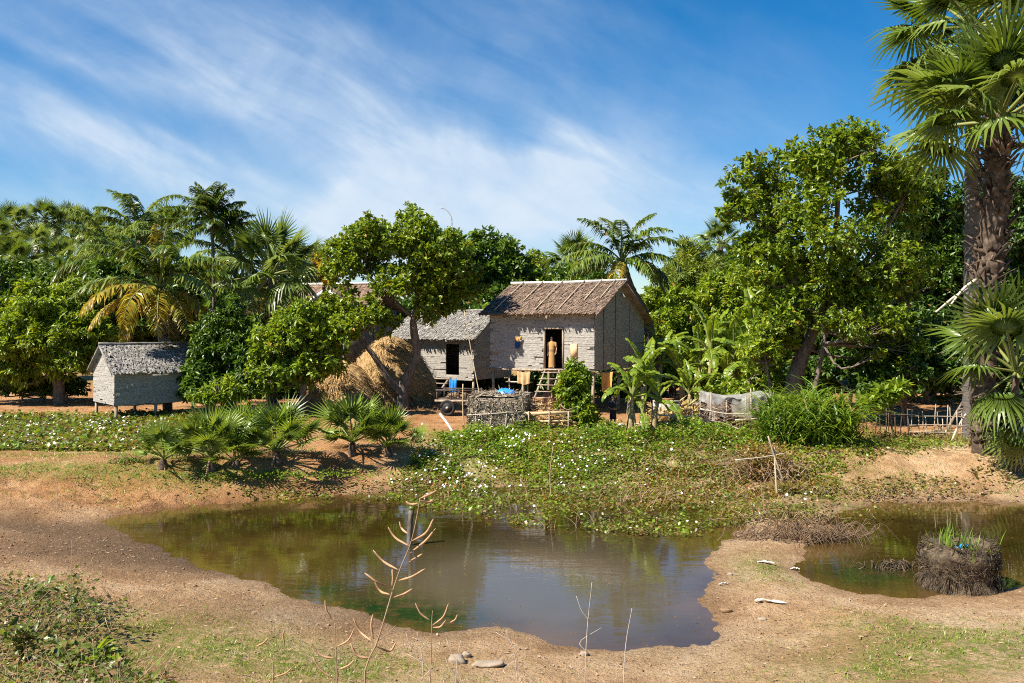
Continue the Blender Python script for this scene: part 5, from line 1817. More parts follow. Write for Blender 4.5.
for x in (-.7, .1, .85):
    mb = MB()
    tube(mb, [(x, -.66, -.15), (x, -.66, .9)], .03, 5)
    mb.build('stake', M['wood'], t)

# --- the cart
g = GD(459, 40.0)
t = thing('wooden_cart', 'dark two wheeled wooden cart standing left of the grey thatch heap', 'cart', tuple(g), R(-14))
for s, x in ((-1, -.38), (1, .62)):
    w = MB()
    a = np.linspace(0, 2 * PI, 25)[:-1]
    for q in range(len(a)):
        pass
    ring = []
    tyre = MB()
    P = np.stack([np.cos(a) * .31, 0 * a, np.sin(a) * .31], -1)
    P = np.vstack([P, P[:1]])
    tube(tyre, P, .075, 8, cap=False)
    wo_ = link('wheel', None, t)
    wo_.location = (x, -.55 if s < 0 else -.35, .38)
    tyre.build('tyre', M['rubber'], wo_, True)
    rim = MB()
    tube(rim, [(0, -.05, 0), (0, .05, 0)], .25, 20)
    rim.build('wheel_disc', M['rubber'], wo_)
    hub_ = MB()
    tube(hub_, [(0, -.10, 0), (0, -.04, 0)], .065, 10)
    hub_.build('hub', M['metal'], wo_)
mb = MB()
for i in range(5):
    box(mb, (-.95, -.5 + i * .2, .72), (1.0, -.5 + i * .2 + .185, .77))
mb.build('bed', M['wood_dark'], t)
for y in (-.54, .54):
    mb = MB()
    bar(mb, (-1.0, y, .70), (1.35, y, .72), .08, .1)
    mb.build('shaft', M['wood'], t)
    for x in (-.9, -.2, .5, .95):
        mb = MB()
        bar(mb, (x, y, .70), (x, y, 1.22), .05)
        mb.build('side_post', M['wood_dark'], t)
    mb = MB()
    bar(mb, (-.95, y * 1.06, 1.2), (1.0, y * 1.06, 1.2), .05, .06)
    mb.build('side_rail', M['wood_dark'], t)
mb = MB()
tube(mb, [(-.38, -.5, .38), (-.38, .5, .40)], .03, 6)
tube(mb, [(.62, -.35, .38), (.62, .6, .40)], .03, 6)
mb.build('axle', M['wood_dark'], t)
o = MB()
k = 140
V = np.stack([rng.uniform(-.55, .7, k), rng.uniform(-.4, .4, k), .80 + rng.uniform(0, .22, k)], -1)
leaves(o, V, nrm(rdir(rng, k) * [1, 1, .3]), rdir(rng, k) + [0, 0, 1.0], .35, .05)
ob = o.build('straw_load', M['dead_stem'])
ob.location = tuple(g)
tag(ob, 'brown dry stalks lying on the bed of the dark cart', 'straw')


def pole(name, label, cat, a, b, r0, r1, mt, group=None):
    a, b = np.asarray(a), np.asarray(b)
    mb = MB()
    mid = (a + b) / 2 + rng.normal(size=3) * .02 * np.linalg.norm(b - a)
    tube(mb, smooth_path([a - a, mid - a, b - a], 10), np.linspace(r0, r1, 10), 7)
    o = mb.build(name, M[mt])
    o.location = tuple(a)
    return tag(o, label, cat, group)


gp = G(484, 424)
pole('bamboo_pole', 'long thin bamboo pole leaning left against the smaller hut', 'pole', GD(485, 37.6), W3(464, 310, 39), .026, .014, 'bamboo_pole')
pole('bamboo_pole', 'upright thin pole before the cart wheels', 'pole', G(464, 429), W3(463, 384, G(464, 429)[1]), .03, .025, 'bamboo_pole')
pole('white_plank', 'white pole lying slanted on the orange yard below the cart', 'pole', G(455, 436) + [0, 0, -.02], W3(440, 414, G(455, 436)[1] + .6), .05, .045, 'white_wood')
pole('lamp_mast', 'thin bent mast rising behind the trees left of the round dark tree', 'mast', GD(452, 90), W3(452, 226, 90), .08, .05, 'metal')
mb = MB()
P = smooth_path([(0, 0, 0), (-.05, 0, .9), (-.6, 0, 1.7), (-1.3, 0, 1.95)], 10)
tube(mb, P, .05, 6)
arm = mb.build('lamp_arm', M['metal'], bpy.data.objects['lamp_mast'])
arm.location = tuple(W3(452, 226, 90) - GD(452, 90))

# --- things under the main house
def under(px, d):
    return C0 + EU * dpix(px) + EW * d + Zv * gh


def jar(name, label, cat, base, prof, mt, group=None):
    mb = MB()
    pr = smooth_path(np.array(prof, float), 14)
    sides = 18
    th = np.arange(sides) / sides * 2 * PI
    V = np.stack([np.cos(th)[None] * pr[:, :1], np.sin(th)[None] * pr[:, :1], np.repeat(pr[:, 1:], sides, 1)], -1)
    i = np.arange(13)[:, None] * sides
    j = np.arange(sides)[None]
    mb.add(V.reshape(-1, 3), np.stack([i + j, i + (j + 1) % sides, i + sides + (j + 1) % sides, i + sides + j], -1).reshape(-1, 4))
    mb.f.append(np.arange(sides)[::-1][None])
    mb.mi.append(0)
    o = mb.build(name, M[mt], None, True)
    o.location = tuple(base)
    return tag(o, label, cat, group)


JP = [(.20, 0), (.34, .15), (.42, .42), (.36, .72), (.22, .86), (.26, .93), (.24, .93), (.18, .84)]
jar('water_jar', 'big clay water jar in the shade left of the ladder', 'jar', under(538, 1.2), JP, 'clay_pot')
jar('water_jar', 'dark water jar beside the near left stilt', 'jar', under(487, -.3) + EU * .3, JP, 'metal')
t = thing('platform_bed', 'low slatted wooden platform in the shade under the main house', 'bed', tuple(under(515, 1.8)), -TH)
for i in range(9):
    mb = MB()
    box(mb, (-1.1, -.8 + i * .18, .66), (1.1, -.8 + i * .18 + .14, .69))
    mb.build('slat', M['wood'], t)
for x in (-1, 1):
    for y in (-.7, .7):
        mb = MB()
        bar(mb, (x, y, -.05), (x, y, .659), .09)
        mb.build('leg', M['wood'], t)
t = thing('shelf_rack', 'thin pole rack with pale boards between the stilts and the ladder', 'rack', tuple(under(516, .25)), -TH)
for x in (-.55, .5):
    mb = MB()
    tube(mb, [(x, 0, -.1), (x + .03, 0, 1.75)], .04, 6)
    mb.build('post', M['wood'], t)
for z in (.85, 1.35):
    mb = MB()
    box(mb, (-.7, -.14, z), (.7, .2, z + .05))
    mb.build('board', M['driftwood'], t)


def cloth(name, label, base, u, w, h, mt, rngc, fold=.05, tilt=0, cat='cloth'):
    n1, n2 = 12, 10
    mb = MB()
    A = np.linspace(-.5, .5, n1)
    B = np.linspace(0, 1, n2)
    X, Y = np.meshgrid(A, B, indexing='ij')
    wv = np.sin(X * 15 + rngc.uniform(0, 6)) * fold * (.4 + Y) + .03 * fbm(X * 4, Y * 4, 2)
    u = np.asarray(u, float)
    nn = np.cross(u, [0, 0, 1.0])
    P = u * (X * w * (1 - .15 * Y))[..., None] + nn * wv[..., None] + np.array([0, 0, -1.0]) * (Y * h + .04 * np.cos(X * 7))[..., None]
    P2 = P + nn * .012
    ii = np.arange(n1 - 1)[:, None] * n2 + np.arange(n2 - 1)[None]
    q = np.stack([ii, ii + n2, ii + n2 + 1, ii + 1], -1).reshape(-1, 4)
    mb.add(P.reshape(-1, 3), q)
    mb.add(P2.reshape(-1, 3), q[:, ::-1])
    o = mb.build(name, M[mt], None, True)
    o.location = tuple(base)
    return tag(o, label, cat)


cloth('hanging_cloth', 'tan cloth hanging from the floor beam left of the ladder', under(524, -.02) + Zv * (fz - .15), -EU, .75, .62, 'tan_cloth', rng)
cloth('hanging_cloth', 'orange cloth hanging under the right end of the main house', under(590, -.2) + EW * .9 - EU * .55 + Zv * (fz - .12), -EU, .62, .95, 'orange_cloth', rng)
cloth('hanging_cloth', 'blue and white cloth hung on the front wall left of the doorway', C0 + EU * dpix(518.5) + H_n * .12 + Zv * (gh + fz + 1.42), -EU, .30, .42, 'blue_cloth', rng)
cloth('hanging_cloth', 'orange scarf tucked above the blue cloth on the front wall', C0 + EU * dpix(519.5) + H_n * .15 + Zv * (gh + fz + 1.55), -EU, .34, .20, 'orange_cloth', rng, fold=.02)
cloth('hanging_cloth', 'pale blue shirt hung on the stair side of the smaller hut', c2 + eu2 * (a_d[0] - .1) - ew2 * .75 + Zv * 2.15, -eu2, .5, .7, 'blue_tarp', rng)
# firewood
t = thing('firewood_stack', 'stack of split firewood in the shade behind the ladder', 'firewood', tuple(under(553, 2.2)), -TH)
for i in range(4):
    for j in range(7):
        mb = MB()
        x = -.6 + j * .19 + rng.uniform(-.02, .02)
        tube(mb, [(x, -.35 + rng.uniform(-.05, .05), .08 + i * .16), (x, .35, .08 + i * .16 + rng.uniform(-.01, .01))], rng.uniform(.06, .08), 6)
        mb.build('log', M['wood'], t)


# --- people
def skin_body(pts, edges, parent, mt='skin'):
    me = bpy.data.meshes.new('person_body')
    me.from_pydata([p[:3] for p in pts], edges, [])
    o = bpy.data.objects.new('person', me)
    COL.objects.link(o)
    md = o.modifiers.new('skin', 'SKIN')
    for v, p in zip(me.skin_vertices[0].data, pts):
        v.radius = (p[3], p[4] if len(p) > 4 else p[3])
    me.skin_vertices[0].data[0].use_root = True
    s = o.modifiers.new('sub', 'SUBSURF')
    s.levels = s.render_levels = 2
    dg = bpy.context.evaluated_depsgraph_get()
    new = bpy.data.meshes.new_from_object(o.evaluated_get(dg))
    o.modifiers.clear()
    o.data = new
    for p in new.polygons:
        p.use_smooth = True
    new.materials.clear()
    new.materials.append(M[mt])
    return o


def loft(rings, sides=16):
    """rings: (x, y, z, rx, ry)"""
    mb = MB()
    th = np.arange(sides) / sides * 2 * PI
    V = np.array([[(x + math.cos(a) * rx, y + math.sin(a) * ry, z) for a in th] for x, y, z, rx, ry in rings])
    n = len(rings)
    i = np.arange(n - 1)[:, None] * sides
    j = np.arange(sides)[None]
    mb.add(V.reshape(-1, 3), np.stack([i + j, i + (j + 1) % sides, i + sides + (j + 1) % sides, i + sides + j], -1).reshape(-1, 4))
    return mb


def person(label, base, rz, h, pose, dress):
    s = h / 1.70
    def q(x, y, z, r, r2=None): return (x * s, y * s, z * s, r * s, (r2 or r) * s)
    pts = [q(0, 0, .92, .135, .10), q(0, 0, 1.12, .125, .09), q(0, .01, 1.32, .155, .10), q(0, .01, 1.43, .07, .065), q(0, 0, 1.50, .05, .05), q(0, -.01, 1.57, .075, .085), q(0, -.01, 1.64, .078, .09), q(0, 0, 1.69, .05, .055)]
    ed = [(0, 1), (1, 2), (2, 3), (3, 4), (4, 5), (5, 6), (6, 7)]
    for sg in (-1, 1):
        n = len(pts)
        lx = .09 * sg
        pts += [q(lx, 0, .86, .085), q(lx * 1.05, -.01 + pose.get('knee', 0), .48, .058), q(lx * 1.1, .02, .26, .05), q(lx * 1.1, .03, .08, .036), q(lx * 1.2, -.03, .035, .036), q(lx * 1.35, -.14, .025, .03)]
        ed += [(0, n), (n, n + 1), (n + 1, n + 2), (n + 2, n + 3), (n + 3, n + 4), (n + 4, n + 5)]
        n = len(pts)
        A = pose['arm'][0 if sg < 0 else 1]
        pts += [q(.175 * sg, .01, 1.37, .055), q(*A[0], .042), q(*A[1], .030), q(*A[2], .032, .02)]
        ed += [(2, n), (n, n + 1), (n + 1, n + 2), (n + 2, n + 3)]
        k = len(pts)
        hv = np.array(A[2]) - np.array(A[1])
        hv = hv / np.linalg.norm(hv)
        sd = nrm(np.cross(hv, [0.2, 1, .3]))
        for f, ln in ((-.6, .07), (-.2, .085), (.2, .08), (.6, .065)):
            p0 = np.array(A[2]) + hv * .05 + sd * f * .045
            p1 = p0 + hv * ln + np.array([0, -.01, -.01])
            pts += [q(*p0, .010), q(*p1, .008)]
            ed += [(n + 3, k), (k, k + 1)]
            k += 2
        p0 = np.array(A[2]) + sd * .045 - hv * .0
        pts += [q(*p0, .012), q(*(p0 + hv * .045 + sd * .02), .009)]
        ed += [(n + 3, k), (k, k + 1)]
    b = skin_body(pts, ed, None)
    b.location = tuple(base)
    b.rotation_euler = (0, 0, rz)
    tag(b, label, 'person')
    # hair, face
    hr = MB()
    th = np.linspace(0, PI * .62, 8)
    rg = [(0, .012 * s, (1.625 + .098 * math.cos(a)) * s, max(.004, .098 * math.sin(a)) * s, max(.004, .108 * math.sin(a)) * s) for a in th]
    hr = loft(rg)
    hr.build('hair', M['hair'], b, True)
    fc = MB()
    for sg in (-1, 1):
        tube(fc, [(.03 * sg * s, -.096 * s, 1.613 * s), (.03 * sg * s, -.082 * s, 1.613 * s)], .010 * s, 6)
    fc.build('eyes', M['hair'], b)
    ns = MB()
    tube(ns, [(0, -.085 * s, 1.61 * s), (0, -.112 * s, 1.58 * s), (0, -.088 * s, 1.572 * s)], np.array([.006, .013, .006]) * s, 6)
    ns.build('nose', M['skin'], b, True)
    mo = MB()
    bar(mo, (-.022 * s, -.094 * s, 1.545 * s), (.022 * s, -.094 * s, 1.545 * s), .010 * s, .008 * s)
    mo.build('mouth', M['clay_pot'], b)
    for nm, rings, mt in dress:
        loft([tuple(v * s for v in r_) for r_ in rings]).build(nm, M[mt], b, True)
    return b


sleeve = lambda sg, A: [(.15 * sg, .01, 1.43, .03, .07), (.19 * sg, .01, 1.40, .07, .085), ((.19 * sg + A[0]) / 2, .0, 1.28, .075, .08), ((.19 * sg + 2 * A[0]) / 3, A[1] * .5, 1.19, .07, .075)]
cb = G(613, 429)
armL = ((-.22, .03, 1.13), (-.10, -.16, 1.05), (-.02, -.20, 1.08))
armR = ((.22, .03, 1.13), (.12, -.16, 1.03), (.04, -.20, 1.05))
person('child in a dark shirt and dark shorts standing barelegged with hands at the belly', cb, R(8), 1.33, {'arm': (armL, armR)}, [
    ('shirt', [(0, .0, .86, .165, .13), (0, 0, 1.0, .155, .125), (0, 0, 1.2, .17, .125), (0, .01, 1.36, .19, .12), (0, .01, 1.44, .12, .09), (0, .01, 1.47, .065, .06)], 'dark_cloth'),
    ('sleeve', sleeve(-1, armL[0]), 'dark_cloth'), ('sleeve', sleeve(1, armR[0]), 'dark_cloth'),
    ('shorts', [(0, 0, .52, .19, .12), (0, 0, .70, .18, .125), (0, 0, .9, .16, .125)], 'dark_cloth')])
pb_ = C0 + EU * (dw1 - .26) + EW * .22 + Zv * (gh + fz + .035)
armL = ((-.23, .02, 1.12), (-.22, -.04, .90), (-.21, -.07, .82))
armR = ((.26, .02, 1.14), (.27, -.08, .94), (.25, -.12, .86))
person('person in a long tan orange robe standing in the dark doorway', pb_, -TH * .6, 1.52, {'arm': (armL, armR)}, [
    ('robe', [(0, 0, .06, .20, .15), (0, 0, .4, .185, .14), (0, 0, .75, .18, .14), (0, 0, .95, .165, .13), (0, 0, 1.2, .18, .13), (0, .01, 1.36, .195, .12), (0, .01, 1.44, .12, .09), (0, .01, 1.48, .065, .062)], 'robe'),
    ('sash', [(0, 0, .93, .172, .137), (0, 0, 1.0, .168, .134), (0, 0, 1.03, .165, .13)], 'clay_pot'),
    ('sleeve', sleeve(-1, armL[0]), 'robe'), ('sleeve', sleeve(1, armR[0]), 'robe')])
jar('bucket', 'small pale bucket on the ground right of the child', 'bucket', G(621, 432), [(.10, 0), (.13, .12), (.15, .30), (.16, .31), (.14, .30), (.12, .05)], 'metal')

# --- concrete trough, basin, bricks, grey tarpaulin
D = G(666, 421)[1]
g = G(666, 421)
t = thing('concrete_trough', 'pale stained concrete trough right of the front banana clump', 'trough', tuple(g), R(-6))
w, dpt, h = .55, .45, WZ(401, D) - g[2]
mb = MB()
box(mb, (-w, -dpt, -.1), (w, -dpt + .1, h))
box(mb, (-w, dpt - .1, -.1), (w, dpt, h))
box(mb, (-w, -dpt + .1, -.1), (-w + .1, dpt - .1, h))
box(mb, (w - .1, -dpt + .1, -.1), (w, dpt - .1, h))
mb.build('basin_wall', M['concrete'], t)
mb = MB()
box(mb, (-w - .04, -dpt - .04, h + .002), (w + .04, -dpt + .13, h + .06))
mb.build('rim', M['driftwood'], t)
g2 = G(683, 421)
t = thing('enamel_basin', 'small white basin on the ground beside the concrete trough', 'basin', tuple(g2 - [0, .2, 0]))
mb = loft([(0, 0, 0, .22, .16), (0, 0, .06, .30, .22), (0, 0, .22, .36, .26), (0, 0, .23, .38, .28), (0, 0, .215, .34, .25), (0, 0, .05, .26, .18), (0, 0, .04, .02, .02)])
mb.build('bowl', M['plastic_white'], t, True)
mb = MB()
tube(mb, smooth_path([(.30, 0, .2), (.42, 0, .36), (.36, -.02, .44)], 6), .035, 6)
mb.build('handle', M['plastic_white'], t, True)
g3 = G(700, 417)
t = thing('brick_block', 'orange brick block with a pale slab on it behind the white basin', 'block', tuple(g3 + [0, .4, 0]))
mb = MB()
for i in range(4):
    for j in range(3):
        x = -.4 + j * .27 + (i % 2) * .05
        box(mb, (x, -.2, i * .13), (x + .255, .2, i * .13 + .12))
mb.build('bricks', M['tile'], t)
mb = MB()
box(mb, (-.42, -.24, .525), (.46, .24, .60))
mb.build('slab', M['concrete'], t)

D = 35.0
g = GD(735, D)
t = thing('tarpaulin_pile', 'grey tarpaulin draped over a low stack beside the tall reeds', 'pile', tuple(g))
hw, hd, hh = 31 * D / F, .75, WZ(394, D) - g[2]
mb = MB()
box(mb, (-hw + .12, -hd + .12, -.05), (hw - .12, hd - .12, hh - .12))
mb.build('stack', M['wood_dark'], t)
nx, ny = 56, 44
u = np.linspace(-1, 1, nx)
v = np.linspace(-1, 1, ny)
U_, V_ = np.meshgrid(u, v, indexing='ij')
ext = 1.55
X = np.clip(U_ * hw * 1.35, -hw, hw)
over_x = np.maximum(np.abs(U_ * hw * 1.35) - hw, 0)
Y = np.clip(V_ * hd * 2.2, -hd, hd)
over_y = np.maximum(np.abs(V_ * hd * 2.2) - hd, 0)
dropf = over_x + over_y
Zc = hh - dropf + .06 * fbm(U_ * 4, V_ * 4, 4) - .10 * np.cos(U_ * 3.2) * (np.abs(V_) < .5)
Zc += .05 * np.sin(U_ * 17 + 3 * V_) * (dropf > .05)
Zc = np.maximum(Zc, .16 + .22 * fbm(U_ * 5.3, V_ * 1.3, 3))
Y = Y - np.sign(V_) * 0 + np.sign(V_) * (.05 * np.sin(U_ * 22 + V_ * 4) + .09 * np.sin(U_ * 9)) * np.clip(over_y * 3, 0, 1)
X = X + np.sign(U_) * .06 * np.sin(V_ * 16) * np.clip(over_x * 3, 0, 1)
ii = np.arange(nx - 1)[:, None] * ny + np.arange(ny - 1)[None]
mb = MB()
mb.add(np.stack([X, Y, Zc], -1).reshape(-1, 3), np.stack([ii, ii + ny, ii + ny + 1, ii + 1], -1).reshape(-1, 4))
mb.build('tarpaulin', M['tarp'], t, True)
pole('bamboo_pole', 'stick laid slanting across the front of the grey tarpaulin', 'pole', W3(704, 414, D - 1.1), W3(731, 398, D - 1.1), .03, .02, 'wood_dark')

# --- brush fence in front of it
t = thing('brush_fence', 'low fence of dry brushwood in front of the grey tarpaulin', 'fence', tuple(GD(700, 33.6)))
o0 = GD(700, 33.6)
for q, (px, py0, py1) in enumerate([(652, 440, 412), (672, 440, 414), (692, 442, 412), (711, 445, 405), (726, 443, 411), (745, 440, 402), (752, 442, 398)]):
    a = GD(px, 33.6) - o0
    mb = MB()
    tube(mb, [a - [0, 0, .1], a + [rng.uniform(-.06, .06), 0, (py0 - py1) * 33.6 / F]], [.035, .03], 6)
    mb.build('post', M['wood'], t)
for (p0, p1) in (((606, 432), (668, 421)), ((655, 423), (715, 425)), ((700, 420), (743, 431)), ((706, 443), (722, 426)), ((648, 414), (706, 416)), ((700, 409), (757, 413)), ((735, 420), (775, 415))):
    mb = MB()
    a, b_ = W3(*p0, 33.45) - o0, W3(*p1, 33.35) - o0
    a[2] = max(a[2], .05)
    tube(mb, smooth_path([a, (a + b_) / 2 + rng.normal(size=3) * .06, b_], 8), np.linspace(.04, .022, 8), 6)
    mb.build('rail', M['driftwood'], t)
mb = MB()
for q in range(210):
    c_ = W3(rng.uniform(672, 762), rng.uniform(404, 428), 33.6 + rng.uniform(-.25, .3)) - o0
    d_ = rdir(rng, 1)[0] * [1, .4, .6] * rng.uniform(.15, .5)
    tube(mb, smooth_path([c_ - d_, c_ + rng.normal(size=3) * .08, c_ + d_], 5), np.linspace(.014, .005, 5), 4, cap=False)
mb.build('twigs', M['dead_stem'], t)

# --- litter of dry banana leaves and rubbish behind the trough
mb = MB()
k = 900
C = np.stack([rng.uniform(WX(655, 37), WX(705, 37), k), rng.uniform(36, 39, k), np.zeros(k)], -1)
C[:, 2] = height(C[:, 0], C[:, 1]) + rng.uniform(0, .8, k) ** 1.6
leaves(mb, C, nrm(rdir(rng, k) * [1, 1, .5]), rdir(rng, k) + [0, -.6, .6], rng.uniform(.2, .6, k), rng.uniform(.06, .16, k))
tag(mb.build('dry_leaves', M['palm_dead']), kind='stuff')


# --- bamboo fences on the right
def bamboo_fence(label, p0, p1, n, h, rails, mt, seed, name='bamboo_fence'):
    rng = np.random.default_rng(seed)
    o = np.asarray(p0)
    t = thing(name, label, 'fence', tuple(o))
    d = np.asarray(p1) - o
    for i in range(n):
        a = d * (i / (n - 1)) + np.array([rng.uniform(-.08, .08), 0, 0])
        a[2] = gz(o[0] + a[0], o[1] + a[1]) - o[2]
        mb = MB()
        hh = h * rng.uniform(.6, 1.25)
        tube(mb, [a - [0, 0, .15], a + [rng.uniform(-.12, .12), rng.uniform(-.05, .05), hh]], [.021, .016], 6)
        mb.build('post', M[mt], t)
    for z in rails:
        mb = MB()
        a, b_ = np.array([-.15, -.04, z]), d + [.15, -.04, z + rng.uniform(-.06, .06)]
        b_[2] = gz(o[0] + d[0], o[1] + d[1]) - o[2] + z
        tube(mb, smooth_path([a, (a + b_) / 2 + [0, 0, rng.uniform(-.05, .05)], b_], 8), .018, 6)
        mb.build('rail', M[mt], t)
    return t


bamboo_fence('pale bamboo lattice fence just left of the shaggy palm trunk', GD(913, 31.5), GD(962, 31.0), 11, 1.05, (.28, .52, .86), 'wood', 171)
bamboo_fence('dark shaded stick fence behind the papaya like plant', GD(858, 33.5), GD(912, 33.0), 11, 1.0, (.3, .75), 'wood_dark', 172)
bamboo_fence('leaning sticks at the right edge behind the young palm', GD(995, 31), GD(1040, 31), 6, 1.1, (.4, .8), 'wood', 173)
pole('bamboo_pole', 'grey stake leaning right against the shaggy palm foot', 'pole', G(952, 441), W3(966, 414, G(952, 441)[1]), .045, .035, 'driftwood')
pole('bamboo_pole', 'second stake crossing low before the pale lattice fence', 'pole', G(950, 440), W3(938, 424, G(952, 441)[1] + .1), .04, .03, 'wood')
# cut palm leaves lying by the fence
for i, (px, py, a, lab) in enumerate([(925, 438, 150, 'pale cut palm stalks lying on the grass by the lattice fence'), (936, 434, 20, 'cut dry palm stalks against the lattice fence foot')]):
    mb = MB()
    for q in range(12):
        an = R(a + rng.uniform(-16, 16))
        c_ = np.array([rng.uniform(-.4, .4), rng.uniform(-.25, .25), .04 + rng.uniform(0, .1)])
        d_ = np.array([math.cos(an), math.sin(an) * .6, rng.uniform(-.02, .05)]) * rng.uniform(.35, .8)
        bar(mb, c_ - d_, c_ + d_, rng.uniform(.03, .07), .02)
    o = mb.build('palm_stalks', M['bamboo_pole'])
    o.location = tuple(G(px, py))
    tag(o, lab, 'palm stalks')
# small shed roof in the shade behind the tall tree
t = thing('lean_to', 'small dark lean to roof in the shade behind the tall tree', 'shed', tuple(GD(868, 38)))
mb = MB()
thatch_roof(mb, (-1.1, .5, 1.75), (1.0, .5, 1.8), (-1.1, -.6, 1.4), (1.0, -.6, 1.45), None, rng)
mb.build('roof', M['thatch_grey'], t)
for x in (-1, .9):
    for y in (-.45, .4):
        mb = MB()
        tube(mb, [(x, y, -.1), (x, y, 1.45 + .25 * (y > 0))], .05, 6)
        mb.build('post', M['wood'], t)


# ================================================================== REEDS, WEEDS, GRASS
def blades(mb, C, az_, lean, L, W, rng, curl=.5, seg=3):
    """grass-like blades: base C, azimuth, lean, length, width"""
    n = len(C)
    h = np.stack([np.cos(az_), np.sin(az_), 0 * az_], -1)
    sd = np.stack([-np.sin(az_), np.cos(az_), 0 * az_], -1)
    ang = rng.uniform(-.9, .9, n)
    sd = sd * np.cos(ang)[:, None] + h * np.sin(ang)[:, None]
    rows = []
    p = C.copy()
    for i in range(seg):
        f = i / seg
        w = W * (1 - .55 * f)
        rows += [p - sd * w[:, None] / 2, p + sd * w[:, None] / 2]
        e = lean + curl * (i + .5)
        p = p + (h * np.sin(e)[:, None] + np.array([0, 0, 1.0]) * np.cos(e)[:, None]) * (L / seg)[:, None]
    rows.append(p)
    k = 2 * seg + 1
    V = np.stack(rows, 1).reshape(-1, 3)
    b = np.arange(n)[:, None] * k
    qs = [b + np.array([[2 * i, 2 * i + 1, 2 * i + 3, 2 * i + 2]]) for i in range(seg - 1)]
    mb.add(V, *qs, b + np.array([[2 * seg - 2, 2 * seg - 1, 2 * seg]]))


rng = np.random.default_rng(181)
g = G(812, 447)
t = thing('reed_clump', 'tall arching green reeds on the bank right of the grey tarpaulin', 'reeds', tuple(g))
mb = MB()
k = 1700
r_ = np.sqrt(rng.uniform(0, 1, k))
a = rng.uniform(0, 2 * PI, k)
C = np.stack([r_ * np.cos(a) * 1.75, r_ * np.sin(a) * 1.15 + .4, np.zeros(k)], -1)
C[:, 2] = height(C[:, 0] + g[0], C[:, 1] + g[1], False) - g[2] + rng.uniform(0, 1, k) * 1.7 * (1 - r_ * .4)
blades(mb, C, rng.uniform(0, 2 * PI, k), rng.uniform(.1, .7, k), rng.uniform(.9, 2.1, k), rng.uniform(.04, .08, k), rng, curl=.42, seg=4)
mb.build('leaf_mass', M['reed'], t)
mb = MB()
for i in range(70):
    rr, aa = math.sqrt(rng.random()), rng.uniform(0, 6.28)
    c_ = np.array([rr * math.cos(aa) * 1.6, rr * math.sin(aa) * 1.0 + .3, -.1])
    tube(mb, smooth_path([c_, c_ + [rng.uniform(-.2, .2), rng.uniform(-.2, .1), .9], c_ + [rng.uniform(-.5, .5), rng.uniform(-.4, .2), 1.6]], 5), np.linspace(.022, .01, 5), 5, cap=False)
mb.build('stems', M['reed'], t)

# creepers that cover the far bank and float on the pond's edge
FE = np.array([water_pt(*p) for p in [(180, 503), (260, 502), (330, 503), (400, 505), (430, 514), (500, 522), (560, 533), (620, 541), (690, 538), (740, 530), (762, 522), (800, 528), (830, 512), (850, 484), (1000, 470)]])


def scatter(n, x0, x1, y0, y1, keep, rng):
    x = rng.uniform(x0, x1, n)
    y = rng.uniform(y0, y1, n)
    k = rng.random(n) < keep(x, y)
    return x[k], y[k]


def front_edge(x): return np.interp(x, FE[:, 0], FE[:, 1])


def zbase(x, y): return np.maximum(height(x, y, False), 0.0)


def upper(x): return np.interp(x, [-9, -6, -4, -2, 0, 2, 5, 8, 10, 12], [25.9, 26.1, 27.4, 33.2, 33.6, 33.6, 33.3, 32.8, 30.0, 28.6])


def cover(x, y):
    fe = front_edge(x) + .5 * fbm(x * 1.2, y * 1.2 + 5, 3)
    up_ = upper(x) + .6 * fbm(x * .8 + 9, y * .8, 2)
    return sst(fe - .1, fe + .6, y) * sst(up_ + .3, up_ - .4, y)


def moundh(x, y):
    far = sst(26.5, 30, y)
    return .04 + .10 * far + np.maximum(0, fbm(x * .9 + 3, y * .9, 3)) * (.18 + .9 * far) + np.maximum(0, fbm(x * 2.3, y * 2.3, 2)) * .25 * far


def redness(x, y):
    return np.clip(blob(x, y, 700, 470, 2.0, 2.2, .4) + .9 * blob(x, y, 770, 480, 1.2, 1.8, .4) + .7 * blob(x, y, 560, 450, 1.2, 1.2, .6) + .5 * blob(x, y, 650, 500, 2.0, 1.0, .1) + .6 * blob(x, y, 440, 478, .8, .8, .3), 0, 1)


rng = np.random.default_rng(191)


def leafy(mb, x, y, z, sz, rng, up=1.0):
    n = len(x)
    C = np.stack([x, y, z], -1)
    T = nrm(rdir(rng, n) * [1, 1, .35] + [0, 0, .12])
    N = nrm(np.array([0, 0, up]) + rng.normal(size=(n, 3)) * .45)
    L_ = sz * rng.uniform(.6, 1.4, n)
    leaves(mb, C, T, N, L_, L_ * .72, fold=.12, wide=.45)


wx, wy = scatter(230000, -9.5, 12.5, 20, 34.5, lambda x, y: cover(x, y) * np.clip(.62 + 2.2 * fbm(x * .8 + 1, y * 1.1, 3) + .8 * sst(28.5, 31, y), .12, 1), rng)
hh = moundh(wx, wy)
wz = zbase(wx, wy) + hh * rng.uniform(0.05, 1, len(wx)) ** .6 + .015
dull = sst(30.2, 26.0, wy + .8 * fbm(wx * .7, wy * .7, 2))
rd = redness(wx, wy)
pick = rng.random(len(wx))
m_red = pick < rd * .55
m_dull = ~m_red & (rng.random(len(wx)) < dull * .9)
m_green = ~m_red & ~m_dull
thin = rng.random(len(wx)) < np.where(dull > .6, np.clip(.30 + 1.5 * fbm(wx * 1.3, wy * 2.2, 3), .05, .80), 1.0)
for msk, nm, mt, sz in ((m_green, 'creeping_weeds', 'weed', .098), (m_dull & thin, 'floating_weeds', 'weed_dull', .085), (m_red, 'withered_weeds', 'weed_red', .10)):
    mb = MB()
    leafy(mb, wx[msk], wy[msk], wz[msk], sz, rng)
    tag(mb.build(nm, M[mt]), kind='stuff')
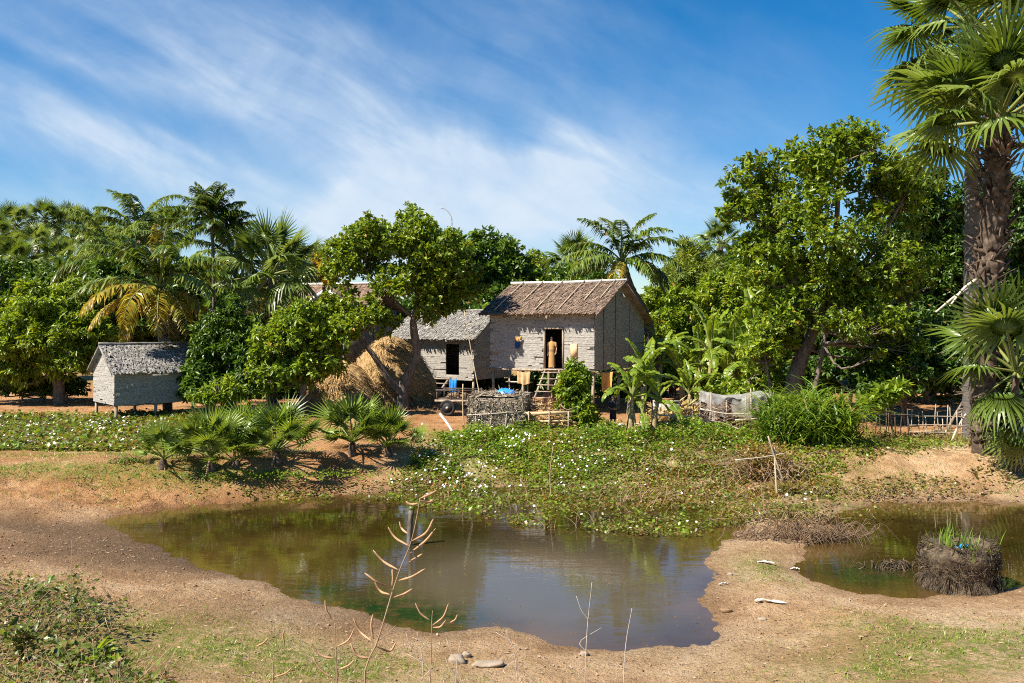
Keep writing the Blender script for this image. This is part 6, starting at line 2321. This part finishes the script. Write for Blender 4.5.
# dead stems standing in the weeds
sx_, sy_ = scatter(1900, -3, 10.5, 21.5, 33, lambda x, y: cover(x, y) * np.clip(redness(x, y) + .12, 0, 1), rng)
mb = MB()
for x, y in zip(sx_, sy_):
    z = zbase(np.array([x]), np.array([y]))[0]
    d_ = np.array([rng.uniform(-.5, .5), rng.uniform(-.4, .3), rng.uniform(.12, .55)])
    tube(mb, smooth_path([(x, y, z - .05), (x + d_[0] * .3, y + d_[1] * .3, z + d_[2] * .6), (x + d_[0], y + d_[1], z + d_[2])], 4), np.linspace(.012, .004, 4), 3, cap=False)
tag(mb.build('dead_weed_stems', M['dead_stem']), kind='stuff')


def flowers(nm, x, y, z, r, rng):
    n = len(x)
    mb = MB()
    C = np.stack([x, y, z], -1)
    ax = nrm(np.array([-.25, -.55, 1.0]) + rng.normal(size=(n, 3)) * .35)
    s1 = nrm(np.cross(ax, [1.0, .2, .1]))
    s2 = np.cross(ax, s1)
    rr = r * rng.uniform(.6, 1.3, n)
    V = [C - ax * (rr * .35)[:, None]]
    for k in range(10):
        a = k / 10 * 2 * PI
        f = 1.0 if k % 2 == 0 else .62
        V.append(C + (s1 * math.cos(a) + s2 * math.sin(a)) * (rr * f)[:, None])
    V = np.stack(V, 1).reshape(-1, 3)
    b = np.arange(n)[:, None] * 11
    mb.add(V, *[b + np.array([[0, 1 + k, 1 + (k + 1) % 10]]) for k in range(10)])
    return tag(mb.build(nm, M['flower']), kind='stuff')


def fl_mask(x, y):
    f = 1.0 * blob(x, y, 490, 462, 3.0, 2.4, .5) + .8 * blob(x, y, 430, 470, 1.8, 1.6, .4) + .55 * blob(x, y, 560, 470, 3, 2.5, .4) + .10
    return cover(x, y) * np.clip(f, 0, 1) * sst(-.12, .22, fbm(x * 1.1 + 20, y * 1.1, 3))


fx, fy = scatter(2000, -4, 10.5, 21, 33.5, fl_mask, rng)
flowers('creeper_flowers', fx, fy, zbase(fx, fy) + moundh(fx, fy) * 1.05 + .05, .042, rng)


# the hollow on the far left, full of creepers and white flowers
def hollow(x, y): return sst(-8.6, -10.2, x) * sst(28.9, 29.7, y + .4 * fbm(x, y, 2)) * sst(40.5, 38.0, y + 1.2 * fbm(x * .4, y * .4, 2))


hx, hy = scatter(95000, -29, -8, 28, 42, hollow, rng)
hzz = height(hx, hy, False) + .02 + rng.uniform(0, .22, len(hx))
hd_ = rng.random(len(hx)) < .60
for msk, nm, mt in ((~hd_, 'creeping_weeds', 'weed'), (hd_, 'floating_weeds', 'weed_dull')):
    mb = MB()
    leafy(mb, hx[msk], hy[msk], hzz[msk], .15, rng)
    tag(mb.build(nm, M[mt]), kind='stuff')
fx, fy = scatter(1900, -29, -9, 29, 40, lambda x, y: hollow(x, y) * np.clip(.18 + 1.0 * np.exp(-((x + 19) / 5) ** 2 - ((y - 33.5) / 3.5) ** 2), 0, 1) * sst(-.15, .2, fbm(x * .9, y * .9 + 9, 3)), rng)
flowers('creeper_flowers', fx, fy, height(fx, fy, False) + .25, .055, rng)

# rough grass on the right hand bank
rx_, ry_ = scatter(16000, 7.5, 17, 24.6, 33, lambda x, y: sst(.3, .9, pond_sd(x, y)) * sst(-.05, .25, fbm(x * .9 + 4, y * 1.3, 3) + .12 * (y > 28)) * .9, rng)
mb = MB()
C = np.stack([rx_, ry_, height(rx_, ry_) - .02], -1)
blades(mb, C, rng.uniform(0, 2 * PI, len(rx_)), rng.uniform(.1, .9, len(rx_)), rng.uniform(.08, .30, len(rx_)), rng.uniform(.012, .024, len(rx_)), rng, curl=.5, seg=2)
tag(mb.build('bank_grass', M['grass']), kind='stuff')
mb = MB()
rx_, ry_ = scatter(9000, 7.5, 17, 25, 33, lambda x, y: sst(.3, .9, pond_sd(x, y)) * sst(.10, .35, fbm(x * .8 + 2, y * 1.1 + 7, 3) + .22 * (y > 28.4)), rng)
leafy(mb, rx_, ry_, height(rx_, ry_) + rng.uniform(0, .22, len(rx_)), .11, rng)
tag(mb.build('bank_weeds', M['weed_dull']), kind='stuff')

# grass along the footpath dyke on the left and in tufts over the earth bank
def dyke(x, y):
    ya = np.interp(x, YA_X, YA)
    n_ = fbm(x * 1.1 + 11, y * 1.6, 3)
    return np.clip(np.exp(-((y - ya - 1.0) / .5) ** 2) + .8 * np.exp(-((y - ya - 3.5) / .6) ** 2) + .35 * sst(.08, .3, n_), 0, 1) * sst(-6.2, -7.6, x) * sst(-.25, .12, n_)


rx_, ry_ = scatter(34000, -18, -6, 23.2, 29.5, dyke, rng)
mb = MB()
C = np.stack([rx_, ry_, height(rx_, ry_) - .02], -1)
blades(mb, C, rng.uniform(0, 2 * PI, len(rx_)), rng.uniform(.1, .9, len(rx_)), rng.uniform(.06, .20, len(rx_)), rng.uniform(.012, .022, len(rx_)), rng, curl=.5, seg=2)
tag(mb.build('path_grass', M['grass']), kind='stuff')

# scraps of leaf and scum that drift along the water's edge
qx, qy = scatter(26000, -11.5, 16, 13, 26, lambda x, y: np.exp(-np.maximum(-pond_sd(x, y), 0) / .30) * (pond_sd(x, y) < -.01) * sst(-.2, .25, fbm(x * 1.4, y * 1.4 + 30, 3)) + .02 * (pond_sd(x, y) < -.1), rng)
mb = MB()
k = len(qx)
leaves(mb, np.stack([qx, qy, np.full(k, .006)], -1), nrm(rdir(rng, k) * [1, 1, .02]), np.array([0, 0, 1.0]) + rng.normal(size=(k, 3)) * .05, rng.uniform(.02, .07, k), rng.uniform(.012, .03, k), fold=.05)
tag(mb.build('floating_scraps', M['weed_red']), kind='stuff')

# short grass
gx_, gy_ = scatter(190000, -12, 15, 8.6, 32, lambda x, y: np.clip(grass_mask(x, y), 0, 1) * sst(.25, .9, pond_sd(x, y)) * sst(-.12, .2, fbm(x * 1.7, y * 1.7, 3)) * (1 - .75 * ((y > 27) & (x > -4))), rng)
n_ = len(gx_)
mb = MB()
reps = 3
C = np.repeat(np.stack([gx_, gy_, height(gx_, gy_) - .01], -1), reps, 0) + rng.normal(size=(n_ * reps, 3)) * [.03, .03, 0]
blades(mb, C, rng.uniform(0, 2 * PI, n_ * reps), rng.uniform(.1, .8, n_ * reps), rng.uniform(.03, .095, n_ * reps), rng.uniform(.007, .013, n_ * reps), rng, curl=.4, seg=2)
tag(mb.build('grass', M['grass']), kind='stuff')

# litter of twigs and leaves, and clods, on the bare mud
lx, ly = scatter(16000, -12, 14, 8.5, 27, lambda x, y: sst(.2, .8, pond_sd(x, y)) * .55 * (1 - cover(x, y)), rng)
mb = MB()
n_ = len(lx)
leaves(mb, np.stack([lx, ly, height(lx, ly) + .012], -1), nrm(rdir(rng, n_) * [1, 1, .15]), np.array([0, 0, 1.0]) + rng.normal(size=(n_, 3)) * .3, rng.uniform(.03, .11, n_), rng.uniform(.012, .035, n_))
tag(mb.build('leaf_litter', M['dead_stem']), kind='stuff')
OC = np.array([(1, 0, 0), (0, 1, 0), (-1, 0, 0), (0, -1, 0), (0, 0, 1), (0, 0, -1)], float)
OF = np.array([(0, 1, 4), (1, 2, 4), (2, 3, 4), (3, 0, 4), (1, 0, 5), (2, 1, 5), (3, 2, 5), (0, 3, 5)])
cx_, cy_ = scatter(15000, -13, 14, 8.5, 27, lambda x, y: sst(.15, .6, pond_sd(x, y)) * np.clip(.06 + .9 * sst(-5, -8, x) * sst(21, 23.5, y) + .5 * blob(x, y, 860, 640, 3, .8) + .35 * blob(x, y, 480, 660, 2.5, .7) + .4 * blob(x, y, 100, 540, 4, 1.6), 0, 1) * (1 - cover(x, y)), rng)
n_ = len(cx_)
sz = rng.uniform(.012, .042, n_) * rng.uniform(.5, 1.1, n_)
V = OC[None] * sz[:, None, None] * rng.uniform(.5, 1.4, (n_, 6, 1)) * [1, 1, .6] + rng.normal(size=(n_, 6, 3)) * sz[:, None, None] * .18
V = V + np.stack([cx_, cy_, height(cx_, cy_) + sz * .2], -1)[:, None]
mb = MB()
mb.add(V.reshape(-1, 3), (np.arange(n_)[:, None, None] * 6 + OF[None]).reshape(-1, 3))
tag(mb.build('clods', M['earthen']), kind='stuff')

# ------------------------------------------------------------------ undergrowth in the near left corner
def under_mask(x, y):
    pxx = x / y * F + 512
    pyy = HZ + (CH - height(x, y, False)) * F / y
    lim = np.interp(pyy, [545, 570, 600, 640, 683, 720], [5, 45, 85, 110, 140, 165])
    return sst(lim + 25, lim - 25, pxx + 40 * fbm(x * 2, y * 2, 3))


rng = np.random.default_rng(201)
ux, uy = scatter(26000, -12, -3, 7.2, 15, under_mask, rng)
hgt = .08 + .72 * np.clip(fbm(ux * 1.1, uy * 1.1, 3) + .35, 0, 1)
uz = height(ux, uy) + hgt * rng.uniform(0, 1, len(ux)) ** .7
mb = MB()
leafy(mb, ux, uy, uz, .074, rng, .8)
tag(mb.build('undergrowth', M['undergrowth']), kind='stuff')
mb = MB()
for i in rng.permutation(len(ux))[:1500]:
    b0 = np.array([ux[i], uy[i], uz[i]])
    d_ = rng.normal(size=3) * [.18, .18, .12] + [0, 0, .16]
    tube(mb, smooth_path([b0 - d_ * .9, b0 + rng.normal(size=3) * .02, b0 + d_], 4), np.linspace(.006, .003, 4), 3, cap=False)
tag(mb.build('undergrowth_stems', M['dead_stem']), kind='stuff')


def leafy_plant(label, base, n, h, L_, seed, mt='bright', name='leafy_plant', wid=.45):
    rng = np.random.default_rng(seed)
    t = thing(name, label, 'plant', tuple(base))
    sm, lm = MB(), MB()
    for i in range(n):
        a = rng.uniform(0, 6.28)
        top = np.array([math.cos(a) * rng.uniform(.05, .4), math.sin(a) * rng.uniform(.05, .4), h * rng.uniform(.5, 1)])
        P = smooth_path([(0, 0, -.05), tuple(top * [.3, .3, .6]), tuple(top)], 8)
        tube(sm, P, np.linspace(.010, .004, 8), 4, cap=False)
        k = 7
        idx = rng.integers(2, 8, k)
        T = nrm(rdir(rng, k) * [1, 1, .4] + [0, 0, .3])
        Lk = L_ * rng.uniform(.6, 1.2, k)
        # broader leaf from two stacked blades: folded with a soft tip
        C = P[idx]
        N = nrm(np.array([0, -.2, 1.0]) + rng.normal(size=(k, 3)) * .4)
        S_ = nrm(np.cross(T, N))
        Uv = np.cross(S_, T)
        V = [C]
        for f, w in ((.25, .34), (.55, .42), (.82, .22)):
            c_ = C + T * (Lk * f)[:, None] - Uv * (Lk * .18 * f * f)[:, None]
            V += [c_ + S_ * (Lk * w * wid * 1.1)[:, None] + Uv * (Lk * .06)[:, None], c_, c_ - S_ * (Lk * w * wid * 1.1)[:, None] + Uv * (Lk * .06)[:, None]]
        V.append(C + T * Lk[:, None] - Uv * (Lk * .2)[:, None])
        V = np.stack(V, 1).reshape(-1, 3)
        b = np.arange(k)[:, None] * 11
        lm.add(V, b + np.array([[0, 2, 1]]), b + np.array([[0, 3, 2]]), b + np.array([[1, 2, 5, 4]]), b + np.array([[2, 3, 6, 5]]), b + np.array([[4, 5, 8, 7]]), b + np.array([[5, 6, 9, 8]]), b + np.array([[7, 8, 10]]), b + np.array([[8, 9, 10]]))
    sm.build('stems', M['petiole'], t)
    lm.build('leaves', M[mt], t)
    return t


leafy_plant('leafy seedling with big yellow green leaves, lowest in the near left corner', G(112, 676), 9, .40, .20, 211)
leafy_plant('broad leaved sapling at the near left corner beside the big leaved seedling', G(72, 672), 9, .45, .17, 212, 'undergrowth')
leafy_plant('grey green bushy plant at the left edge of the near corner', G(22, 660), 12, .55, .15, 213, 'undergrowth')
leafy_plant('small dark leaved plant above the near left corner', G(40, 610), 8, .5, .14, 214, 'dense')
leafy_plant('thin leaved plant at the tip of the near left undergrowth', G(78, 622), 10, .5, .12, 215, 'undergrowth')

# ------------------------------------------------------------------ dry pod stems in the foreground
def dry_plant(label, pts, branches, pods, r0, seed, name='dry_weed', mt='dead_stem', group=None):
    """pts: stem through the air; branches: lists of points; pods: (start, mid, end)"""
    o = np.asarray(pts[0])
    t = thing(name, label, 'plant', tuple(o), 0, group)
    mb = MB()
    P = smooth_path(np.array(pts) - o, 20)
    tube(mb, P, np.linspace(r0, r0 * .45, 20), 6)
    for b_ in branches:
        Q = smooth_path(np.array(b_) - o, 8)
        tube(mb, Q, np.linspace(r0 * .6, r0 * .3, 8), 5)
    mb.build('stem', M[mt], t)
    for pd in pods:
        m_ = MB()
        Q = smooth_path(np.array(pd) - o, 9)
        r = np.interp(np.linspace(0, 1, 9), [0, .08, .2, .85, 1], [.25, .5, 1, .85, .2]) * r0 * 1.25
        tube(m_, Q, r, 6)
        m_.build('pod', M['pod'], t, True)
    return t


D = 6.4


def z2(x, y, d=0.0):      # detail-crop coordinates of the foreground plant
    return W3(250 + x / 3.364, 480 + y / 3.364, D + d)


gb = GD(372, D)
dry_plant('tall dry weed with curved pale pods rising over the pond', [gb, z2(385, 660), z2(430, 540), z2(475, 390), z2(505, 300), z2(540, 215), z2(560, 130), z2(572, 60)],
          [[z2(430, 540), z2(460, 520), z2(490, 490)]],
          [[z2(500, 303), z2(450, 275, .1), z2(414, 236, .1)], [z2(474, 362), z2(430, 345, -.1), z2(385, 312, -.1)], [z2(470, 385), z2(440, 375, .1), z2(418, 340, .1)], [z2(500, 338), z2(545, 325, -.05), z2(590, 298, -.05)],
           [z2(478, 398), z2(515, 385, .1), z2(548, 365, .1)], [z2(535, 222), z2(490, 195, .1), z2(464, 158, .1)], [z2(545, 205), z2(592, 178, -.1), z2(617, 130, -.1)], [z2(540, 245), z2(590, 205, .1), z2(625, 162, .1)],
           [z2(536, 275), z2(560, 262, .1), z2(580, 248, .1)], [z2(566, 80), z2(540, 82, 0), z2(524, 72, 0)], [z2(570, 70), z2(600, 75, .1), z2(618, 66, .1)], [z2(572, 62), z2(605, 48, 0), z2(630, 34, 0)],
           [z2(478, 360), z2(481, 330, 0), z2(478, 300, 0)], [z2(530, 180), z2(512, 165, .1), z2(502, 140, .1)],
           [z2(413, 545), z2(370, 510, .1), z2(348, 466, .1)], [z2(415, 535), z2(408, 490, 0), z2(414, 450, 0)], [z2(425, 560), z2(470, 575, .1), z2(492, 545, .1)], [z2(405, 600), z2(360, 590, 0), z2(338, 548, 0)]], .0075, 221)
gb = GD(337, D + .1)
dry_plant('shorter dry weed with pods left of the tall podded stem', [gb, z2(292, 660), z2(288, 560), z2(286, 480)], [],
          [[z2(274, 468), z2(258, 440), z2(252, 404)], [z2(292, 560), z2(330, 540), z2(352, 498)], [z2(288, 600), z2(240, 590), z2(196, 544)], [z2(290, 640), z2(330, 625), z2(352, 604)], [z2(280, 668), z2(240, 640), z2(210, 596)]], .0065, 222)
gb = GD(428, D + .5)
dry_plant('small dry weed with three pods before the green algae', [gb, z2(609, 600, .5), z2(611, 490, .5), z2(614, 440, .5)], [],
          [[z2(608, 474, .5), z2(575, 450, .5), z2(556, 414, .5)], [z2(612, 490, .5), z2(650, 460, .5), z2(668, 414, .5)], [z2(615, 496, .5), z2(640, 494, .5), z2(660, 470, .5)], [z2(672, 480, .5), z2(690, 470, .5), z2(698, 452, .5)]], .006, 223)
gb = GD(278, D + .2)
dry_plant('bare bent weed with two dry pods at the lower left of the mud', [gb, z2(78, 670, .2), z2(80, 590, .2)], [], [[z2(118, 560, .2), z2(112, 530, .2), z2(114, 504, .2)], [z2(80, 664, .2), z2(120, 650, .2), z2(140, 632, .2)], [z2(20, 560, .2), z2(45, 548, .2), z2(62, 530, .2)]], .006, 224)


def bare_stem(label, px, py0, py1, dx, seed, D, fork=True):
    rng = np.random.default_rng(seed)
    gb = GD(px, D)
    a = W3(px + dx * .3, (py0 * .6 + py1 * .4), D)
    b_ = W3(px + dx, py1, D)
    br_ = []
    if fork:
        for f in (.35, .55, .75):
            c_ = np.array(gb) * (1 - f) + b_ * f
            br_.append([c_, c_ + [rng.choice([-1, 1]) * .07, 0, .09], c_ + [rng.choice([-1, 1]) * .11, .02, .2]])
    return dry_plant(label, [gb, a, b_], br_, [], .005, seed, mt='driftwood', name='dead_weed')


bare_stem('forked pale dry stem at the lower middle before the water', 584, 683, 582, 8, 231, 7.0)
bare_stem('single straight dry stem right of the forked pale one', 622, 683, 608, 10, 232, 7.4, False)
bare_stem('branching dry stem beside the flat stones', 520, 683, 630, -14, 233, 7.0)
bare_stem('low dry stem between the podded weeds and the flat stones', 455, 683, 640, 6, 234, 7.2)
bare_stem('dry forked stem at the lower edge right of the tall podded weed', 425, 683, 632, -8, 235, 7.0)
bare_stem('thin dry grass stalk on the near left slope', 71, 600, 540, 1, 236, 12.5, False)
bare_stem('thin dry stalk on the earth bank at the far left', 57, 500, 474, -1, 237, 23.0, False)


TW = 'tangles of dry twigs at the near edge'
for i_, (px_, D_, w_, h_, lab_) in enumerate([(330, 6.6, .5, .45, 'dry twig tangle round the foot of the shorter podded weed'), (395, 6.8, .4, .5, 'dry twig tangle round the foot of the tall podded weed'), (470, 7.2, .5, .35, 'dry twig tangle before the flat stones'),
                                        (590, 7.4, .5, .35, 'sparse dry twigs round the forked pale stem'), (265, 7.2, .4, .4, 'dry twigs round the bare bent weed')]):
    rng = np.random.default_rng(500 + i_)
    b0 = GD(px_, D_)
    t = thing('dry_twigs', lab_, 'twigs', tuple(b0), 0, TW)
    mb = MB()
    for q in range(26):
        c_ = np.array([rng.normal() * w_ * .5, rng.normal() * .25, -.03])
        c_[2] = gz(b0[0] + c_[0], b0[1] + c_[1]) - b0[2] - .02
        d_ = np.array([rng.normal() * .35, rng.normal() * .3, rng.uniform(.4, 1)]) * h_
        P = smooth_path([c_, c_ + d_ * .5 + rng.normal(size=3) * .02, c_ + d_], 6)
        tube(mb, P, np.linspace(.0035, .0015, 6), 4, cap=False)
        for z_ in range(2):
            s_ = P[rng.integers(2, 5)]
            e_ = s_ + np.array([rng.normal() * .12, rng.normal() * .1, rng.uniform(-.02, .14)])
            tube(mb, smooth_path([s_, (s_ + e_) / 2 + rng.normal(size=3) * .01, e_], 4), np.linspace(.0025, .001, 4), 3, cap=False)
    mb.build('twig_stems', M['dead_stem'], t)

# ------------------------------------------------------------------ stones, litter, stakes
def stone(label, px, py, sz, seed, mt='stone', name='stone', flat=.6, cat='stone', group=None, yaw=0):
    rng = np.random.default_rng(seed)
    n1, n2 = 12, 16
    th = np.linspace(0, PI, n1)
    ph = np.arange(n2) / n2 * 2 * PI
    V = np.array([[(math.sin(a) * math.cos(p), math.sin(a) * math.sin(p), math.cos(a)) for p in ph] for a in th]).reshape(-1, 3)
    off = 1 + .35 * fbm(V[:, 0] * 1.3 + seed, V[:, 1] * 1.3 + V[:, 2] * 1.7, 3)
    V = np.sign(V) * np.abs(V) ** .75 * off[:, None] * np.array(sz)
    i = np.arange(n1 - 1)[:, None] * n2
    j = np.arange(n2)[None]
    mb = MB()
    mb.add(V, np.stack([i + j, i + n2 + j, i + n2 + (j + 1) % n2, i + (j + 1) % n2], -1).reshape(-1, 4))
    o = mb.build(name, M[mt])
    o.location = tuple(G(px, py) + [0, 0, sz[2] * .45])
    o.rotation_euler = (0, 0, R(yaw))
    return tag(o, label, cat, group)


stone('squarish pale stone at the waterline behind the forked dry stem', 596, 646, (.10, .08, .09), 3)
stone('rounded pale stone at the bottom left of the flat slab', 457, 663, (.13, .10, .075), 4)
stone('flat pale slab lying right of the rounded stone', 488, 666, (.24, .10, .04), 5, yaw=8)
stone('small stone behind the rounded pale stone', 466, 657, (.07, .05, .05), 6)
stone('small buff clod in the middle of the muddy spit', 726, 612, (.10, .08, .05), 7, 'earthen')
stone('tiny pale stone near the water on the muddy spit', 730, 576, (.06, .05, .04), 8)
stone('pale stone left of the squarish stone on the shore', 584, 655, (.07, .05, .04), 9)
stone('flat tan stone beside the long white litter', 762, 620, (.08, .05, .03), 10)


def litter(label, px, py, pts, w, seed, mt='plastic_white', name='plastic_litter', cat='litter', group=None):
    rng = np.random.default_rng(seed)
    mb = MB()
    P = smooth_path(np.array(pts, float), 12)
    T = nrm(np.gradient(P, axis=0))
    S_ = nrm(np.cross(T, [0, 0, 1.0])) * (w * rng.uniform(.2, 1.1, 12))[:, None] + np.array([0, 0, 1.0]) * rng.uniform(-.015, .02, 12)[:, None]
    zz = np.array([0, 0, 1.0]) * rng.uniform(.005, .035, 12)[:, None]
    V = np.stack([P - S_, P + zz, P + S_, P - np.array([0, 0, .01])], 1).reshape(-1, 3)
    i = np.arange(11)[:, None] * 4
    j = np.arange(4)[None]
    mb.add(V, np.stack([i + j, i + 4 + j, i + 4 + (j + 1) % 4, i + (j + 1) % 4], -1).reshape(-1, 4))
    o = mb.build(name, M[mt])
    o.location = tuple(G(px, py) + [0, 0, .015])
    return tag(o, label, cat, group)


litter('white plastic scrap high on the muddy spit', 765, 564, [(-.18, 0, 0), (-.05, .05, .02), (.06, -.03, .03), (.18, -.06, 0)], .05, 1)
litter('long whitish plastic strip across the middle of the muddy spit', 770, 603, [(-.26, .06, 0), (-.1, .03, .03), (.08, -.05, .02), (.28, -.10, 0)], .07, 2)
litter('white scrap at the waterline left of the dark right hand pool', 795, 570, [(-.10, 0, 0), (0, .03, .02), (.1, .02, 0)], .04, 3)
litter('thin white sliver on the spit left of the long plastic strip', 723, 586, [(-.08, 0, 0), (.02, .03, .02), (.1, .05, 0)], .025, 4)
litter('white scrap floating at the edge of the creepers', 579, 526, [(-.2, 0, .02), (0, .04, .05), (.2, 0, .02)], .06, 5)
litter('pale rag lying in the creepers before the muddy spit', 686, 516, [(-.2, 0, .1), (0, .04, .15), (.2, 0, .1)], .09, 6)
litter('dark bent strip on the shore below the hanging dead palm leaf', 993, 496, [(-.4, 0, .02), (-.1, .1, .08), (.2, .06, .05), (.45, -.05, .02)], .06, 7, 'dead_stem', 'palm_stalk')

for i, (p0, p1, r, mt, lab) in enumerate([
        ((777, 497), (774, 447), .032, 'bamboo_pole', 'tan stake standing upright on the bank below the reeds'),
        ((784, 483), (768, 436), .03, 'wood', 'darker stake leaning left across the upright tan stake'),
        ((735, 460), (786, 453), .016, 'driftwood', 'pale stick lying along the weeds left of the bank stakes'),
        ((552, 506), (553, 446), .015, 'dead_stem', 'thin dead stalk standing in the creepers')]):
    D_ = G(777, 497)[1] if i < 3 else 25.5
    a = W3(*p0, D_)
    pole('stake', lab, 'stake', a, W3(*p1, D_ + .3), r, r * .8, mt)
D_ = water_pt(409, 545)[1]
mb = MB()
tube(mb, smooth_path([(0, 0, -.5), (.02, 0, .3), (.06, 0, .85)], 8), [.075, .07, .07, .065, .065, .06, .06, .065], 8, rng=rng, wob=.08)
o = mb.build('mooring_post', M['bark'])
o.location = (WX(409, D_), D_, 0)
tag(o, 'dark wooden post standing in the pond behind the podded weed', 'post')
mb = MB()
tube(mb, [(0, 0, 0), (.005, 0, .07)], [.075, .06], 8)
q = mb.build('mossy_top', M['undergrowth'], o)
q.location = (.06, 0, .84)

# ------------------------------------------------------------------ dead roots overhanging the spit, withered bush, root clump
def brush(label, name, base, spread, h, n, mt, seed, droop=0, leaf=None, cat='brush', lean=(0, 0), rad=.012):
    rng = np.random.default_rng(seed)
    t = thing(name, label, cat, tuple(base))
    mb = MB()
    for i in range(n):
        c_ = np.array([rng.normal() * spread[0] * .5, rng.normal() * spread[1] * .4, rng.uniform(-.05, .15) * h])
        d_ = np.array([rng.normal() * .5 + lean[0], rng.normal() * .4 + lean[1], rng.uniform(.3, 1)]) * h * rng.uniform(.6, 1.1)
        e = c_ + d_
        e2 = e + np.array([d_[0] * .8, d_[1] * .8, -droop * h * rng.uniform(.5, 1.3)])
        tube(mb, smooth_path([c_, c_ + d_ * .6 + rng.normal(size=3) * .05, e, e2], 8), np.linspace(rad, rad * .4, 8), 4, cap=False)
    mb.build('stems', M[mt], t)
    if leaf:
        mb = MB()
        k = n * 14
        C = np.stack([rng.normal(size=k) * spread[0] * .6, rng.normal(size=k) * spread[1] * .5, rng.uniform(.1, 1.15, k) * h], -1)
        leafy(mb, C[:, 0], C[:, 1], C[:, 2], .09, rng)
        mb.build('leaves', M[leaf], t)
    return t


gq = G(800, 540)
brush('tangle of dead brown roots hanging over the edge of the muddy spit', 'dead_roots', gq + [0, .2, 0], (1.5, .6), .42, 320, 'root_brown', 241, 1.9, lean=(.75, -.35), rad=.010)
brush('low green scrub on top of the overhanging dead roots', 'scrub', G(800, 520) + [0, 0, 0], (1.7, .8), .40, 60, 'dead_stem', 242, .3, 'weed_dull')
brush('withered reddish bush by the bank stakes', 'withered_bush', GD(764, 27.2), (.9, .7), .95, 130, 'dead_stem', 243, .2, 'weed_red')
brush('bare brown twigs standing in the creepers before the tarpaulin', 'dead_twigs', GD(650, 25.2), (1.0, .8), .9, 60, 'dead_stem', 244, .1)
brush('small brown tuft sticking out of the dark right hand pool', 'dead_tuft', np.array([*water_pt(890, 568), -.05]), (.5, .3), .22, 70, 'root_mass', 245, .5, rad=.015)
brush('scrubby weeds along the right hand pool bank', 'scrub', GD(870, 25.6), (3.2, .8), .34, 90, 'dead_stem', 246, .3, 'weed_dull')
brush('low greenery under the pale lattice fence', 'scrub', GD(905, 29.5), (2.6, .9), .22, 60, 'reed', 247, .2, 'weed')
brush('small dark tuft on the footpath dyke at the far left', 'grass_tuft', G(127, 463), (.5, .3), .22, 80, 'grass', 248, .2)
brush('low green sprigs under the young bank palms', 'scrub', G(255, 478), (4.2, .7), .16, 80, 'reed', 249, .3, 'weed')

rng = np.random.default_rng(251)
ip = G(971, 594)
t = thing('root_clump', 'drum shaped clump of matted roots with green shoots at the right pool edge', 'root clump', tuple(ip + [0, .45, 0]))
t.scale = (.88, .88, 1.0)
n1, n2 = 14, 34
zz = np.linspace(-.15, .88, n1)
ph = np.arange(n2) / n2 * 2 * PI
prof = np.interp(zz, [-.15, .15, .45, .7, .88], [.90, .72, .76, .88, .66])
V = np.array([[(math.cos(p) * r, math.sin(p) * r * .85, z) for p in ph] for z, r in zip(zz, prof)]).reshape(-1, 3)
V *= (1 + .30 * fbm(V[:, 0] * 2.5 + V[:, 2], V[:, 1] * 2.5 + V[:, 2] * 1.7, 4))[:, None] ** [1, 1, .3]
mb = MB()
i = np.arange(n1 - 1)[:, None] * n2
j = np.arange(n2)[None]
mb.add(V, np.stack([i + j, i + (j + 1) % n2, i + n2 + (j + 1) % n2, i + n2 + j], -1).reshape(-1, 4))
a = np.arange(n2)
top = mb.v[0][-n2:]
mb.add(np.vstack([top, top * [.6, .6, 1] - [0, 0, .14], [[0, 0, .70]]]), np.stack([a, (a + 1) % n2, n2 + (a + 1) % n2, n2 + a], -1), np.stack([n2 + a, n2 + (a + 1) % n2, 0 * a + 2 * n2], -1))
mb.build('core', M['root_mass'], t)
mb = MB()
for q in range(1500):
    p = rng.uniform(0, 2 * PI)
    z = rng.uniform(-.05, .92)
    r = np.interp(z, [-.15, .15, .45, .7, .95], [.86, .74, .79, .80, .70])
    o_ = np.array([math.cos(p), math.sin(p) * .85, 0])
    c_ = o_ * r + [0, 0, z]
    if z < .30:      # roots flare down and out
        e = c_ + o_ * rng.uniform(.0, .22) + np.array([-o_[1], o_[0], 0]) * rng.normal() * .08 + [0, 0, -rng.uniform(.2, .4)]
    else:
        e = c_ + o_ * rng.uniform(.0, .05) + np.array([-o_[1], o_[0], 0]) * rng.normal() * .16 + [0, 0, rng.normal() * .14]
    tube(mb, smooth_path([c_ - o_ * .05, (c_ + e) / 2 + o_ * .06, e], 5), np.linspace(.008, .003, 5), 3, cap=False)
mb.build('roots', M['root_mass'], t)
mb = MB()
k = 90
C = np.stack([rng.normal(-.05, .28, k), rng.normal(-.1, .28, k), np.full(k, .72)], -1)
blades(mb, C, rng.uniform(0, 6.28, k), rng.uniform(.0, .3, k), rng.uniform(.25, .62, k), rng.uniform(.02, .035, k), rng, curl=.12, seg=3)
mb.build('shoots', M['reed'], t)
mb = MB()
k = 260
p = rng.uniform(0, 6.28, k)
C = np.stack([np.cos(p) * .76, np.sin(p) * .64, rng.uniform(.55, .92, k)], -1)
leafy(mb, C[:, 0], C[:, 1], C[:, 2], .07, rng)
mb.build('moss_leaves', M['weed_dull'], t)
o = litter('bright blue plastic scrap on the root clump between the green shoots', 967, 590, [(-.12, 0, 0), (-.02, .03, .05), (.06, .02, .04), (.14, 0, 0)], .09, 9, 'blue_tarp', 'plastic_scrap')
o.location = tuple(ip + [-.02, .20, .84])
